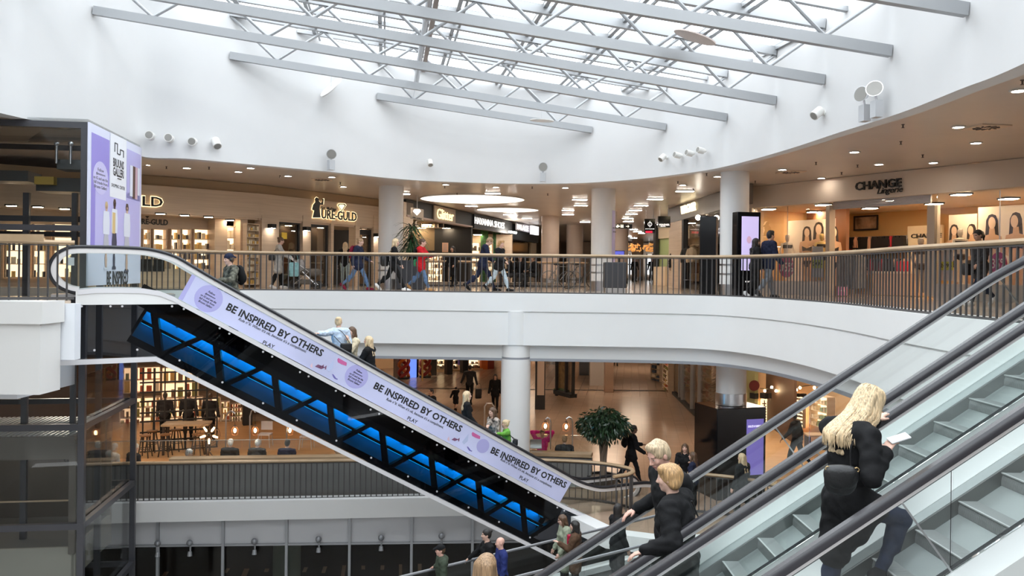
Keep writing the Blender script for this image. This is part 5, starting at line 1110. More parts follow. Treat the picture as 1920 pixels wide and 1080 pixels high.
for x, d, lab, m, m2 in ((1300, 34.6, 'dark jacketed tailor dummy in the menswear window', BLACKM, GOODS[2]), (1311, 33.8, 'pale jacketed tailor dummy in the menswear window', mat('beige_cloth', (0.50, 0.40, 0.28), 0.8), GOODS[0])):
    p = gd(x, 0, d); t = thing('tailor_dummy', lab, 'mannequin', (p.x, p.y + 0.6, 0.35)); torso(t, (0, 0, 0), m); MB().cyl((0, 0, 0), (0, 0, 0.75), 0.02).cyl((0, 0, 0), (0, 0, 0.02), 0.15).build('stand', STEEL, t); MB().tube([(0.2, 0, 1.25), (0.27, 0, 1.0), (0.24, -0.05, 0.72)], 0.055, 8).tube([(-0.2, 0, 1.25), (-0.27, 0, 1.0), (-0.24, -0.05, 0.72)], 0.055, 8).build('sleeves', m, t, True)
p = gd(1309, 408, 32); tag(MB().ball((p.x, p.y, p.z), 0.10, 12, 8).build('bare_bulb', light('white_bulb', (1, 0.9, 0.75), 25)), 'bright spot lamp in the menswear window', 'lamp')
for x, d in ((1300, 36.5), (1335, 33), (1270, 41)): added_lamp_panel(gd(x, 0, d), 0.8, 0.3, 2.8)
gs = thing('green_shop_front', 'pale green glazed shop beside the tan menswear wall', 'shop front'); GW_ = Wall(1232, 46, 1258, 44); GW_.rect(MB(), 1232, 447, 1258, 540, 0, 0.1).build('green_wall', mat('pale_green_wall', (0.33, 0.40, 0.18), 0.6), gs); GW_.rect(MB(), 1232, 425, 1258, 447, 0.1, 0.1).build('header', mat('cream_header', (0.6, 0.5, 0.36), 0.6), gs); GW_.rect(MB(), 1234, 500, 1256, 540, 0.6, 0.5).build('counter', mat('cream_counter', (0.7, 0.58, 0.42), 0.5), gs); GW_.rect(MB(), 1228, 420, 1232, 545, 0.2, 0.2).build('frame', BLACKM, gs)
added_lamp_panel(gd(1245, 0, 43), 1.0, 0.4, 3.1)
# ---- black totems around the right column
p = gd(1334, 0, 24.6); t = thing('advert_totem', 'plain black glossy totem left of the right column', 'totem', (p.x, p.y, 0), -0.35); MB().box((0, 0, 1.13), (0.46, 0.5, 2.26), 0, 0.015).build('body', BLACK, t)
p = gd(1404, 0, 23.2); t = thing('advert_totem', 'black totem with a lilac portrait screen right of the right column', 'totem', (p.x, p.y, 0), 0.22); MB().box((0, 0, 1.15), (0.70, 0.30, 2.3), 0, 0.02).build('body', BLACK, t)
MB().box((0.03, -0.152, 1.45), (0.50, 0.012, 1.46)).build('screen', light('lilac_screen', (0.55, 0.48, 0.78), 0.75), t)
mb = MB(); mb.ball((0.0, -0.155, 1.55), 0.13, 14, 10, (0.9, 0.03, 1.25)); mb.build('portrait_print', light('portrait_glow', (0.55, 0.36, 0.48), 0.7), t); MB().ball((0.02, -0.153, 1.66), 0.15, 14, 10, (0.95, 0.02, 0.8)).build('hair_print', light('hair_glow', (0.32, 0.25, 0.45), 0.7), t)
mb = MB(); put_text(mb, 'BRUUNS', (0.0, -0.16, 0.42), X_, Z_, 0.2); mb.build('lettering', SIGNW, t)
# ---- (4) lingerie shop
C = Wall(1398, 28.5, 1925, 20.6); ct = thing('lingerie_front', 'cream lingerie shop front with raised black lettering', 'shop front')
CRM = mat('cream_fascia', (0.60, 0.51, 0.42), 0.5); JMB = mat('beige_jamb', (0.42, 0.35, 0.28), 0.4)
C.box(MB(), -0.3, 2.80, C.L + 6, 3.49, 0, 0.3).build('fascia', CRM, ct); mb = MB(); C.text(mb, 'CHANGE', 1647, 346, 86, 16, 0.2, 0.05, 0.02); C.text(mb, 'Lingerie', 1669, 358, 48, 15, 0.22, 0.03, 0.01, 0.35); mb.build('sign_lettering', LETB, ct)
for x0, x1 in ((1398, 1414), (1553, 1560), (1743, 1757)): C.rect(MB(), x0, 385, x1, 556, 0, 0.25).build('jamb', JMB, ct)
ux = lambda x: C.sz(x, 480)[0]
for a, b in ((1414, 1553), (1757, 2060)):
    C.box(MB(), ux(a), 0, ux(b) if b < 2000 else C.L + 5, 0.42, 0, 0.25).build('window_plinth', mat('grey_plinth', (0.42, 0.38, 0.34), 0.4), ct)
    C.box(MB(), ux(a), 0.42, ux(b) if b < 2000 else C.L + 5, 2.8, 0.02, 0.012).build('pane', SHOPGLASS, ct)
sh = MB()
for k in range(5): C.box(sh, ux(1560), 2.58 + k * 0.045, ux(1743), 2.618 + k * 0.045, -0.05, 0.05 + 0.02 * (k % 2))
sh.build('roller_shutter', mat('grey_shutter', (0.40, 0.40, 0.42), 0.4, 0.4), ct)
WT = mat('ochre_shop_wall', (0.62, 0.40, 0.17), 0.6)
C.box(MB(), -0.5, 0, C.L + 6, 2.9, -5.0, 0.1).build('back_wall', WT, ct); C.box(MB(), -0.4, 0, -0.3, 2.9, -2.5, 5).build('side_wall', WT, ct)
C.box(MB(), -0.3, 2.82, C.L + 6, 2.86, -2.6, 5).build('shop_ceiling', mat('shop_ceiling_cream', (0.75, 0.62, 0.45), 0.6), ct)
for i, u in enumerate(np.linspace(0.6, C.L + 2.5, 6)):
    for o in (-0.4, -2.6): q = C.at(u, 0, o); added_lamp_panel(q, 0.8, 0.6, 2.79)
SKN = mat('tanned_print', (0.62, 0.36, 0.21), 0.5); SKN2 = mat('skin_light_print', (0.74, 0.50, 0.34), 0.5); HAIRP = mat('dark_hair_print', (0.035, 0.02, 0.015), 0.5); PAP = mat('cream_poster', (0.80, 0.66, 0.52), 0.5)
def poster(x0, y0, x1, y1, off, lab, figs):
    t = thing('window_poster', lab, 'poster'); C.rect(MB(), x0, y0, x1, y1, off, 0.03).build('sheet', PAP, t)
    for f in figs:
        hx, hy, s, full, side = f; e = off + 0.02
        el = lambda cx, cy, rx, ry, o, n, m: jpoly(C, [(cx + rx * math.cos(k * math.pi / 10), cy + ry * math.sin(k * math.pi / 10)) for k in range(20)], o, 0.004, n, m, t)
        pg = lambda pts, o, n, m: jpoly(C, [(hx + a * s, hy + b * s) for a, b in pts], o, 0.004, n, m, t)
        pg([(-9, -4), (-5, -12), (0, -14), (6, -12), (9, -4), (10, 14), (11, 26), (5, 26), (-5, 26), (-11, 26), (-10, 12)], e, 'hair_print', HAIRP)
        pg([(-4, 8), (4, 8), (5, 18), (15, 21), (17, 34), (15, 52), (11, 52), (10, 36), (8, 58), (-8, 58), (-10, 36), (-12, 52), (-16, 50), (-17, 32), (-15, 21), (-5, 18)], e + 0.006, 'body_print', SKN)
        el(hx + side, hy, 5.6 * s, 9.5 * s, e + 0.012, 'face_print', SKN2); pg([(-11, 30), (-4, 33), (0, 35), (4, 33), (11, 30), (10, 41), (2, 40), (-2, 40), (-10, 41)], e + 0.012, 'bra_print', HAIRP)
        if full: pg([(-8, 56), (8, 56), (11, 68), (8, 110), (2, 112), (0, 76), (-3, 112), (-9, 110), (-11, 68)], e + 0.006, 'leg_print', SKN); pg([(-10, 62), (10, 62), (4, 76), (-4, 76)], e + 0.012, 'brief_print', HAIRP)
    return t
poster(1476, 412, 1566, 536, -1.0, 'large window poster of two women in black lingerie, left window', [(1513, 436, 0.85, True, 0), (1535, 430, 1.0, True, 0), (1563, 436, 0.9, True, 1)])
poster(1779, 402, 1832, 545, -1.0, 'window poster of two women, nearer the shop entrance', [(1789, 433, 0.9, True, 0), (1822, 432, 0.9, True, -2)])
poster(1834, 386, 1935, 548, -0.8, 'largest window poster with two women at the right edge', [(1860, 418, 1.2, True, 0), (1905, 415, 1.25, True, -3)])
MAG = mat('magenta_sign', (0.42, 0.03, 0.13), 0.5); PINKL = mat('pale_pink_letters', (0.85, 0.62, 0.62), 0.5); GRN = mat('lime_sign', (0.50, 0.52, 0.10), 0.5); GSG = mat('grey_paper', (0.52, 0.50, 0.52), 0.5)
for x, y, r, lab in ((1475, 501, 15.5, 'round magenta sale sign in the left shop window'), (1873, 494, 17, 'round magenta sale sign behind the walking woman')):
    t = thing('sale_sign', lab, 'sign'); jpoly(C, [(x + r * 0.92 * math.cos(k * math.pi / 14), y + r * 1.25 * math.sin(k * math.pi / 14)) for k in range(28)], -0.2, 0.015, 'disc', MAG, t); mb = MB(); C.text(mb, '35%', x, y, r * 1.6, r * 1.1, -0.18, 0.006, 0.01); mb.build('lettering', PINKL, t); C.box(MB(), C.sz(x, y, -0.2)[0] - 0.01, C.sz(x, y, -0.2)[1], C.sz(x, y, -0.2)[0] + 0.01, 2.8, -0.22, 0.01).build('cord', STEEL, t)
for x, y0, y1, w_, lab in ((1533, 462, 520, 20, 'grey and lime price board in the left shop window'), (1774, 463, 526, 26, 'grey and lime price board in the right shop window')):
    t = thing('price_sign', lab, 'sign'); C.rect(MB(), x - w_ / 2, y0, x + w_ / 2, y1, -0.25, 0.015).build('board', GSG, t); ym = (y0 + y1) / 2; C.rect(MB(), x - w_ / 2, ym - 4, x + w_ / 2, ym + 12, -0.235, 0.012).build('lime_field', GRN, t); mb = MB(); C.text(mb, '249,-', x, ym + 4, w_ * 0.85, 9, -0.22, 0.006, 0.01); mb.build('lettering', LETB, t); C.box(MB(), C.sz(x, y0, -0.25)[0] - 0.01, 0.42, C.sz(x, y0, -0.25)[0] + 0.01, C.sz(x, y0, -0.25)[1], -0.27, 0.01).build('stand', STEEL, t)
MANN = mat('mannequin_cream', (0.72, 0.60, 0.48), 0.4)
def mannequin(x, off, lab, m, s=1.0, full=True):
    u = C.sz(x, 500, off)[0]; t = thing('mannequin', lab, 'mannequin', C.at(u, 0.42 if off > -1 else 0.1, off)); z = 0
    mb = MB(); prof = [(0.02, 1.62), (0.07, 1.60), (0.085, 1.53), (0.07, 1.44), (0.045, 1.40), (0.05, 1.36), (0.15, 1.33), (0.17, 1.24), (0.12, 1.02), (0.17, 0.86), (0.15, 0.76), (0.02, 0.72)]
    mb.lathe((0, 0, 0), [(r * s, z * s) for r, z in prof], 20).build('body', m, t, True)
    for sx in (-1, 1):
        MB().tube([(sx * 0.17 * s, 0, 1.31 * s), (sx * 0.25 * s, 0, 1.05 * s), (sx * 0.22 * s, -0.06, 0.82 * s)], 0.035 * s, 8, True, [0.045 * s, 0.035 * s, 0.025 * s]).build('arm', m, t, True)
        if full: MB().tube([(sx * 0.08 * s, 0, 0.80 * s), (sx * 0.08 * s, 0, 0.45 * s), (sx * 0.08 * s, 0, 0.04)], 0.05, 8, True, [0.085 * s, 0.055 * s, 0.035 * s]).build('leg', m, t, True)
    MB().lathe((0, 0, 0), [(0.172 * s, 1.26 * s), (0.176 * s, 1.22 * s), (0.15 * s, 1.14 * s)], 20).build('bra', HAIRP, t); MB().lathe((0, 0, 0), [(0.172 * s, 0.88 * s), (0.155 * s, 0.74 * s), (0.1 * s, 0.70 * s)], 20).build('briefs', HAIRP, t)
mannequin(1476, -0.5, 'pale mannequin in a black bra in the left shop window', MANN, 0.92); mannequin(1540, -0.6, 'gold faced mannequin behind the price board', mat('gold_mannequin', (0.6, 0.4, 0.15), 0.3, 0.5), 0.92)
mannequin(1726, -1.4, 'grey mannequin inside the shop entrance', mat('grey_mannequin', (0.20, 0.17, 0.15), 0.4), 1.0); mannequin(1800, -0.5, 'pale mannequin between the right window posters', MANN, 0.9)
pc = thing('framed_picture', 'dark framed sepia picture on the ochre shop wall', 'picture'); C.rect(MB(), 1601, 404, 1646, 432, -4.9, 0.05).build('frame', BLACKM, pc); C.rect(MB(), 1604, 407, 1643, 429, -4.86, 0.02).build('print', mat('sepia_print', (0.30, 0.22, 0.16), 0.5, var=0.8, scale=3), pc)
bd = thing('name_board', 'cream name board on the ochre wall inside the shop', 'board'); C.rect(MB(), 1703, 423, 1768, 520, -4.6, 0.1).build('panel', mat('cream_board', (0.80, 0.66, 0.45), 0.5), bd); mb = MB(); C.text(mb, 'CHANGE', 1737, 442, 58, 9, -4.53, 0.02, 0.02); mb.build('lettering', LETB, bd)
REDC = mat('red_cloth', (0.45, 0.02, 0.04), 0.7); PNK = mat('nude_cloth', (0.70, 0.42, 0.28), 0.7); BLC = mat('black_cloth', (0.012, 0.012, 0.014), 0.8); GYC = mat('grey_cloth', (0.16, 0.15, 0.15), 0.85, var=0.2, scale=6)
def hanging(x0, x1, y0, y1, off, n, lab, pal, seed, name='clothes_rail'):
    rnd = random.Random(seed); t = thing(name, lab, 'clothes rail'); a, b = C.sz(x0, 470, off)[0], C.sz(x1, 470, off)[0]; zt = C.sz((x0 + x1) / 2, y0, off)[1]; zb = C.sz((x0 + x1) / 2, y1, off)[1]
    MB().cyl(C.at(a, zt, off), C.at(b, zt, off), 0.018, n=8).build('rail', STEEL, t)
    for i in range(n):
        u = a + (b - a) * (i + 0.5) / n; hb = zb + rnd.uniform(-0.08, 0.22); m = pal[rnd.randrange(len(pal))]; wv = rnd.uniform(0.05, 0.12)
        MB().prism([(-0.03, zt), (0.03, zt), (wv, zt - 0.12), (wv + 0.02, hb), (-wv - 0.02, hb), (-wv, zt - 0.12)], C.at(u, 0, off), C.ux, Z_, C.un, -0.2, 0.2).build('garment', m, t)
    for u in (a, b): MB().cyl(C.at(u, 0.0, off), C.at(u, zt, off), 0.015, n=8).build('upright', STEEL, t)
hanging(1583, 1700, 444, 474, -4.5, 18, 'upper rail of black and red bras on the back wall', [BLC, BLC, REDC, PNK], 5); hanging(1600, 1702, 486, 512, -4.4, 16, 'lower rail of black lingerie on the back wall', [BLC, BLC, REDC, PNK], 6)
hanging(1580, 1612, 474, 538, -0.9, 6, 'rail of long grey robes in the shop entrance', [GYC], 7); 
ctr_ = thing('shop_counter', 'pale counter block in the lingerie shop entrance', 'counter'); C.rect(MB(), 1652, 512, 1722, 553, -2.4, 0.8).build('body', mat('pink_beige_counter', (0.55, 0.38, 0.27), 0.5), ctr_); C.rect(MB(), 1650, 509, 1724, 513, -2.4, 0.9).build('top', mat('cream_counter', (0.7, 0.58, 0.42), 0.5), ctr_)
tag(C.rect(MB(), 1683, 490, 1698, 511, -2.4, 0.3).build('red_box', REDC), 'small red display box on the pale counter', 'box')
bg_ = thing('paper_bag', 'small pink striped paper bag on the floor by the entrance', 'bag'); C.rect(MB(), 1573, 538, 1584, 554, 0.4, 0.2).build('body', mat('pink_bag', (0.62, 0.25, 0.40), 0.5), bg_); C.rect(MB(), 1573, 544, 1584, 546, 0.505, 0.01).build('stripe', PINKL, bg_)
# ================================================================= the lower mall
ZL = Z1
def lwall(xa, da, xb, db): w = Wall(xa, da, xb, db); return w
LMP = light('added_mall_light', (1.0, 0.80, 0.60), 16.0)
k = 0
for x, y, s in ((-16, 27.5, 1.2), (-12.5, 31.5, 1.2), (-9, 27, 1.0), (-6, 33, 1.2), (-1, 30, 1.3), (3.5, 28.5, 1.3), (3, 36, 1.3), (-3, 42, 1.4), (5, 44, 1.4), (9, 31, 1.3), (9.5, 38, 1.4), (-6, 50, 1.5), (8, 55, 1.6), (14, 46, 1.5), (1, 60, 1.6), (-12, 44, 1.4), (12, 24.5, 1.1), (-13.2, 25.2, 0.9), (-8.4, 25.0, 0.9), (-16.5, 24.6, 0.8)):  # lamps added on the unseen ceiling to light the lower mall
    t = thing('added_lamp', 'unseen square warm lamp added to light the lower mall', 'lamp', (x, y, ZD - 0.02), 0, 'lamps added to light the lower mall'); MB().box((0, 0, 0), (s + 0.08, s + 0.08, 0.05)).build('frame', BLACKM, t); MB().box((0, 0, -0.03), (s, s, 0.012)).build('diffuser', LMP if y > 25.5 or x > 0 else light('added_cafe_light', (1.0, 0.86, 0.7), 45.0), t)  # stronger ones added near the front to brighten the seated cafe guests
# ---- cafe behind the lattice
BRZ = mat('black_lattice_steel', (0.012, 0.010, 0.009), 0.5)
L = Wall(255, 28.6, 480, 30.2); lt = thing('lattice_screen', 'black square lattice screen in front of the glowing cafe shelves', 'screen')
for x, w_ in ((268, 3), (289, 4.5), (309, 2.5), (328, 2.5), (348, 4), (367, 2.5), (388, 4), (407, 2.5)): L.rect(MB(), x - w_ / 2, 690, x + w_ / 2, 846, 0, 0.06).build('upright', BRZ, lt)
for y in (697, 715, 733, 750, 771, 787, 807, 823, 843): L.rect(MB(), 262, y - 1.4, 408, y + 1.4, 0.0, 0.05).build('rail', BRZ, lt)
cb = thing('cafe_wall', 'warm lit back wall of the cafe', 'wall'); cb['kind'] = 'structure'
CB = Wall(150, 34, 640, 38); CB.box(MB(), -3, ZL, CB.L, ZD, 0, 0.1).build('wall_cafe', mat('cafe_brown_wall', (0.07, 0.04, 0.022), 0.6), cb)
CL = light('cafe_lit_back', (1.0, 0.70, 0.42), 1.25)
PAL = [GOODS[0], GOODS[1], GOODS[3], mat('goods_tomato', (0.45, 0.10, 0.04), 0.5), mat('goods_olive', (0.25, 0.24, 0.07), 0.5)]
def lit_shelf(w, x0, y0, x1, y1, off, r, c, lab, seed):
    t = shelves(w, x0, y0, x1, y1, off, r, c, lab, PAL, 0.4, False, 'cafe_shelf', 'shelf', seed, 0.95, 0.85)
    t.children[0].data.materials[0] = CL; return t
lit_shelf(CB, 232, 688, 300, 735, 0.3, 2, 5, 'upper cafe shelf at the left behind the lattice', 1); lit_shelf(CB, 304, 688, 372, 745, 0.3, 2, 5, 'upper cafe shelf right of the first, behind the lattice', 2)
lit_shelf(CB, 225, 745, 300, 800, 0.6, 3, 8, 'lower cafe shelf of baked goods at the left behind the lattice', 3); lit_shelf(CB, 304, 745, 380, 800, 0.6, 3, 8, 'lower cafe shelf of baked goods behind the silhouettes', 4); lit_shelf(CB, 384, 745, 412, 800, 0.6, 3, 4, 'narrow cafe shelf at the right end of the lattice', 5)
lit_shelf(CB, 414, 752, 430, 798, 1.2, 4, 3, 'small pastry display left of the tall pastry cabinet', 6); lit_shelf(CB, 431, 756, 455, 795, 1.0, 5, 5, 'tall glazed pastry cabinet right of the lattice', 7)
t = thing('cafe_counter', 'dark cafe counter below the pastry cabinet', 'counter'); CB.rect(MB(), 380, 800, 470, 828, 1.6, 0.6).build('body', mat('cafe_dark_wood', (0.10, 0.055, 0.03), 0.5), t); CB.rect(MB(), 378, 796, 472, 801, 1.6, 0.8).build('top', OAK, t)
CB.rect(MB(), 455, 740, 472, 850, 2.5, 0.5).build('wall_dark_pier', BLACKM, cb)
struct(MB().prism([(gz(230, 880, ZL).x, gz(230, 880, ZL).y), (gz(640, 868, ZL).x, gz(640, 868, ZL).y), (-8, 35), (-19, 34)], (0, 0, ZL), X_, Y_, Z_, 0.0, 0.012).build('floor_cafe', wood('cafe_parquet', (0.42, 0.22, 0.09), (0.52, 0.29, 0.13), (1, 6, 1), 0.35)), 'oak parquet floor of the cafe', 'floor')
DW = mat('dark_stool_wood', (0.035, 0.022, 0.016), 0.5)
def pt1(x, y): return gz(x, y, ZL)
def stool(x, y, lab, h=0.72):
    p = pt1(x, y); t = thing('bar_stool', lab, 'stool', p)
    MB().lathe((0, 0, h), [(0.16, -0.02), (0.18, 0), (0.18, 0.025), (0.0, 0.03)], 20).build('seat', mat('walnut_seat', (0.22, 0.11, 0.05), 0.4), t, True)
    for a in range(4): c, s = math.cos(a * 1.571 + 0.78), math.sin(a * 1.571 + 0.78); MB().cyl((0.12 * c, 0.12 * s, h - 0.02), (0.24 * c, 0.24 * s, 0.0), 0.02, n=6).build('leg', DW, t)
    MB().tube([(0.19 * math.cos(k * 0.524), 0.19 * math.sin(k * 0.524), 0.3) for k in range(13)], 0.012, 6, False).build('foot_ring', DW, t)
for x, y, l in ((272, 858, 'bar stool nearest the lift, by the lattice'), (285, 848, 'bar stool just behind the one nearest the lift'), (310, 856, 'bar stool left of the oak high table'), (370, 855, 'bar stool right of the oak high table'), (330, 846, 'bar stool behind the oak high table')): stool(x, y, l)
p = pt1(350, 850); t = thing('high_table', 'oak topped high table in front of the lattice', 'table', p, 0.15); MB().box((0, 0, 1.0), (1.5, 0.75, 0.06)).build('table_top', OAK, t)
for a in (-0.68, 0.68):
    for b in (-0.3, 0.3): MB().box((a, b, 0.485), (0.07, 0.07, 0.97)).build('leg', DW, t)
BULB = light('filament_bulb', (1.0, 0.62, 0.28), 14.0); WIRE = mat('bronze_wire', (0.10, 0.06, 0.04), 0.4, 0.6)
def fan_lamp(x, y, d, r, lab):
    p = gd(x, y, d); t = thing('fan_lamp', lab, 'lamp', (p.x, p.y, ZL)); h = p.z - ZL
    MB().cyl((0, 0, 0.3), (0, 0, h), 0.02, n=8).build('stem', WIRE, t)
    for k in range(3): a = k * 2.094; MB().cyl((0, 0, 0.35), (0.25 * math.cos(a), 0.25 * math.sin(a), 0), 0.018, n=6).build('foot', WIRE, t)
    mb = MB()
    for rr_, yy in ((r, 0), (r * 0.8, 0.06), (r * 0.5, 0.09)): mb.tube([(rr_ * math.cos(k * math.pi / 14), yy - 0.05, h + rr_ * math.sin(k * math.pi / 14)) for k in range(29)], 0.007, 5, False)
    for k in range(12): a = k * math.pi / 6; mb.tube([(0, 0.05, h), (r * 0.5 * math.cos(a), 0.04, h + r * 0.5 * math.sin(a)), (r * math.cos(a), -0.05, h + r * math.sin(a))], 0.004, 4)
    mb.build('cage', WIRE, t); MB().ball((0, 0, h), 0.06, 10, 8).build('hub', BLACKM, t)
    for k in range(5): a = math.pi / 2 + math.pi / 5 + k * 2 * math.pi / 5; c, s = math.cos(a), math.sin(a); MB().tube([(c * r * 0.33, 0, h + s * r * 0.33), (c * r * 0.45, 0, h + s * r * 0.45), (c * r * 0.8, 0, h + s * r * 0.8)], 0.03, 8, True, [0.02, 0.036, 0.026]).build('bulb', BULB, t, True)
fan_lamp(392, 815, 27.5, 0.37, 'round wire cage lamp with five glowing filament bulbs'); fan_lamp(181, 816, 27.0, 0.32, 'five armed filament bulb lamp seen through the lift glass')
def hook_lamp(x, y0, y1, d, dx, ly, lab):
    """steel pole with a bent top and a caged bulb hanging from it"""
    p = gd(x, y1, d); t = thing('hook_lamp', lab, 'lamp', p); k = d / F; h = (y1 - y0) * k; ex = dx * k
    MB().tube([(0, 0, 0), (0, 0, h * 0.86), (ex * 0.25, 0, h * 0.97), (ex * 0.6, 0, h), (ex, 0, h * 0.94)], 0.022, 8).build('pole', STEEL, t, True)
    zl = (y1 - ly) * k; MB().cyl((ex, 0, h * 0.94), (ex, 0, zl + 0.16), 0.006, n=5).build('cord', BLACKM, t)
    MB().lathe((ex, 0, zl), [(0.03, 0.16), (0.045, 0.12), (0.02, 0.1)], 12).build('socket', WIRE, t)
    mb = MB()
    for j in range(6): a = j * 1.047; c, s = math.cos(a), math.sin(a); mb.tube([(ex + 0.04 * c, 0.04 * s, zl + 0.12), (ex + 0.095 * c, 0.095 * s, zl + 0.04), (ex + 0.09 * c, 0.09 * s, zl - 0.12), (ex, 0, zl - 0.15)], 0.005, 4)
    mb.build('cage', mat('copper_wire', (0.45, 0.2, 0.1), 0.4, 0.6), t); MB().ball((ex, 0, zl), 0.045, 10, 8, (1, 1, 1.6)).build('bulb', BULB, t, True)
for a in ((423, 770, 857, 25.6, 17, 807, 'leftmost hook lamp behind the cafe railing'), (468, 768, 857, 25.6, 10, 807, 'middle hook lamp behind the cafe railing'), (537, 775, 857, 25.6, 6, 807, 'hook lamp just under the escalator edge, right of the middle one'), (1032, 783, 842, 25.5, -10, 799, 'left of the two hook lamps beside the white middle column'), (1073, 782, 842, 25.5, -12, 800, 'right of the two hook lamps, nearest the tree')): hook_lamp(*a)
# glass screen above the planter wall
g0, gdir_, gnn, gl_ = PLANT
t = thing('glass_screen', 'low clear glass screen above the oak ledge of the cafe', 'screen'); 
for k in range(8): MB().frame(g0, gdir_, Z_, gnn, (gl_ * 0.02 + (k + 0.5) * gl_ * 0.12, 1.28, -0.28), (gl_ * 0.118, 0.46, 0.012)).build('pane', GLASS, t)
MB().frame(g0, gdir_, Z_, gnn, (gl_ * 0.5, 1.515, -0.28), (gl_ * 0.96, 0.012, 0.02)).build('edge', mat('pale_edge', (0.35, 0.37, 0.35), 0.3), t)
# cafe chairs under the escalator
for x, y, l in ((497, 838, 'grey cafe chair half hidden under the escalator'), (575, 842, 'pale cafe chair at the far right under the escalator')):
    p = pt1(x, y); t = thing('cafe_chair', l, 'chair', p); MB().box((0, 0, 0.45), (0.42, 0.42, 0.04)).build('seat', GSG, t); MB().box((0, 0.2, 0.72), (0.4, 0.03, 0.3)).build('backrest', GSG, t)
    for a in (-0.18, 0.18):
        for b in (-0.18, 0.18): MB().cyl((a, b, 0.44), (a * 1.2, b * 1.2, 0), 0.014, n=6).build('leg', GSG, t)
# ---- shop front at the far left centre
B1 = Wall(735, 50, 950, 54); b1 = thing('bright_shop_front', 'bright shop front with white shelves and orange panel beyond the escalator', 'shop front')
zb_ = lambda y: B1.sz(840, y)[1]
B1.box(MB(), -2, ZL, B1.L, ZD, -4, 0.1).build('back_wall', mat('cream_shop_back', (0.70, 0.52, 0.32), 0.6), b1)
B1.rect(MB(), 740, 660, 753, 740, 0.3, 0.4).build('grey_pier', mat('taupe_pier', (0.25, 0.20, 0.18), 0.5), b1)
for x0, x1, y1 in ((806, 816, 735), (836, 846, 729), (865, 875, 720)): B1.rect(MB(), x0, 650, x1, y1, 0.4 if x0 < 850 else 0.0, 0.4).build('dark_pier', BLACKM, b1)
B1.rect(MB(), 901, 674, 913, 709, -1.0, 0.2).build('orange_panel', mat('orange_panel', (0.65, 0.14, 0.02), 0.5), b1); B1.rect(MB(), 913, 674, 925, 707, -1.0, 0.2).build('dark_red_panel', mat('dark_red_panel', (0.22, 0.03, 0.015), 0.5), b1)
B1.rect(MB(), 816, 692, 900, 702, -1.2, 0.8).build('low_counter', mat('tan_counter', (0.55, 0.36, 0.20), 0.5), b1)
for x0, x1, s, l in ((817, 835, 1, 'white lit shoe shelf right of the twisted sculpture'), (847, 858, 2, 'white lit shelf between the dark piers'), (876, 899, 3, 'white lit shelf beside the orange panel')):
    q = shelves(B1, x0, 664, x1, 691, -1.4, 3, 6, l, [GOODS[2], GOODS[0], GOODS[1]], 0.4, True, 'shop_shelf', 'shelf', 90 + s)
tag(B1.rect(MB(), 859, 664, 865, 684, -1.0, 0.1).build('purple_panel', mat('purple_panel', (0.20, 0.14, 0.55), 0.5)), 'small purple panel among the white shelves', 'panel')
t = thing('blue_screen', 'tall bright blue advertising screen at the left of the far shop', 'screen'); B1.rect(MB(), 766, 664, 783, 735, 0.8, 0.25).build('casing', BLACK, t); B1.rect(MB(), 767.5, 668, 781, 716, 0.94, 0.01).build('screen', light('blue_ad_screen', (0.16, 0.30, 0.95), 1.0), t)
for x, y1, l, sd in ((757, 722, 'orange and red twisted sculpture left of the blue screen', 1), (797, 720, 'red twisted sculpture right of the blue screen', 2)):
    rnd = random.Random(sd); u, z = B1.sz(x, y1, 1.2); p = B1.at(u, ZL, 1.2); t = thing('twisted_sculpture', l, 'sculpture', p)
    for j, (m, ph) in enumerate(((mat('orange_paint', (0.70, 0.18, 0.03), 0.4), 0), (mat('red_paint', (0.35, 0.02, 0.015), 0.4), 2.1), (mat('red_paint', (0.35, 0.02, 0.015), 0.4), 4.2))):
        MB().tube([(0.28 * math.cos(ph + s * 0.6), 0.28 * math.sin(ph + s * 0.6), 0.1 + s * 0.13) for s in range(26)], 0.10, 8).build('strand', m, t, True)
    MB().lathe((0, 0, 0), [(0.35, 0), (0.35, 0.1)], 20).build('base', BLACKM, t)
t = thing('gold_post', 'slim gold framed glass pane in front of the far shop', 'pane'); B1.rect(MB(), 790.5, 664, 793, 742, 2.5, 0.08).build('post', mat('gold_post', (0.6, 0.4, 0.15), 0.4), t); B1.rect(MB(), 793, 664, 836, 740, 2.5, 0.01).build('pane', GLASS, t)
# ---- right of the middle column
def block(name, lab, cat, x0, x1, y0, y1, d, th, m, rz=0.0):
    a, b = gd(x0, y1, d), gd(x1, y0, d); z0 = max(ZL, a.z); return tag(MB().box(((a.x + b.x) / 2, d, (z0 + b.z) / 2), (b.x - a.x, th, b.z - z0), rz).build(name, m), lab, cat)
pd = lambda y, x=1100: 9952 / (y - hor(x))
struct(MB().mm((-1, 62, ZL), (30, 62.4, ZD)).build('wall_lower_far', mat('tan_far_wall', (0.45, 0.30, 0.20), 0.6)), 'far tan wall of the lower mall', 'wall')
t = thing('advert_totem', 'tall dark framed totem left of the far round column', 'totem', gd(1015, hor(1015), pd(768))); t.location.z = ZL; MB().box((0, 0, 1.5), (0.45, 0.25, 3.0)).build('body', BLACKM, t); MB().box((0.02, -0.13, 1.75), (0.32, 0.01, 2.2)).build('sheet', mat('beige_sheet', (0.45, 0.34, 0.27), 0.5), t)
V = Wall(1043, 42.5, 1075, 41.0); vt = thing('glass_vitrine', 'dark framed glass vitrine with gold display by the far column', 'display case')
for x in (1044, 1062, 1075): V.rect(MB(), x - 1.2, 650, x + 1.2, 742, 0, 0.12).build('post', BLACKM, vt)
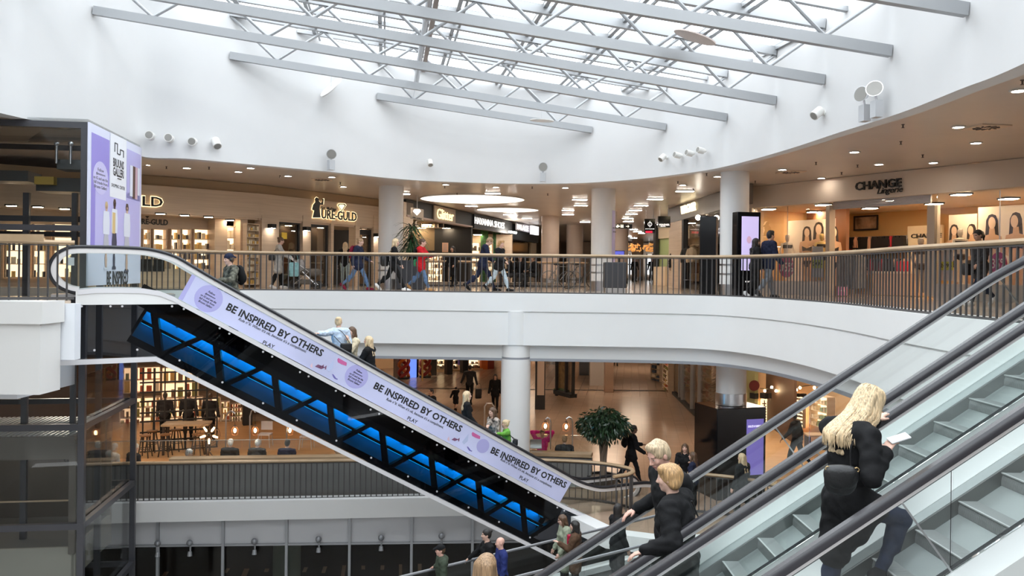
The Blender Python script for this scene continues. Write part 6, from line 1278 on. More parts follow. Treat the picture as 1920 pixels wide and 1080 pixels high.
V.rect(MB(), 1044, 735, 1075, 742, 0, 0.4).build('base', BLACKM, vt); V.rect(MB(), 1044, 650, 1075, 738, -0.05, 0.01).build('pane', SHOPGLASS, vt); V.rect(MB(), 1046, 650, 1060, 735, -0.6, 0.05).build('gold_back', mat('gold_cloth', (0.50, 0.32, 0.12), 0.5, var=0.4, scale=5), vt); V.rect(MB(), 1045, 730, 1061, 735, -0.3, 0.4).build('moss', mat('moss_panel', (0.03, 0.10, 0.03), 0.8), vt)
for x0, x1, y1, m, l in ((1086, 1105, 703, mat('grey_blue_panel', (0.13, 0.14, 0.16), 0.5), 'grey blue panel in the far passage'), (1105, 1133, 722, mat('pale_grey_pier', (0.42, 0.37, 0.33), 0.5), 'pale grey pier in the far passage'), (1133, 1150, 735, mat('tan_pier', (0.44, 0.31, 0.23), 0.5), 'tan pier left of the far walking person')):
    block('passage_pier', l, 'pier', x0, x1, 650, y1, pd(y1), 0.5, m)['kind'] = 'structure'
R1 = Wall(1222, 54, 1345, 33); r1 = thing('dark_shop_front', 'dark glazed shop front along the right side of the lower passage', 'shop front')
zf = ZD
R1.box(MB(), R1.sz(1245, 700)[0], ZL, R1.L, ZL + 0.12, 0, 0.2).build('sill', BLACKM, r1)
for x, y1 in ((1256, 756), (1275, 758), (1280, 774), (1298, 780), (1312, 790)): R1.box(MB(), R1.sz(x, 700)[0] - 0.06, ZL, R1.sz(x, 700)[0] + 0.06, ZD, 0.02, 0.12).build('mullion', MULL, r1)
R1.box(MB(), R1.sz(1245, 700)[0], ZL + 0.1, R1.L, ZD, -0.02, 0.012).build('pane', SHOPGLASS, r1); R1.box(MB(), R1.sz(1246, 700)[0], ZL, R1.L + 1.5, ZD, -2.6, 0.1).build('back_wall', mat('brown_shop_back', (0.11, 0.06, 0.035), 0.6), r1)
lb = shelves(Wall(1224, 50, 1241, 49.0), 1224, 676, 1241, 716, 0, 5, 2, 'white frame shelf of blue boxes at the end of the passage', [mat('blue_box', (0.06, 0.09, 0.13), 0.5), GOODS[0]], 0.3, False, 'box_shelf', 'shelf', 71, 1.0, 0.75)
shelves(R1, 1247, 668, 1258, 735, 0.15, 8, 4, 'magazine shelf beside the blue boxes', PAL, 0.3, False, 'magazine_shelf', 'shelf', 72); shelves(R1, 1282, 672, 1298, 740, -1.2, 6, 5, 'dim shelf inside the dark shop front', PAL, 0.3, False, 'dim_shelf', 'shelf', 73); shelves(R1, 1318, 672, 1340, 760, -1.2, 6, 5, 'dim shelf inside the dark shop nearest the column', PAL, 0.3, False, 'dim_shelf', 'shelf', 74)
rnd = random.Random(4); p = R1.at(R1.sz(1307, 700)[0], ZL, -0.9); t = thing('fir_tree', 'dark fir tree inside the dark shop window', 'tree', p); MB().cyl((0, 0, 0), (0, 0, 0.6), 0.05).build('trunk', DW, t); MB().lathe((0, 0, 0), [(0.3, 0), (0.34, 0.45), (0.25, 0.45)], 16).build('pot', BLACKM, t)
mb = MB()
for k in range(420):
    z = rnd.uniform(0.6, 2.9); r = 0.75 * (1 - (z - 0.5) / 2.6) + 0.05; a = rnd.uniform(0, 6.283); c, s = math.cos(a), math.sin(a); rr_ = rnd.uniform(0.5, 1) * r
    mb.add([(c * rr_ * 0.4 - s * 0.05, s * rr_ * 0.4 + c * 0.05, z), (c * rr_ * 0.4 + s * 0.05, s * rr_ * 0.4 - c * 0.05, z), (c * rr_ * 1.2, s * rr_ * 1.2, z - 0.12)], [(0, 1, 2)])
mb.build('needles', mat('fir_green', (0.015, 0.035, 0.02), 0.6), t)
# ---- tree by the bent railing
def leafy_tree(x, y, d, rx, rz, trunk_base, lab):
    c = gd(x, y, d); t = thing('ficus_tree', lab, 'tree', (c.x, c.y, trunk_base)); h = c.z - trunk_base; rnd = random.Random(11)
    tr = MB()
    for k in range(4): a = k * 1.57; tr.tube([(0.05 * math.cos(a), 0.05 * math.sin(a), 0), (0.06 * math.cos(a + 1), 0.06 * math.sin(a + 1), h * 0.4), (0.12 * math.cos(a + 2), 0.12 * math.sin(a + 2), h * 0.7), (0.45 * rx * math.cos(a + 2), 0.4 * rx * math.sin(a + 2), h)], 0.04, 8, True, [0.06, 0.05, 0.045, 0.015])
    tr.build('trunk', mat('grey_bark', (0.20, 0.15, 0.11), 0.8), t, True)
    lobes = [(0, 0, 0.0, 1.0)] + [(0.55 * math.cos(a), 0.55 * math.sin(a), rnd.uniform(-0.3, 0.35), 0.55) for a in np.linspace(0, 5.6, 9)] + [(0.1, -0.2, 0.55, 0.55)]
    mb = MB()
    for k in range(2600):
        lx, ly, lz, ls = lobes[rnd.randrange(len(lobes))]; v = Vector((rnd.gauss(0, 1), rnd.gauss(0, 1), rnd.gauss(0, 1))).normalized() * (rnd.uniform(0.75, 1.0) * ls * 0.62)
        p = Vector(((lx * 0.75 + v.x) * rx, (ly * 0.75 + v.y) * rx, h + (lz * 0.6 + v.z) * rz)); dr = (v + Vector((rnd.uniform(-.5, .5), rnd.uniform(-.5, .5), -0.55 + rnd.uniform(-.4, .3)))).normalized()
        sd = dr.cross(Vector((rnd.uniform(-1, 1), rnd.uniform(-1, 1), rnd.uniform(-1, 1)))).normalized() * rnd.uniform(0.02, 0.034); L_ = rnd.uniform(0.12, 0.2)
        mb.add([p, p + dr * L_ * 0.45 + sd, p + dr * L_, p + dr * L_ * 0.45 - sd], [(0, 1, 2, 3)])
    mb.build('leaves', mat('ficus_green', (0.02, 0.045, 0.02), 0.28, var=0.5, scale=3), t)
    return t
leafy_tree(1132, 797, 24.6, 1.05, 0.86, ZL + 0.35, 'round crowned dark green tree beside the bent railing')
p = gd(1132, hor(1132), 24.6); t = thing('tree_planter', 'dark planter at the foot of the round crowned tree', 'planter', (p.x, p.y, ZL)); MB().lathe((0, 0, 0), [(0.38, 0), (0.45, 0.4), (0.36, 0.4), (0.36, 0.35), (0, 0.35)], 24).build('pot', BLACKM, t, True)
t = thing('oak_counter', 'oak ledge with glass screen in front of the two hook lamps', 'counter'); a, b = gd(988, 849, 25.0), gd(1110, 853, 24.6); MB().bar(a, b, 0.4, 0.09).build('top', OAK, t); MB().bar(Vector((a.x, a.y, (a.z + ZL) / 2)), Vector((b.x, b.y, (a.z + ZL) / 2)), 0.3, a.z - ZL - 0.1).build('body', PLW, t); MB().bar(a + Z_ * 0.3, b + Z_ * 0.3, 0.012, 0.5).build('pane', GLASS, t)
p = gd(1005, 838, 25.3); t = thing('laptop', 'open silver laptop on the oak ledge', 'laptop', p + Z_ * -0.02); MB().box((0, 0, 0.0), (0.34, 0.24, 0.02)).build('base', STEEL, t); MB().box((0, 0.12, 0.11), (0.34, 0.02, 0.22)).build('screen', STEEL, t)
for x, l in ((874, 'left steel hoop stand in front of the far walkers'), (917, 'right steel hoop stand beside the blonde escalator rider')):
    p = gd(x, 796, 33); t = thing('hoop_stand', l, 'barrier', (p.x, p.y, ZL)); MB().tube([(-0.18, 0, 0), (-0.18, 0, 1.0), (-0.1, 0, 1.12), (0.1, 0, 1.12), (0.18, 0, 1.0), (0.18, 0, 0)], 0.03, 8).build('hoop', STEEL, t, True)
# ---- totem round the lower right column
p = gd(1371, hor(1371), 24.2); t = thing('advert_totem', 'black totem with purple perfume screen around the lower right column', 'totem', (p.x, p.y, ZL), 0.30); MB().box((0, 0, 1.26), (1.55, 1.25, 2.52), 0, 0.02).build('body', BLACK, t)
MB().box((0.42, -0.632, 1.42), (0.54, 0.012, 1.55)).build('screen', light('purple_screen', (0.16, 0.13, 0.42), 0.75), t); mb = MB(); put_text(mb, 'DOLCE & GABBANA', (0.42, -0.64, 2.0), X_, Z_, 0.46, 0.06, 0.003, 0.02); mb.build('lettering', light('pale_screen_text', (0.85, 0.8, 0.95), 0.9), t)
mb = MB(); mb.ball((0.5, -0.632, 1.35), 0.2, 14, 8, (0.8, 0.02, 1.5)); mb.build('pink_print', light('pink_screen_glow', (0.50, 0.25, 0.42), 0.7), t); MB().ball((0.32, -0.634, 1.1), 0.14, 14, 8, (0.8, 0.02, 1.8)).build('lilac_print', light('lilac_screen_glow', (0.45, 0.42, 0.70), 0.8), t)
# ---- optician
O = Wall(1395, 36.5, 1640, 31.0); ot = thing('optician_shop', 'brightly lit optician shop with rows of spectacles on the wall', 'shop front')
O.box(MB(), -1, ZL, O.L + 6, ZD, -0.1, 0.1).build('back_wall', mat('peach_wall', (0.78, 0.52, 0.30), 0.6), ot); O.box(MB(), O.sz(1400, 760)[0], ZL, O.sz(1428, 720)[0], O.sz(1414, 692)[1] + 1.0, 0.3, 0.2).build('green_pier', mat('sage_green', (0.33, 0.33, 0.16), 0.6), ot)
O.box(MB(), O.sz(1560, 760)[0], ZL, O.L + 6, ZD, 0.6, 0.1).build('wood_wall', mat('grey_wood_wall', (0.40, 0.28, 0.18), 0.6), ot)
t = thing('round_sign', 'round dark red sign on the green pier of the optician', 'sign'); O.box(MB(), 0, 0, 0.01, 0.01, 0, 0.01).build('bracket', BLACKM, t); jp = [O.sz(1415 + 9 * math.cos(k * math.pi / 12), 723 + 10 * math.sin(k * math.pi / 12), 0.5) for k in range(24)]; MB().prism(jp, O.p + O.un * 0.5, O.ux, Z_, O.un, 0, 0.05).build('disc', mat('maroon_sign', (0.12, 0.02, 0.02), 0.5), t)
t = thing('picture_frame', 'black picture frame high on the optician wall', 'picture'); O.rect(MB(), 1453, 690, 1487, 706, 0.1, 0.04).build('frame', BLACKM, t); O.rect(MB(), 1456, 690, 1484, 703, 0.125, 0.01).build('print', mat('peach_print', (0.75, 0.48, 0.32), 0.5), t)
LITP = light('lit_spectacle_panel', (1.0, 0.74, 0.42), 1.6)
for x, y1, l in ((1414, 795, 'first spectacle column beside the totem'), (1433, 830, 'second spectacle column beside the totem'), (1450, 832, 'third spectacle column in the optician'), (1464, 825, 'fourth spectacle column in the optician'), (1476, 812, 'fifth spectacle column, beside the wide display')):
    t = thing('spectacle_display', l, 'display'); O.rect(MB(), x - 5, 737, x + 5, 747, 0.35, 0.2).build('header', BLACKM, t); O.rect(MB(), x - 4, 747, x + 4, 752, 0.3, 0.1).build('lamp_strip', LITP, t); O.rect(MB(), x - 0.6, 750, x + 0.6, y1 + 6, 0.35, 0.03).build('pole', BLACKM, t)
    O.rect(MB(), x - 7, 750, x + 7, 800, 0.05, 0.02).build('lit_panel', LITP, t)
    g = MB(); y = 756
    while y < y1 - 18: O.rect(g, x - 3.6, y, x - 0.8, y + 1.8, 0.38, 0.03); O.rect(g, x + 0.8, y, x + 3.6, y + 1.8, 0.38, 0.03); O.rect(g, x - 1, y, x + 1, y + 0.7, 0.38, 0.03); y += 5.0
    g.build('spectacles', mat('brown_frames', (0.10, 0.03, 0.015), 0.3), t)['kind'] = 'stuff'
t = shelves(O, 1482, 742, 1508, 800, 0.2, 9, 7, 'wide display of many spectacles in the optician', [GOODS[1], GOODS[0]], 0.15, True, 'spectacle_shelf', 'display', 75, 0.9, 0.3)
for i, x in enumerate((1486, 1497, 1507)): tag(O.rect(MB(), x - 3, 738, x + 3, 744, 0.3, 0.15).build('black_box', BLACKM), 'small black box above the wide spectacle display', 'box', 'black boxes above the spectacles')
shelves(Wall(1525, 31.5, 1560, 30.5), 1526, 742, 1558, 800, 0, 4, 6, 'white shelf unit of green and white boxes in the optician', [mat('mint_box', (0.30, 0.42, 0.30), 0.5), GOODS[0], mat('white_box', (0.75, 0.68, 0.55), 0.5)], 0.35, True, 'care_shelf', 'shelf', 76)
t = thing('string_lights', 'string of bare bulbs along the optician ceiling', 'lights'); pts = [O.at(*O.sz(x, y, 1.0), 1.0) for x, y in ((1425, 728), (1445, 730), (1470, 728), (1495, 726), (1520, 722), (1560, 722))]; MB().tube(pts, 0.012, 5).build('cable', BLACKM, t)
for x, y in ((1434, 733), (1447, 726), (1455, 733), (1493, 731), (1500, 727), (1527, 727)): q = O.at(*O.sz(x, y, 1.0), 1.0); MB().ball(q, 0.055, 8, 6).build('bulb', light('optician_bulb', (1.0, 0.72, 0.4), 40.0), t)
t = thing('optician_desk', 'small oak desk in the optician', 'desk', pt1(1540, 855)); MB().box((0, 0, 0.73), (1.1, 0.6, 0.05)).build('top', OAK, t)
for a in (-0.48, 0.48): MB().box((a, 0, 0.36), (0.06, 0.5, 0.71)).build('leg', BLACKM, t)
t = thing('office_chair', 'black office chair at the optician desk', 'chair', pt1(1548, 868)); MB().box((0, 0, 0.5), (0.45, 0.45, 0.07), 0, 0.03).build('seat', BLACKM, t); MB().box((0, -0.22, 0.85), (0.42, 0.06, 0.55), 0, 0.03).build('backrest', BLACKM, t); MB().cyl((0, 0, 0.08), (0, 0, 0.48), 0.03).build('stem', STEEL, t)
for k in range(5): a = k * 1.2566; MB().bar((0, 0, 0.08), (0.28 * math.cos(a), 0.28 * math.sin(a), 0.04), 0.04).build('foot', BLACKM, t)
for x, y in ((1440, 33.5), (1500, 31), (1560, 29.5), (1480, 28)):  # lamps added out of view to brighten the optician
    q = gd(x, 0, y); t = thing('added_lamp', 'unseen square warm lamp added to light the optician', 'lamp', (q.x, q.y, ZD - 0.02), 0, 'lamps added to light the optician'); MB().box((0, 0, 0), (1.0, 1.0, 0.05)).build('frame', BLACKM, t); MB().box((0, 0, -0.03), (0.92, 0.92, 0.012)).build('diffuser', LMP, t)
struct(MB().prism([(pt1(1425, 800).x, pt1(1425, 800).y + 2), (pt1(1425, 900).x, pt1(1425, 900).y), (pt1(1800, 900).x, pt1(1800, 900).y), (22, 36)], (0, 0, ZL), X_, Y_, Z_, 0.0, 0.012).build('floor_optician', wood('orange_parquet', (0.52, 0.29, 0.13), (0.60, 0.36, 0.18), (1, 5, 1), 0.3)), 'warm wood floor of the optician', 'floor')
# ================================================================= people: smooth distance-field bodies
def _seg(P, a, b, ra, rb):
    ab = b - a; L = float(ab @ ab) or 1e-9; t = np.clip(((P - a) @ ab) / L, 0, 1)
    return np.linalg.norm(P - a - t[..., None] * ab, axis=-1) - (ra + (rb - ra) * t)
def _ell(P, c, r, M):
    q = (P - c) @ M; k0 = np.linalg.norm(q / r, axis=-1); k1 = np.linalg.norm(q / (r * r), axis=-1)
    return k0 * (k0 - 1.0) / np.maximum(k1, 1e-6)
def field(prims, res, cuts=()):
    lo = np.full(3, 1e9); hi = -lo
    for p in prims:
        if p[0] == 'c': m = max(p[3], p[4]); a, b = np.minimum(p[1], p[2]) - m, np.maximum(p[1], p[2]) + m
        else: m = max(p[2]); a, b = p[1] - m, p[1] + m
        lo = np.minimum(lo, a); hi = np.maximum(hi, b)
    lo = lo - 3 * res - 0.02; n = np.ceil((hi + 3 * res + 0.02 - lo) / res).astype(int) + 1
    V = np.full(n, 0.2, np.float32)
    def sub(p, mg):
        if p[0] == 'c': m = max(p[3], p[4]) + mg; a, b = np.minimum(p[1], p[2]) - m, np.maximum(p[1], p[2]) + m
        else: m = max(p[2]) + mg; a, b = p[1] - m, p[1] + m
        i0 = np.clip(np.floor((a - lo) / res).astype(int), 0, n); i1 = np.clip(np.ceil((b - lo) / res).astype(int) + 1, 0, n)
        g = np.stack(np.meshgrid(*[lo[k] + res * np.arange(i0[k], i1[k]) for k in range(3)], indexing='ij'), -1)
        d = _seg(g, p[1], p[2], p[3], p[4]) if p[0] == 'c' else _ell(g, p[1], np.array(p[2]), p[3])
        return tuple(slice(i0[k], i1[k]) for k in range(3)), d.astype(np.float32)
    for p in prims:
        k = p[5] if p[0] == 'c' else p[4]; s, d = sub(p, 2.2 * k + 2 * res); v = V[s]
        h = np.clip(0.5 + 0.5 * (v - d) / k, 0, 1); V[s] = v + (d - v) * h - k * h * (1 - h)
    for p in cuts: s, d = sub(p, 2 * res); V[s] = np.maximum(V[s], -d)
    return V, lo
def nets(V, lo, res):
    ins = V < 0; n = np.array(V.shape)
    c = np.zeros(n - 1, np.int8)
    for i in (0, 1):
        for j in (0, 1):
            for k in (0, 1): c += ins[i:n[0] - 1 + i, j:n[1] - 1 + j, k:n[2] - 1 + k]
    act = (c > 0) & (c < 8); idx = np.full(n - 1, -1, np.int32); A = np.argwhere(act); idx[act] = np.arange(len(A))
    acc = np.zeros((len(A), 3)); cnt = np.zeros(len(A))
    cor = [(i, j, k) for i in (0, 1) for j in (0, 1) for k in (0, 1)]
    for a in cor:
        for ax in range(3):
            if a[ax]: continue
            b = list(a); b[ax] = 1
            va = V[A[:, 0] + a[0], A[:, 1] + a[1], A[:, 2] + a[2]]; vb = V[A[:, 0] + b[0], A[:, 1] + b[1], A[:, 2] + b[2]]
            m = (va < 0) != (vb < 0); t = np.where(m, va / np.where(m, va - vb, 1), 0)
            p = np.array(a, float)[None] + np.zeros((len(A), 3)); p[:, ax] += t; acc[m] += p[m]; cnt[m] += 1
    verts = lo + res * (A + acc / np.maximum(cnt, 1)[:, None]); F_ = []
    for ax in range(3):
        u, w = (ax + 1) % 3, (ax + 2) % 3; s0 = [slice(None)] * 3; s1 = [slice(None)] * 3; s0[ax] = slice(0, -1); s1[ax] = slice(1, None)
        a, b = ins[tuple(s0)], ins[tuple(s1)]; E_ = np.argwhere(a != b); E_ = E_[(E_[:, u] > 0) & (E_[:, w] > 0) & (E_[:, u] < n[u] - 1) & (E_[:, w] < n[w] - 1)]
        q = []
        for du, dw in ((-1, -1), (0, -1), (0, 0), (-1, 0)): e = E_.copy(); e[:, u] += du; e[:, w] += dw; q.append(idx[e[:, 0], e[:, 1], e[:, 2]])
        q = np.stack(q, 1); fl = ~a[E_[:, 0], E_[:, 1], E_[:, 2]]; q[fl] = q[fl][:, ::-1]; F_.append(q)
    return verts, np.concatenate(F_)
def sdf_mesh(name, prims, res, mats, parent=None, cuts=(), paint=None, fold=0.0):
    V, lo = field(prims, res, cuts); v, f = nets(V, lo, res)
    if fold:
        fn = np.cross(v[f[:, 2]] - v[f[:, 0]], v[f[:, 3]] - v[f[:, 1]]); nn = np.zeros_like(v)
        for k in range(4): np.add.at(nn, f[:, k], fn)
        nn /= np.maximum(np.linalg.norm(nn, axis=1, keepdims=True), 1e-9); x, y, z = v.T
        w = np.sin(31 * z + 9 * x + 3 * np.sin(17 * x + 11 * y)) * np.sin(13 * z - 21 * y + 2 * np.sin(23 * z)) + 0.6 * np.sin(55 * z + 30 * y + 2 * np.sin(29 * x))
        v = v + nn * (fold * w)[:, None]
    me = bpy.data.meshes.new(name); me.vertices.add(len(v)); me.vertices.foreach_set('co', v.astype(np.float32).ravel())
    me.loops.add(f.size); me.loops.foreach_set('vertex_index', f.ravel().astype(np.int32)); me.polygons.add(len(f))
    me.polygons.foreach_set('loop_start', np.arange(0, f.size, 4, dtype=np.int32)); me.polygons.foreach_set('loop_total', np.full(len(f), 4, np.int32))
    me.polygons.foreach_set('use_smooth', np.ones(len(f), bool))
    for m in (mats if isinstance(mats, list) else [mats]): me.materials.append(m)
    if paint is not None: me.polygons.foreach_set('material_index', paint(v[f].mean(1)).astype(np.int32))
    me.update(calc_edges=True); me.validate()
    o = bpy.data.objects.new(name, me); COL.objects.link(o)
    if parent: o.parent = parent
    return o
def A3(*p): return np.array(p, float)
def rotm(ax, a):
    c, s = math.cos(a), math.sin(a)
    return {'x': np.array([[1, 0, 0], [0, c, -s], [0, s, c]]), 'y': np.array([[c, 0, s], [0, 1, 0], [-s, 0, c]]), 'z': np.array([[c, -s, 0], [s, c, 0], [0, 0, 1]])}[ax]
def unit(v): return v / (np.linalg.norm(v) or 1)
def skin(n, c): return mat('skin_' + n, c, 0.45, var=0.05, scale=20, spec=0.4)
SK = dict(fair=skin('fair', (0.66, 0.42, 0.33)), tan=skin('tan', (0.50, 0.30, 0.21)), dark=skin('dark', (0.20, 0.11, 0.075)), pink=skin('pink', (0.68, 0.40, 0.32)))
LIP = mat('lips', (0.42, 0.14, 0.13), 0.4); EYE = mat('eye_white', (0.7, 0.68, 0.66), 0.25); IRIS = mat('eye_dark', (0.03, 0.022, 0.02), 0.2); BROW = mat('eyebrow', (0.10, 0.06, 0.04), 0.7)
def hairm(n, c): return mat('hair_' + n, c, 0.42, var=0.45, scale=9, stretch=(9, 9, 0.8), bump=0.4, bscale=14)
HR = dict(blonde=hairm('blonde', (0.62, 0.47, 0.29)), ginger=hairm('ginger', (0.45, 0.27, 0.12)), sandy=hairm('sandy', (0.56, 0.43, 0.28)), brown=hairm('brown', (0.10, 0.055, 0.03)), black=hairm('black', (0.014, 0.011, 0.010)), grey=hairm('grey', (0.56, 0.55, 0.54)), white=hairm('white', (0.80, 0.79, 0.77)), light=hairm('light_brown', (0.32, 0.20, 0.11)))
def cloth(n, c, var=0.18): return mat('cloth_' + n, c, 0.85, var=var, scale=14, bump=0.25, bscale=22, spec=0.2)
CLO = dict(black=cloth('black', (0.010, 0.010, 0.011)), charcoal=cloth('charcoal', (0.035, 0.035, 0.038)), navy=cloth('navy', (0.016, 0.02, 0.045)), red=cloth('red', (0.48, 0.012, 0.02)), jeans=cloth('jeans', (0.10, 0.17, 0.30)), darkjeans=cloth('dark_jeans', (0.018, 0.026, 0.052)), palejeans=cloth('pale_jeans', (0.42, 0.52, 0.60)), greyjeans=cloth('grey_jeans', (0.20, 0.22, 0.25)), grey=cloth('grey', (0.30, 0.30, 0.31)), lightgrey=cloth('light_grey', (0.42, 0.42, 0.41)), beige=cloth('beige', (0.58, 0.50, 0.36)), paleblue=cloth('pale_blue', (0.50, 0.60, 0.74)), white=cloth('white', (0.72, 0.72, 0.72)), green=cloth('green', (0.14, 0.38, 0.06)), olive=cloth('olive', (0.05, 0.065, 0.045)), sage=cloth('sage', (0.27, 0.30, 0.22)), pink=cloth('pink', (0.55, 0.03, 0.20)), mint=cloth('mint', (0.30, 0.38, 0.37)), brown=cloth('brown', (0.09, 0.05, 0.03)), camo=cloth('camo', (0.10, 0.10, 0.08), 0.9), floral=cloth('floral', (0.28, 0.24, 0.21), 0.95), maroon=cloth('maroon', (0.16, 0.01, 0.03)), blue=cloth('blue', (0.02, 0.03, 0.13)), tan=cloth('tan_leather', (0.40, 0.22, 0.09)))
EZ = A3(0, 0, 1)
def person(label, pos, face, H=1.72, legs=((0, 0), (0, 0)), arms=(None, None), lean=0.0, head=(0.0, 0.0), fem=True, sk='fair', hair='brown', style='short', top='black', low='black', shoes='black', hem=0.0, res=0.014, sit=False, group=None, shoe_h=0.0, bulk=1.0, curl=0.5, foot_z=(0.0, 0.0), twist=0.0, dress=False, detail=False, hood=False, lift=0.0, neckf=0.0, poles=(None, None)):
    """pos: world point under the body; face: plan angle (0 right, 90 away, 180 left, 270 to the viewer)
    legs: (thigh, knee) degrees for left, right; arms: world hand targets or (flex, abduct, elbow) degrees for left, right"""
    pos = Vector(pos); rz = R(face - 90); cz_, sz_ = math.cos(-rz), math.sin(-rz)
    def loc(p): p = Vector(p) - pos; return A3(p.x * cz_ - p.y * sz_, p.x * sz_ + p.y * cz_, p.z)
    S = H / 1.72; sw = (0.108 if fem else 0.118) * H * (0.97 + 0.03 * bulk); hw = 0.052 * H; b = bulk
    J = {}; ank = []; hip0 = []
    for i, sd in ((0, -1), (1, 1)):
        th, kn = R(legs[i][0]), R(legs[i][1]); ab = R(legs[i][2]) if len(legs[i]) > 2 else 0.02
        hp = A3(sd * hw, 0, 0); d1 = A3(sd * math.sin(ab), math.sin(th), -math.cos(th)); d1 = unit(d1); k_ = hp + d1 * 0.245 * H; a2 = th - kn; d2 = unit(A3(sd * math.sin(ab) * 0.5, math.sin(a2), -math.cos(a2))); a_ = k_ + d2 * 0.24 * H
        J[i] = [hp, k_, a_, a2]; ank.append(a_[2] - foot_z[i])
    base = -(min(ank)) + 0.045 * H + shoe_h + lift
    off = A3(0, 0, base)
    for i in (0, 1): J[i][:3] = [q + off for q in J[i][:3]]
    pel = off.copy(); Rl = rotm('x', -R(lean)) @ rotm('z', R(twist))
    T = lambda x, y, z: pel + Rl @ (A3(x, y, z) * H)
    sh = [T(-sw / H, -0.005, 0.277), T(sw / H, -0.005, 0.277)]
    neck = T(0, 0.0, 0.295); hd = Rl @ rotm('z', R(head[0])) @ rotm('x', -R(head[1])); hc = neck + Rl @ A3(0, 0.012 + neckf, 0.03) * H + hd @ (A3(0, 0.006, 0.082) * H)
    hl = lambda x, y, z: hc + hd @ (A3(x, y, z) * S)
    E_, Wr, hdir = [], [], []
    ul, fl_ = 0.168 * H, 0.150 * H
    for i, sd in ((0, -1), (1, 1)):
        a = arms[i]
        if a is None: a = (4, 10, 14)
        if isinstance(a, (Vector, np.ndarray)) or (len(a) == 3 and isinstance(a, list)):
            tg = loc(a); hd_ = None; v = tg - sh[i]; D = np.linalg.norm(v); wr = tg - unit(v) * 0.06 * H * 0.5
            v = wr - sh[i]; D = min(np.linalg.norm(v), (ul + fl_) * 0.995); v = unit(v); wr = sh[i] + v * D
            ca = (ul * ul + D * D - fl_ * fl_) / (2 * ul * D); ca = max(-1, min(1, ca)); pole = A3(sd * 0.35, -1.0, -0.75) if poles[i] is None else A3(*poles[i]); pole = pole - v * (pole @ v); pole = unit(pole)
            el = sh[i] + v * ul * ca + pole * ul * math.sqrt(max(0, 1 - ca * ca)); dr = unit(wr - el)
        else:
            f_, ab, eb = R(a[0]), R(a[1]), R(a[2]); d1 = Rl @ unit(A3(sd * math.sin(ab), math.sin(f_) * math.cos(ab), -math.cos(f_) * math.cos(ab))); el = sh[i] + d1 * ul
            fw = unit(A3(0, 1, 0.25) - d1 * (A3(0, 1, 0.25) @ d1)); dr = d1 * math.cos(eb) + fw * math.sin(eb); dr = unit(dr); wr = el + dr * fl_
        E_.append(el); Wr.append(wr); hdir.append(dr)
    P = []; C = lambda L_, a, b_, ra, rb, k=0.03: L_.append(('c', a, b_, ra, rb, k)); El = lambda L_, c, r, M=None, k=0.03: L_.append(('e', c, r, np.eye(3) if M is None else M, k))
    def torso(L_, g, k=0.05, chest=True):
        El(L_, T(0, -0.005, 0.005), ((0.094 if fem else 0.09) * H * b + g, 0.066 * H * b + g, 0.068 * H + g), Rl, k); El(L_, T(0, 0.0, 0.10), ((0.072 if fem else 0.08) * H * b + g, 0.056 * H * b + g, 0.09 * H + g), Rl, k)
        El(L_, T(0, 0.003, 0.195), (0.088 * H * b + g, 0.064 * H * b + g, 0.10 * H + g), Rl, k); C(L_, sh[0] * 0.82 + sh[1] * 0.18, sh[1] * 0.82 + sh[0] * 0.18, 0.044 * H + g, 0.044 * H + g, k)
        if fem and chest:
            for sd in (-1, 1): El(L_, T(sd * 0.04, 0.045, 0.205), (0.035 * H + g, 0.03 * H + g, 0.035 * H + g), Rl, 0.03)
    def arm(L_, i, g, upto=1.0): C(L_, sh[i], E_[i], 0.032 * H * b + g, 0.024 * H * b + g, 0.02); C(L_, E_[i], E_[i] + (Wr[i] - E_[i]) * upto, 0.025 * H * b + g, 0.017 * H + g, 0.012)
    def leg(L_, i, g, upto=1.0):
        h_, k_, a_, _ = J[i]; C(L_, h_, k_, 0.052 * H * b + g, 0.032 * H * b + g, 0.03); C(L_, k_, a_ + (k_ - a_) * (1 - upto), 0.032 * H * b + g, 0.021 * H + g, 0.02)
        El(L_, k_ * 0.65 + a_ * 0.35 + A3(0, -0.012, 0), (0.03 * H * b + g, 0.033 * H * b + g, 0.07 * H), None, 0.03)
    def foot(L_, i, g, sole=0.0):
        a_, a2 = J[i][2], J[i][3]; pt = min(max(-a2 * 0.75, -0.2), 0.9) if a2 < -0.15 else 0.0
        M = rotm('x', -pt); out = 0.12 * (1 if i else -1); M = rotm('z', -out) @ M
        C(L_, a_ + M @ A3(0, -0.022, -0.022) * H, a_ + M @ A3(0, 0.07, -0.030) * H, 0.022 * H + g, 0.021 * H + g, 0.02); C(L_, a_ + M @ A3(0, 0.06, -0.03) * H, a_ + M @ A3(0, 0.108, -0.034) * H, 0.022 * H + g, 0.014 * H + g, 0.02); C(L_, a_, a_ + M @ A3(0, 0.0, -0.02) * H, 0.022 * H + g, 0.022 * H + g, 0.02)
    # ---- the body
    torso(P, 0.0); C(P, T(0, 0, 0.27), hl(0, -0.012, -0.05), 0.034 * H, 0.031 * H, 0.03)
    El(P, hl(0, -0.008, 0.03), (0.074 * S, 0.094 * S, 0.088 * S), hd, 0.02); El(P, hl(0, 0.022, -0.035), (0.058 * S, 0.066 * S, 0.075 * S), hd, 0.025); C(P, hl(0, 0.062, -0.094), hl(0, 0.056, -0.088), 0.02 * S, 0.022 * S, 0.03)
    C(P, hl(0, 0.086, 0.012), hl(0, 0.107, -0.028), 0.008 * S, 0.0125 * S, 0.012); C(P, hl(-0.011, 0.094, -0.034), hl(0.011, 0.094, -0.034), 0.008 * S, 0.008 * S, 0.008); C(P, hl(-0.03, 0.078, 0.026), hl(0.03, 0.078, 0.026), 0.011 * S, 0.011 * S, 0.015)
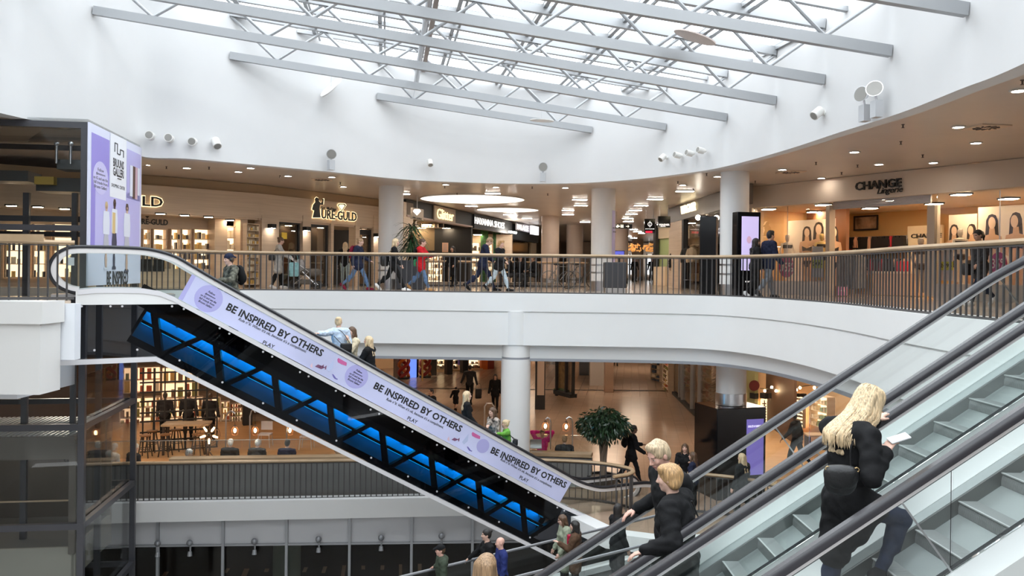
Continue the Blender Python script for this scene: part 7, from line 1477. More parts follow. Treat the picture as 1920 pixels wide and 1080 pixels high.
    for sd in (-1, 1):
        El(P, hl(sd * 0.076, -0.008, -0.01), (0.011 * S, 0.019 * S, 0.031 * S), hd, 0.008); El(P, hl(sd * 0.036, 0.066, -0.022), (0.022 * S, 0.018 * S, 0.024 * S), hd, 0.02)
        if detail: El(P, hl(sd * 0.031, 0.078, 0.006), (0.0125 * S, 0.011 * S, 0.011 * S), hd, 0.004)
    C(P, hl(-0.016, 0.084, -0.060), hl(0.016, 0.084, -0.060), 0.008 * S, 0.008 * S, 0.008); C(P, hl(-0.013, 0.082, -0.069), hl(0.013, 0.082, -0.069), 0.008 * S, 0.008 * S, 0.006)
    for i in (0, 1):
        arm(P, i, 0); leg(P, i, 0); foot(P, i, 0)
        # hand: palm, four fingers, thumb
        sd = (-1, 1)[i]; w, d = Wr[i], hdir[i]; up = A3(0, 0, 1) if abs(d[2]) < 0.75 else A3(sd * 1.0, 0, 0); nrm = unit(up - d * (up @ d)); sdv = unit(np.cross(d, nrm)) * (1 if True else -1)
        if (sdv @ A3(-sd, 0.6, 0)) < 0: sdv = -sdv
        q = 1.0 * S; k0 = w + d * 0.085 * q
        for j, ww in enumerate((0.028, 0.010, -0.009, -0.026)):
            kb = k0 + sdv * ww * q - d * (0.004, 0.0, 0.004, 0.012)[j] * q; C(P, w + sdv * ww * 0.55 * q, kb, 0.0135 * q, 0.0115 * q, 0.012); Lf = (0.032, 0.036, 0.033, 0.026)[j] * q; pd = kb; ang = 0.0
            for s_ in range(3): ang += curl * (0.75, 0.9, 0.6)[s_]; dd = d * math.cos(ang) - nrm * math.sin(ang) + sdv * (0.06, 0.015, -0.03, -0.09)[j]; nx = pd + unit(dd) * Lf * (1.15, 0.75, 0.62)[s_]; C(P, pd, nx, (0.0098 - 0.0006 * s_) * q, (0.0092 - 0.001 * s_) * q, 0.004); pd = nx
        tb = w + d * 0.022 * q + sdv * 0.02 * q; t1 = tb + unit(d * 0.7 + sdv * 0.75 - nrm * 0.3) * 0.038 * q; t2 = t1 + unit(d * 0.95 + sdv * 0.25 - nrm * 0.35) * 0.03 * q; C(P, tb, t1, 0.0155 * q, 0.011 * q, 0.01); C(P, t1, t2, 0.0108 * q, 0.0085 * q, 0.004)
    ihd = np.linalg.inv(hd)
    def paint(c):
        q = ((c - hc) @ ihd.T) / S; m = np.zeros(len(c), int); fr = q[:, 1] > 0.05
        m[fr & (np.abs(q[:, 0]) < 0.022) & (np.abs(q[:, 2] + 0.0645) < 0.0085)] = 1
        for sd in (-1, 1):
            ex = (q[:, 0] - sd * 0.031) / 0.0135; ez = (q[:, 2] - 0.006) / 0.0065; e = fr & (ex ** 2 + ez ** 2 < 1.0); m[e] = 2; m[fr & (np.hypot(q[:, 0] - sd * 0.031, q[:, 2] - 0.006) < 0.0062)] = 3
            if not detail: m[e] = 3
            m[fr & (np.abs(q[:, 0] - sd * 0.032) < 0.019) & (np.abs(q[:, 2] - 0.0285 + 0.25 * np.abs(q[:, 0] - sd * 0.026)) < 0.0038)] = 4
        return m
    body = sdf_mesh('person', P, res, [SK[sk], LIP, EYE, IRIS, BROW], None, (), paint); body.location = pos; body.rotation_euler = (0, 0, rz); tag(body, label, 'person', group)
    # ---- clothes
    g = 0.012
    hem_any = hem if not isinstance(hem, tuple) else max(hem); gj = g + (0.012 if hem_any or hood else 0.003) * bulk; tp = []; torso(tp, gj, 0.05)
    for i in (0, 1): arm(tp, i, gj + 0.001, 0.93)
    C(tp, T(0, -0.004, 0.275), T(0, -0.006, 0.298), 0.040 * H + g * 0.4, 0.034 * H + g * 0.6, 0.02)
    hm2 = hem if isinstance(hem, tuple) else (hem, hem); hem = max(hm2)
    if hem > 0:
        kk = [J[i][1] - J[i][0] for i in (0, 1)]
        for i in (0, 1): hi_ = hm2[i]; e = J[i][0] + kk[i] * min(1.0, hi_) + ((J[i][2] - J[i][1]) * max(0, hi_ - 1.0)); m1 = J[i][0] * 0.5 + e * 0.5; C(tp, J[i][0] * 0.9 + pel * 0.1, e, 0.056 * H * b + g, 0.052 * H * b + g + 0.014, 0.06)
        mid = [J[i][0] + kk[i] * min(0.9, hm2[i]) for i in (0, 1)]; C(tp, pel, (mid[0] + mid[1]) / 2, 0.062 * H * b + g, 0.066 * H * b + g, 0.06); C(tp, mid[0] * 0.7 + mid[1] * 0.3, mid[1] * 0.7 + mid[0] * 0.3, 0.05 * H, 0.05 * H, 0.05)
    if hood: C(tp, T(-0.035, -0.05, 0.30), T(0.035, -0.05, 0.30), 0.032 * H, 0.032 * H, 0.03); C(tp, T(-0.05, 0.02, 0.30), T(0, -0.05, 0.30), 0.02 * H, 0.025 * H, 0.03); C(tp, T(0.05, 0.02, 0.30), T(0, -0.05, 0.30), 0.02 * H, 0.025 * H, 0.03)
    sdf_mesh('jacket' if hem or hood else 'top', tp, res, CLO[top], body, (), None, 0.0045)
    tr = []; El(tr, T(0, -0.006, 0.0), (0.094 * H * b + g * 0.6, 0.066 * H * b + g * 0.6, 0.06 * H), Rl, 0.04)
    for i in (0, 1): leg(tr, i, g * 0.55, 0.96)
    if not dress: sdf_mesh('trousers', tr, res, CLO[low], body, (), None, 0.003)
    for i in (0, 1):
        f = []; foot(f, i, 0.008); sdf_mesh('shoe', f, res, CLO[shoes], body)
    # ---- hair and headgear
    hm = HR[hair] if hair in HR else CLO[hair]
    face = [('e', hl(0, 0.085, -0.055), (0.068 * S, 0.07 * S, 0.095 * S), hd)]
    if style in ('short', 'quiff'): face = [('e', hl(0, 0.098, -0.03), (0.071 * S, 0.060 * S, 0.116 * S), hd), ('e', hl(0, 0.05, -0.07), (0.10 * S, 0.075 * S, 0.06 * S), hd)]
    if style != 'bald':
        h = []; up = 0.012 * S; El(h, hl(0, -0.014, 0.036), (0.082 * S, 0.102 * S, 0.093 * S), hd, 0.02); El(h, hl(0, -0.045, -0.005), (0.076 * S, 0.068 * S, 0.085 * S), hd, 0.02)
        if style == 'quiff': C(h, hl(-0.03, 0.045, 0.100), hl(0.03, 0.05, 0.100), 0.026 * S, 0.026 * S, 0.03); C(h, hl(0, -0.03, 0.105), hl(0, 0.04, 0.108), 0.035 * S, 0.028 * S, 0.03)
        if style == 'bob':
            El(h, hl(0, -0.03, 0.02), (0.092 * S, 0.10 * S, 0.10 * S), hd, 0.02); C(h, hl(-0.05, -0.05, -0.05), hl(0.05, -0.05, -0.05), 0.05 * S, 0.05 * S, 0.03); C(h, hl(-0.05, 0.05, 0.085), hl(0.06, 0.05, 0.08), 0.035 * S, 0.03 * S, 0.03)
        if style in ('long', 'pony', 'hijab'):
            if style == 'long':
                bk = T(0, -0.062 - 0.0, 0.20); 
                for sx in (-0.05, -0.018, 0.018, 0.05): C(h, hl(sx, -0.065, 0.03), hl(sx * 1.25, -0.075, -0.10), 0.04 * S, 0.038 * S, 0.03); C(h, hl(sx * 1.25, -0.075, -0.10), bk + Rl @ A3(sx * 1.2, -0.012, 0.0), 0.036 * S, 0.016 * S, 0.03)
                for sd in (-1, 1): C(h, hl(sd * 0.068, -0.01, 0.04), hl(sd * 0.080, 0.012, -0.09), 0.026 * S, 0.024 * S, 0.02); C(h, hl(sd * 0.080, 0.012, -0.09), T(sd * 0.055, 0.035, 0.225), 0.024 * S, 0.012 * S, 0.02)
            elif style == 'pony': El(h, hl(0, -0.115, 0.055), (0.03 * S,) * 3, hd, 0.02); C(h, hl(0, -0.115, 0.05), hl(0, -0.15, -0.03), 0.03 * S, 0.028 * S, 0.02); C(h, hl(0, -0.15, -0.03), hl(0, -0.14, -0.14), 0.028 * S, 0.012 * S, 0.02)
            else: C(h, hl(0, -0.02, -0.05), T(0, 0.0, 0.27), 0.085 * S, 0.12 * S, 0.05); C(h, hl(0, 0.06, -0.12), T(0, 0.03, 0.22), 0.05 * S, 0.09 * S, 0.05)
        if style == 'bun': El(h, hl(0, -0.105, 0.075), (0.042 * S, 0.036 * S, 0.04 * S), hd, 0.01)
        if style != 'cap' : sdf_mesh('headscarf' if style == 'hijab' else 'hair', h, res, hm, body, face)
        else:
            sdf_mesh('hair', h, res, HR['brown'], body, face + [('e', hl(0, 0.0, 0.11), (0.13 * S, 0.13 * S, 0.075 * S), hd)])
            cp = []; El(cp, hl(0, -0.01, 0.05), (0.086 * S, 0.106 * S, 0.086 * S), hd, 0.01); bd = -1 if hood == 'back' else 1; C(cp, hl(-0.03, bd * 0.10, 0.048), hl(-0.02, bd * 0.155, 0.030), 0.02 * S, 0.014 * S, 0.02); C(cp, hl(0.03, bd * 0.10, 0.048), hl(0.02, bd * 0.155, 0.030), 0.02 * S, 0.014 * S, 0.02); C(cp, hl(0, bd * 0.10, 0.052), hl(0, bd * 0.16, 0.032), 0.02 * S, 0.012 * S, 0.02)
            sdf_mesh('cap', cp, res, CLO[hair if hair in CLO else 'black'], body, [('e', hl(0, 0.03, -0.06), (0.12 * S, 0.16 * S, 0.085 * S), hd)])
    return dict(body=body, hl=lambda *p: body_w(body, hl(*p)), T=lambda *p: body_w(body, T(*p)), wr=[body_w(body, w) for w in Wr], el=[body_w(body, e) for e in E_], sh=[body_w(body, s) for s in sh], hip=[body_w(body, J[i][0]) for i in (0, 1)], hd=hdir, hdm=hd, hc=hc)
def body_w(o, p): return Vector(o.location) + Matrix.Rotation(o.rotation_euler[2], 3, 'Z') @ Vector(p)
WALK = lambda a=24, s=1: ((a, 6), (-a * 0.8, 30)) if s > 0 else ((-a * 0.8, 30), (a, 6))
SITL = ((88, 88, 6), (88, 88, 6))
# bags
def backpack(pr, m, label, s=1.0, name='backpack'):
    a = pr['T'](0, -0.105, 0.20); f = pr['T'](0, -0.2, 0.20) - a; f.normalize(); x = (pr['T'](0.1, 0, 0.2) - pr['T'](0, 0, 0.2)).normalized(); z = x.cross(f) * -1; z = Vector((0, 0, 1))
    t = thing(name, label, 'backpack', a); Mx = [np.array([x.x, x.y, x.z]), np.array([-f.x, -f.y, -f.z]), np.array([0, 0, 1.0])]; M = np.stack(Mx, 1)
    e = lambda c, r, k=0.04: ('e', M @ A3(*c), r, M, k)
    sdf_mesh('body', [e((0, -0.03, 0), (0.15 * s, 0.09 * s, 0.22 * s)), e((0, -0.09, -0.06), (0.12 * s, 0.06 * s, 0.11 * s))], 0.014, m, t)
    for sd in (-1, 1):
        p = [M @ A3(sd * 0.085, 0.02, 0.17), M @ A3(sd * 0.10, 0.12, 0.21), M @ A3(sd * 0.105, 0.245, 0.10), M @ A3(sd * 0.12, 0.20, -0.08), M @ A3(sd * 0.12, 0.05, -0.15)]; MB().tube([tuple(q) for q in catmull([Vector(q) for q in p], 4)], 0.016, 6).build('strap', m, t, True)
    return t
def handbag(p, m, label, size=(0.28, 0.12, 0.24), rz=0.0, strap=None, name='handbag'):
    t = thing(name, label, 'bag', p, rz); MB().box((0, 0, 0), size, 0, min(size) * 0.3).build('body', m, t, True)
    MB().box((0, -size[1] / 2 - 0.004, size[2] * 0.18), (size[0] * 0.96, 0.012, size[2] * 0.55), 0, 0.005).build('flap', m, t)
    q = [Vector((-size[0] * 0.4, 0, size[2] * 0.45))] + ([Matrix.Rotation(-rz, 3, 'Z') @ (Vector(s) - Vector(p)) for s in strap] if strap else [Vector((-size[0] * 0.3, 0, size[2] * 1.0)), Vector((size[0] * 0.3, 0, size[2] * 1.0))]) + [Vector((size[0] * 0.4, 0, size[2] * 0.45))]
    MB().tube(catmull(q, 5), 0.008, 6).build('strap', m, t, True); return t
# ================================================================= who is where
def gp(x, y0, y1, H, z=0.0):
    """ground point of a standing figure spanning y0..y1 in the photograph"""
    d = F * H / (y1 - y0); return Vector((gxy(x, d), d, z))
LEA = mat('black_leather', (0.012, 0.012, 0.013), 0.4, bump=0.2); 
# ---- upper gallery walkers, left to right
a = person('woman in a long light grey coat pushing a pram past the jeweller', gp(521, 444, 540, 1.68), 20, 1.68, ((12, 4), (-8, 12)), ((38, 6, 30), (38, 6, 30)), 4, (0, 5), hair='brown', style='bun', top='lightgrey', low='black', shoes='white', hem=0.75)
handbag(a['T'](0.08, -0.13, 0.06), LEA, 'black shoulder bag of the woman in the light grey coat', (0.2, 0.09, 0.18), 0.4, [a['sh'][1], a['sh'][0]])
def pram(x, y1, d, rz, lab, m1, m2):
    t = thing('pram', lab, 'pram', (gxy(x, d), d, 0), rz)
    for sx in (-0.36, 0.34):
        for sy in (-0.24, 0.24):
            mb = MB(); r = 0.15 if sx < 0 else 0.12; mb.tube([(sx + r * math.cos(k * 0.5236), sy, r + r * math.sin(k * 0.5236)) for k in range(13)], 0.022, 6, False)
            for k in range(5): mb.cyl((sx, sy, r), (sx + r * math.cos(k * 1.2566), sy, r + r * math.sin(k * 1.2566)), 0.008, n=4)
            mb.build('wheel', BLACKM, t)
    MB().tube([(-0.36, -0.24, 0.15), (0.1, -0.24, 0.55), (-0.55, -0.24, 1.02), (-0.55, 0.24, 1.02), (0.1, 0.24, 0.55), (-0.36, 0.24, 0.15)], 0.016, 6).tube([(0.34, -0.24, 0.12), (-0.1, -0.24, 0.55)], 0.014, 6).tube([(0.34, 0.24, 0.12), (-0.1, 0.24, 0.55)], 0.014, 6).build('frame', STEEL, t)
    e = lambda c, r: ('e', A3(*c), r, np.eye(3), 0.05)
    sdf_mesh('seat_tub', [e((0.05, 0, 0.56), (0.40, 0.22, 0.15)), e((0.25, 0, 0.5), (0.2, 0.2, 0.12))], 0.02, m1, t, [e((0.05, 0, 0.72), (0.34, 0.17, 0.14))]); sdf_mesh('hood', [e((-0.2, 0, 0.72), (0.26, 0.24, 0.24))], 0.02, m2, t, [e((0.05, 0, 0.72), (0.3, 0.2, 0.25))]); MB().box((0, 0, 0.22), (0.5, 0.36, 0.16), 0, 0.04).build('basket', m1, t); return t
pram(575, 540, 27.6, 0.1, 'grey pram with a shopping basket pushed by the woman in the grey coat', cloth('pram_taupe', (0.13, 0.11, 0.09)), cloth('pram_grey', (0.30, 0.28, 0.27)))
handbag((gxy(551, 27.2), 27.2, 0.62), cloth('turquoise_bag', (0.22, 0.42, 0.45)), 'pale turquoise bag hanging on the pram handle', (0.3, 0.14, 0.45), 0.2)
person('woman with long blonde hair and pale mint trousers seen from behind by the jeweller doorway', gp(647, 452, 537, 1.64), 100, 1.64, WALK(16), (None, None), 0, hair='blonde', style='long', top='black', low='mint', shoes='grey')
a = person('woman in a navy jacket and jeans walking right with a red backpack', gp(671, 440, 541, 1.68), 350, 1.68, WALK(26), ((18, 8, 50), (-16, 8, 20)), 3, (0, 4), hair='light', style='bun', top='navy', low='jeans', shoes='maroon', hem=0.25, hood=True)
backpack(a, CLO['maroon'], 'dark red backpack on the woman in the navy jacket')
a = person('woman in a black leather jacket and leggings striding right in front of the round column', gp(737, 439, 541, 1.68), 8, 1.68, WALK(28, -1), ((-10, 8, 20), (14, 8, 25)), 4, (0, 0), hair='blonde', style='long', top='black', low='black', shoes='white')
handbag(a['T'](0.02, -0.16, 0.05), LEA, 'black slouchy bag on the back of the leather jacket woman', (0.3, 0.2, 0.34), 1.4, [a['sh'][1], a['sh'][0]])
a = person('woman in a bright red jacket, jeans and tan boots looking up from her phone', gp(789, 443, 543, 1.67), 348, 1.67, WALK(24, -1), ((42, 8, 62), (38, 10, 66)), 2, (0, 4), hair='brown', style='bun', top='red', low='jeans', shoes='tan', hem=0.35, hood=True)
backpack(a, CLO['black'], 'small black backpack of the woman in the red jacket', 0.7)
w_ = a['wr'][1]; t = thing('phone', 'white phone held by the woman in the red jacket', 'phone', w_ + Vector((0.09, -0.01, 0.05))); MB().box((0, 0, 0), (0.14, 0.07, 0.012), 0, 0.004).build('body', mat('white_phone', (0.75, 0.75, 0.76), 0.3), t)
handbag(a['T'](-0.06, -0.12, 0.02), cloth('green_bag', (0.06, 0.30, 0.14)), 'small green bag behind the red jacket', (0.18, 0.1, 0.22), 1.2)
person('woman in sunglasses and a long black coat by the accessory shelves', gp(849, 458, 534, 1.62), 235, 1.62, WALK(14), ((10, 8, 40), (10, 8, 30)), 0, hair='black', style='long', sk='tan', top='black', low='black', hem=0.9)
person('man in a dark navy suit walking right with his head bowed', gp(905, 440, 547, 1.84), 5, 1.84, WALK(28, -1), ((20, 8, 50), (30, 8, 70)), 9, (0, 30), fem=False, hair='light', style='short', top='navy', low='navy', shoes='black', hem=0.25)
person('woman with short ginger hair, black jacket and pale jeans beside the bowed man', gp(936, 448, 546, 1.66), 330, 1.66, WALK(24), ((-12, 10, 25), (26, 8, 45)), 3, (-20, 0), hair='ginger', style='bob', top='black', low='palejeans', shoes='black', hem=0.2)
for x, d, f, lab, sk_, hr_ in ((958, 33.6, 180, 'person in dark clothes sitting on the bench behind the bowed man', 'dark', 'black'), (976, 34.4, 260, 'dark haired person sitting on the bench behind the ginger woman', 'tan', 'black'), (1003, 34.6, 200, 'seated person in black at the left of the beige columns', 'tan', 'brown')):
    person(lab, (gxy(x, d), d + 0.4, 0.0), f, 1.70, SITL, ((20, 6, 70), (20, 6, 70)), 6, hair=hr_, sk=sk_, top='black', low='charcoal', res=0.018, fem=False)
a = person('man in a dark coat standing left of the pair by the menswear window', gp(1267, 462, 537, 1.76), 280, 1.76, hair='grey', fem=False, sk='dark', top='black', low='brown', hem=0.6, res=0.016)
person('man in black suit and white shirt, right of the pair by the menswear window', gp(1285, 461, 538, 1.78), 270, 1.78, hair='black', fem=False, sk='dark', top='charcoal', low='black', hem=0.3, res=0.016)
for x, d, lab in ((1190, 62, 'small dark figure left of the far arcade window'), (1222, 60, 'small dark figure in front of the right arcade window')): person(lab, (gxy(x, d), d, 0), 270, 1.7, WALK(12), top='black', low='charcoal', res=0.022)
person('dark haired woman in black with white sneakers walking beside the man in navy', Vector((gxy(1415, 22.5), 22.5, 0)), 10, 1.57, WALK(10), ((10, 6, 40), (0, 8, 20)), 2, (-5, -6), hair='black', style='long', sk='tan', top='black', low='black', shoes='white', hem=0.15)
person('man in a dark navy padded jacket and grey jeans, right of the couple', Vector((gxy(1441, 22.5), 22.5, 0)), 15, 1.78, WALK(16), ((-8, 8, 25), (10, 8, 30)), 2, (0, 0), fem=False, hair='black', style='quiff', sk='tan', top='navy', low='greyjeans', shoes='charcoal', hem=0.2, bulk=1.1)
a = person('woman with a dark ponytail and grey jacket walking left past the lingerie window', gp(1838, 434, 581, 1.68), 195, 1.68, WALK(26), ((20, 8, 40), (-14, 10, 20)), 3, (0, 2), hair='black', style='pony', sk='tan', top='charcoal', low='darkjeans', shoes='white', hem=0.5)
handbag(a['T'](0.02, 0.17, -0.02), LEA, 'black bag carried by the woman with the ponytail', (0.26, 0.12, 0.26), 0.2, [a['wr'][0], a['wr'][0] + Vector((0.05, 0, 0))])
# ---- riders on the printed escalator
def rider(x, w, side=0):
    u = E(x, interp(sorted(hr_px[10:28]), x))[0]; z = step_line(u); return EP(u, z, w)
def rail_pt(x, w=0.0): u = E(x, interp(sorted(hr_px[10:28]), x))[0]; return EP(u, interp(HM, u) + 0.0, w)
ESC_UP = math.degrees(math.atan2(-EE.y, -EE.x))
a = person('man in a dark cap and camouflage jacket riding up near the escalator top', rider(441, 0.45), ESC_UP + 15, 1.74, ((6, 4), (-4, 6)), (list(rail_pt(408, 0.0)), (10, 8, 30)), 4, (0, 0), fem=False, hair='navy', style='cap', hood='back', sk='fair', top='camo', low='black', hem=0.2)
backpack(a, CLO['black'], 'black backpack of the man in the dark cap')
t = thing('headphones', 'black headphones worn over the dark cap', 'headphones', (0, 0, 0)); MB().tube([tuple(a['hl'](0.088 * math.cos(q), -0.01, 0.055 + 0.09 * math.sin(q) - 0.05)) for q in np.linspace(0, math.pi, 9)], 0.010, 6).build('band', BLACKM, t)
for sd in (-1, 1): MB().ball(a['hl'](sd * 0.088, -0.008, -0.01), 0.034, 8, 6).build('ear_cup', BLACKM, t)
a = person('woman with a blonde bun and pale blue sweater seen from behind on the escalator', rider(648, 0.55), 120, 1.70, ((0, 2), (4, 6)), (list(rail_pt(585, 0.0)), (0, 12, 25)), 4, (-35, 0), hair='blonde', style='bun', top='paleblue', low='greyjeans', hem=0.15)
handbag(a['T'](0.05, -0.13, 0.05), LEA, 'dark shoulder bag on the back of the pale blue sweater', (0.26, 0.12, 0.24), 0.5, [a['sh'][0], a['T'](0, -0.07, 0.29)])
person('dark haired woman in a cream jacket holding her hand to her face on the escalator', rider(676, 0.68), 225, 1.66, ((0, 2), (4, 6)), ((40, 4, 125), (10, 8, 40)), 0, (10, 0), hair='brown', style='long', top='beige', low='black')
person('woman with long straight blonde hair and a black coat in profile on the escalator', rider(705, 0.45), 165, 1.66, ((0, 2), (4, 6)), ((30, 8, 60), (30, 8, 60)), 4, (0, -8), hair='blonde', style='long', top='black', low='black', hem=0.4)
person('blonde woman in a black jacket looking right near the foot of the escalator', rider(893, 0.6), 15, 1.66, ((0, 2), (4, 6)), ((10, 8, 30), (10, 8, 30)), 0, (0, -6), hair='blonde', style='long', top='black', low='black')
person('dark haired woman in a patterned blouse reaching for the handrail at the escalator foot', rider(948, 0.66), 215, 1.66, ((0, 2), (4, 6)), ((10, 8, 30), list(rail_pt(912, 0.0))), 4, (8, -4), hair='brown', style='long', top='floral', low='black')
a = person('blond child in a green sweater holding the handrail at the escalator foot', rider(968, 0.50), 185, 1.52, ((0, 2), (4, 6)), (list(rail_pt(925, 0.0)), (10, 8, 30)), 4, (0, -4), hair='blonde', style='bun', top='green', low='jeans', fem=False)
handbag(a['T'](0.0, -0.13, 0.06), CLO['charcoal'], 'grey bag behind the child in the green sweater', (0.2, 0.12, 0.24), 1.5, [a['sh'][1], a['sh'][0]])
# ---- lower mall
def lp(x, ytop, H): d = (CZ - (ZL + H)) * F / (ytop - hor(x)); return Vector((gxy(x, d), d, ZL))
person('dark haired man in a black jacket just behind the middle of the escalator', lp(812, 729, 1.74), 215, 1.74, hair='black', fem=False, top='black', low='black', sk='tan', res=0.016)
a = person('man in a dark shirt walking away hand in hand with a small girl', lp(883, 684, 1.84), 85, 1.84, WALK(14), ((12, 22, 15), (4, 12, 10)), 0, (0, 0), fem=False, hair='black', sk='tan', top='charcoal', low='black', res=0.018)
person('small girl in a dark dress holding the hand of the man', lp(857, 725, 1.05), 80, 1.05, WALK(14), ((4, 25, 20), list(a['wr'][0] + Vector((0, 0, -0.06)))), 0, hair='black', style='bun', sk='tan', top='black', low='black', hem=0.8, dress=True, res=0.016)
handbag(a['wr'][1] + Vector((0.06, 0, -0.42)), BLACKM, 'black shopping bag carried by the man with the girl', (0.3, 0.14, 0.45), 0.3)
person('woman in a black jacket and trousers walking towards the viewer left of the column', lp(931, 701, 1.68), 265, 1.68, WALK(14), hair='black', style='long', sk='tan', top='black', low='black', hem=0.3, res=0.018)
person('distant figure in a dark coat at the end of the lower passage', Vector((gxy(1156, 57), 57, ZL)), 85, 1.75, WALK(14), hair='brown', top='brown', low='black', hem=0.8, res=0.022, fem=False)
_p = lp(1020, 804, 1.30)
person('person in a magenta jacket sitting with both hands behind the head', _p, 270, 1.66, SITL, ([_p.x + 0.07, _p.y + 0.13, _p.z + 1.22], [_p.x - 0.07, _p.y + 0.13, _p.z + 1.22]), -2, (0, 5), poles=((-1, 0.25, 0.5), (1, 0.25, 0.5)), hair='brown', style='bun', sk='tan', top='pink', low='black', bulk=1.15)
person('man in a dark waistcoat seated with his back to us by the oak ledge', lp(1062, 822, 1.26), 90, 1.74, SITL, ((20, 10, 60), (20, 10, 60)), 4, fem=False, hair='light', style='short', top='charcoal', low='black')
a = person('person in black walking right behind the tree with a black bag', Vector((gxy(1187, 25.2), 25.2, ZL)), 10, 1.76, WALK(20, -1), ((30, 8, 60), (20, 8, 40)), 4, fem=False, hair='black', sk='dark', top='black', low='black', hem=0.3)
backpack(a, CLO['black'], 'black bag on the back of the person behind the tree', 0.9)
person('laughing dark haired girl in a black jacket by the lower railing', lp(1288, 832, 1.68), 250, 1.68, hair='brown', style='long', top='black', low='black', arms=((40, 4, 80), (20, 8, 50)))
person('dark haired girl in a navy jacket seen from the side by the lower railing', lp(1304, 848, 1.62), 150, 1.62, hair='brown', style='long', top='navy', low='black')
person('blonde woman in a black coat seen from behind in front of the purple screen', Vector((gxy(1396, 21.6), 21.6, ZL)), 130, 1.68, WALK(10), hair='blonde', style='long', top='black', low='black', hem=0.8)
person('man in dark grey jacket walking into the optician shop', gp(1497, 780, 886, 1.82, ZL), 140, 1.82, WALK(20), ((24, 14, 25), (-10, 10, 15)), 6, fem=False, hair='black', style='short', sk='dark', top='charcoal', low='black', shoes='charcoal', bulk=1.15)
for x, y, h, lab in ((312, 752, 1.72, 'dark silhouette of a customer left behind the cafe lattice'), (356, 750, 1.78, 'dark silhouette of a customer in the middle behind the cafe lattice'), (397, 756, 1.70, 'person in a striped dark top at the right end of the cafe lattice')):
    person(lab, Vector((gxy(x, 30.8), 30.8, ZL)), 95, h, fem=False, hair='brown', top='charcoal', low='black', res=0.018, bulk=1.15)
a = person('white haired man in a white shirt and grey jacket just behind the lower railing', Vector((gxy(346, 23.6), 23.6, ZL)), 30, 1.70, SITL, ((20, 8, 60), (20, 8, 60)), 10, (0, 10), fem=False, hair='grey', style='short', top='white', low='grey', bulk=1.1, lift=-0.08)
for x, y, hr_, tp_, lab in ((434, 836, 'white', 'black', 'white haired person in black seated left of the hook lamps'), (485, 834, 'white', 'charcoal', 'white haired man in dark clothes seated by the middle hook lamp'), (541, 835, 'black', 'navy', 'dark haired man in navy seated right of the white haired man')):
    person(lab, Vector((gxy(x, 25.4), 25.4, ZL - 0.12)), 85, 1.70, SITL, (None, None), 4, fem=False, hair=hr_, style='short', top=tp_, low='black', bulk=1.1, lift=-0.04)
for x, hr_, tp_, lab in ((213, 'grey', 'white', 'white haired man in a pale shirt seen through the lift glass'), (252, 'white', 'charcoal', 'second seated person seen through the lift glass')):
    person(lab, Vector((gxy(x, 24.2), 24.2, ZL - 0.08)), 60, 1.70, SITL, (None, None), 6, fem=False, hair=hr_, style='short', top=tp_, low='black', res=0.018)
# in the lift car
FLO = -3.15 - 2.42
def lf(a, b): p = Pc(a, b, 0); p.z = FLO; return p
person('person with tied hair in black inside the lift car, at the left frame edge', lf(4.25, 1.7), 330, 1.68, hair='brown', style='bun', top='black', low='black')
a = person('dark haired woman holding a baby inside the lift car', lf(3.75, 2.1), 290, 1.70, hair='black', style='bun', top='black', low='black', sk='tan', arms=((50, 6, 80), (50, 6, 80)))
person('baby in a pale top held in the lift car', a['T'](0, 0.13, 0.02), 200, 0.72, ((70, 70), (70, 70)), ((40, 10, 60), (40, 10, 60)), 0, hair='light', style='short', top='beige', low='beige', shoes='white', res=0.012)
# ---- riders on the moving walk
def walk(x, off):
    n = Vector((wn.x, wn.y, 0)); q = gplane(x, 1040, ta + wn * off, Vector((-wd.y, wd.x, 0)).normalized()); s = (Vector((q.x, q.y, 0)) - Vector((ta.x + wn.x * off, ta.y + wn.y * off, 0))).dot(Vector((wd.x, wd.y, 0)).normalized()) / math.hypot(wd.x, wd.y)
    return ta + wn * off + wd * s + Z_ * -0.90
def wrail(x, off): return walk(x, off) + Z_ * 0.93
WF = math.degrees(math.atan2(wd.y, wd.x))
def fit_h(p, x, y): return CZ - (y - hor(x)) * p.y / F - p.z
for x, off, y, kw in ((828, 0.45, 1034, dict(label='man in a black cap, glasses and olive jacket riding the moving walk', hair='black', style='cap', top='olive', low='black', fem=False, hood=True, arms=(None, list(wrail(815, 0.0))), sk='pink')),
                      (914, 0.4, 993, dict(label='woman with a dark bun and black top holding the moving walk handrail', hair='black', style='bun', top='black', low='black', arms=(None, list(wrail(876, 0.0))), head=(0, 0))),
                      (940, 0.8, 1010, dict(label='bald man in glasses and a dark blue jacket on the moving walk', hair='grey', style='bald', top='blue', low='black', fem=False, sk='pink', bulk=1.15)),
                      (1058, 0.35, 976, dict(label='dark curly haired woman in a sage green coat on the moving walk', hair='brown', style='long', top='sage', low='black', hem=0.95, head=(-8, 12), arms=((10, 8, 30), (8, 8, 20)))),
                      (1079, 0.85, 982, dict(label='woman with long black hair and a dark floral jacket facing the sage coat', hair='black', style='long', top='brown', low='black', hem=0.6, arms=((25, 4, 95), (10, 8, 50))))):
    p = walk(x, off); h = min(1.86, max(1.5, fit_h(p, x, y))); face = WF if 'facing the sage' not in kw['label'] else WF - 30
    lab = kw.pop('label'); person(lab, p, face, h, **kw)
p = walk(1068, 0.55); t = thing('red_bag', 'small bright red bag between the two women on the moving walk', 'bag', p + Vector((0.0, -0.22, 1.12))); MB().box((0, 0, 0), (0.14, 0.06, 0.2), 0.1, 0.02).build('body', mat('crimson_leather', (0.45, 0.01, 0.05), 0.4), t)
p = walk(1157, 0.9); person('woman in a black headscarf and coat seen through the escalator glass', p, 20, 1.66, hair='black', style='hijab', top='black', low='black', hem=1.1, sk='tan')
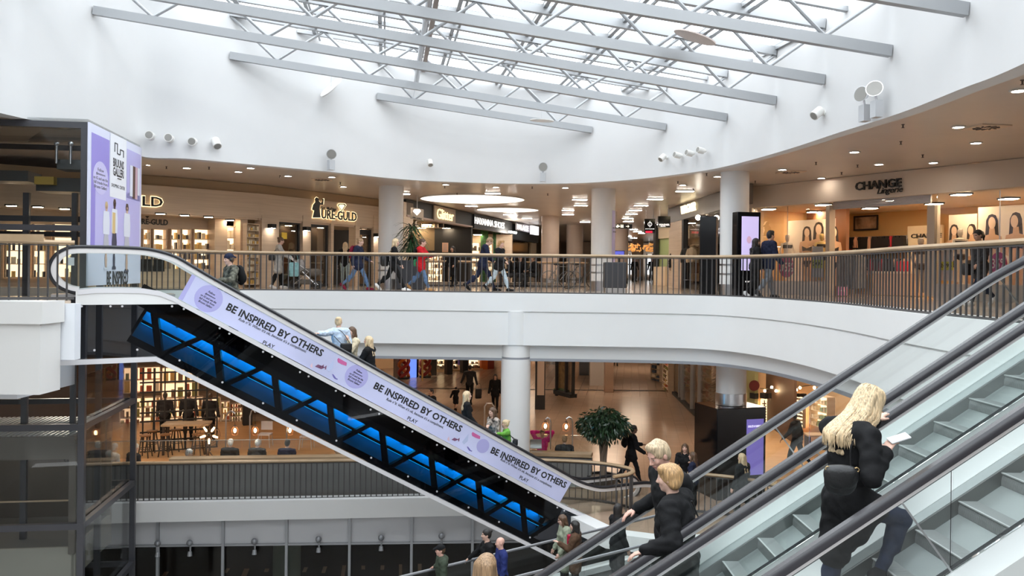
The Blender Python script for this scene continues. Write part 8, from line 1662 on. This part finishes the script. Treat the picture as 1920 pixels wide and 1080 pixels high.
person('person with a grey coat and red scarf low behind the escalator glass', walk(1190, 1.0) + Vector((0, -1.2, -0.55)), 200, 1.6, hair='black', style='long', top='charcoal', low='black', hem=0.8, sk='tan')
# ---- the couple in black on the second escalator
zc_ = -1.153 - 7 * 0.2177
m_ = person('tall blond man in a black jacket looking down with his hand on the far handrail', (1.49, 7.72, zc_), 200, 1.81, ((6, 6), (-6, 6)), ((6, 8, 25), [1.17, 8.05, -2.457 + 0.676 * 1.17 + 0.02]), 7, (8, 20), fem=False, bulk=1.12, hair='sandy', style='quiff', top='black', low='black', hem=0.35, res=0.0085, detail=True, curl=0.35, sk='pink')
o_ = person('older woman with short ginger blond hair and a black jacket seen from behind', (1.43, 7.22, zc_), 150, 1.67, ((4, 4), (-4, 6)), ([1.075, 6.965, -2.457 + 0.676 * 1.075 + 0.035], (8, 10, 30)), 4, (12, 4), hair='ginger', style='bob', top='black', low='jeans', hem=0.45, res=0.0085, detail=True, bulk=1.25, curl=0.4)
t = thing('shoulder_bag', 'black bag with a silver clasp hanging at the side of the older woman', 'bag', o_['T'](-0.13, 0.05, 0.05)); MB().box((0, 0, 0), (0.12, 0.24, 0.2), 0.4, 0.03).build('body', LEA, t); MB().tube([(0, 0, 0.1), tuple(o_['T'](-0.10, 0.02, 0.30) - t.location), tuple(o_['T'](0.06, -0.07, 0.28) - t.location), tuple(o_['T'](0.10, -0.10, 0.15) - t.location)], 0.007, 6).build('strap', LEA, t, True); MB().ball((-0.05, -0.12, 0.05), 0.02, 8, 6).build('clasp', STEEL, t)
# ---- fair haired head at the lower edge
person('person with long light brown hair at the bottom edge of the picture', (-0.20, 7.2, -3.48), 60, 1.70, hair='light', style='long', top='beige', low='black', res=0.011)
# ---- the blonde woman climbing the nearest escalator
BX, BY = 2.44, 6.16; zs = -1.288 - 3 * 0.2177
ph = Vector((2.775, 5.98, -0.555))
b_w = person('woman with long blonde hair, black coat and jeans climbing with a phone in her hand', (BX, BY, zs), 22, 1.75, ((-4, 4), (70, 103, 4)), ([2.86, 6.61, -2.457 + 0.676 * 2.86 + 0.03], list(ph + Vector((-0.10, 0, -0.09)))), 2, (6, 26), bulk=1.0, hair='blonde', style='long', top='black', low='darkjeans', shoes='black', hem=(0.95, 0.30), res=0.0072, detail=True, curl=0.42, shoe_h=0.02, neckf=0.05, poles=((-0.3, 0.1, -1.0), None))
ph = b_w['wr'][1] + Matrix.Rotation(R(22 - 90), 3, 'Z') @ Vector(b_w['hd'][1]) * 0.095 + Vector((0.05, -0.01, 0.03))
bb = b_w['body']
# loose locks of hair over the coat
rnd = random.Random(9); LOC = MB()
def to_local(p): return Matrix.Rotation(-bb.rotation_euler[2], 3, 'Z') @ (Vector(p) - Vector(bb.location))
for k in range(330):
    a = rnd.uniform(-2.5, 2.5); r0 = rnd.uniform(0.6, 1.0); hx, hy = math.sin(a), -math.cos(a)
    st = b_w['hl'](0.02 * rnd.uniform(-1, 1), 0.02 - 0.05 * rnd.random(), 0.128); p1 = b_w['hl'](0.080 * hx, -0.012 + 0.100 * hy, 0.075 + 0.02 * rnd.random()); p2 = b_w['hl'](0.094 * hx, -0.02 + 0.112 * hy, -0.02); p3 = b_w['hl'](0.10 * hx + rnd.uniform(-.015, .015), -0.03 + 0.115 * hy, -0.12)
    L_ = rnd.uniform(0.15, 0.25) * (0.7 + 0.3 * r0); bk = b_w['T'](0.078 * hx + rnd.uniform(-.012, .012), -0.026 + 0.080 * hy, 0.30 - L_ / 1.75 + 0.05); p3b = b_w['T'](0.078 * hx + rnd.uniform(-.01, .01), -0.022 + 0.080 * hy, 0.285); pts = [to_local(q) for q in catmull([st, p1, p2, p3, p3b, bk], 4)]; n_ = len(pts); w0 = rnd.uniform(0.0035, 0.0065)
    LOC.tube(pts, w0, 5, True, [w0 * (0.6 + 0.5 * math.sin(math.pi * i / (n_ - 1)) - (0.5 if i == n_ - 1 else 0)) for i in range(n_)])
LOC.build('hair_locks', HR['blonde'], bb, True)
t = thing('phone', 'white smartphone in the hand of the blonde woman', 'phone', ph, 0.1); q = MB().box((0, 0, 0), (0.15, 0.074, 0.010), 0, 0.004).build('body', mat('white_phone', (0.75, 0.75, 0.76), 0.3), t); q.rotation_euler = (0.35, -0.28, 0.0); q2 = MB().box((0, 0, 0.0056), (0.115, 0.066, 0.002)).build('screen', light('phone_screen', (0.55, 0.5, 0.48), 0.6), t); q2.rotation_euler = (0.35, -0.28, 0.0)
bp = Vector((2.27, 5.86, -0.79)); t = thing('saddle_bag', 'black leather saddle bag on a long strap at the hip of the blonde woman', 'bag', bp, -0.15)
M_ = np.eye(3); sdf_mesh('body', [('e', A3(0, 0, -0.01), (0.108, 0.045, 0.098), M_, 0.02), ('c', A3(-0.065, 0, 0.055), A3(0.065, 0, 0.055), 0.04, 0.04, 0.04)], 0.008, LEA, t); sdf_mesh('flap', [('e', A3(0, -0.02, 0.02), (0.110, 0.044, 0.085), M_, 0.02), ('c', A3(-0.065, -0.01, 0.06), A3(0.065, -0.01, 0.06), 0.043, 0.043, 0.04)], 0.008, LEA, t, [('e', A3(0, 0.08, 0), (0.3, 0.075, 0.3), M_), ('e', A3(0, 0, -0.15), (0.3, 0.2, 0.10), M_)])
sL = b_w['sh'][0]; sR = b_w['sh'][1]
for off in ((-0.085, -0.02), (0.095, 0.02)):
    MB().tube(catmull([Vector((off[0], 0, 0.08)), Vector(b_w['T'](0.075, -0.085 if off[0] < 0 else 0.07, 0.13)) - bp, Vector(b_w['T'](0.065, -0.075 if off[0] < 0 else 0.06, 0.24)) - bp, Vector(b_w['T'](0.05, 0.0, 0.325)) - bp], 6), 0.007, 6).build('strap', LEA, t, True)
for sx in (-0.09, 0.10): MB().tube([(sx + 0.015 * math.cos(k * 0.7854), -0.03, 0.085 + 0.015 * math.sin(k * 0.7854)) for k in range(9)], 0.004, 5, False).build('ring', mat('gold_ring', (0.7, 0.5, 0.25), 0.25, 0.9), t)
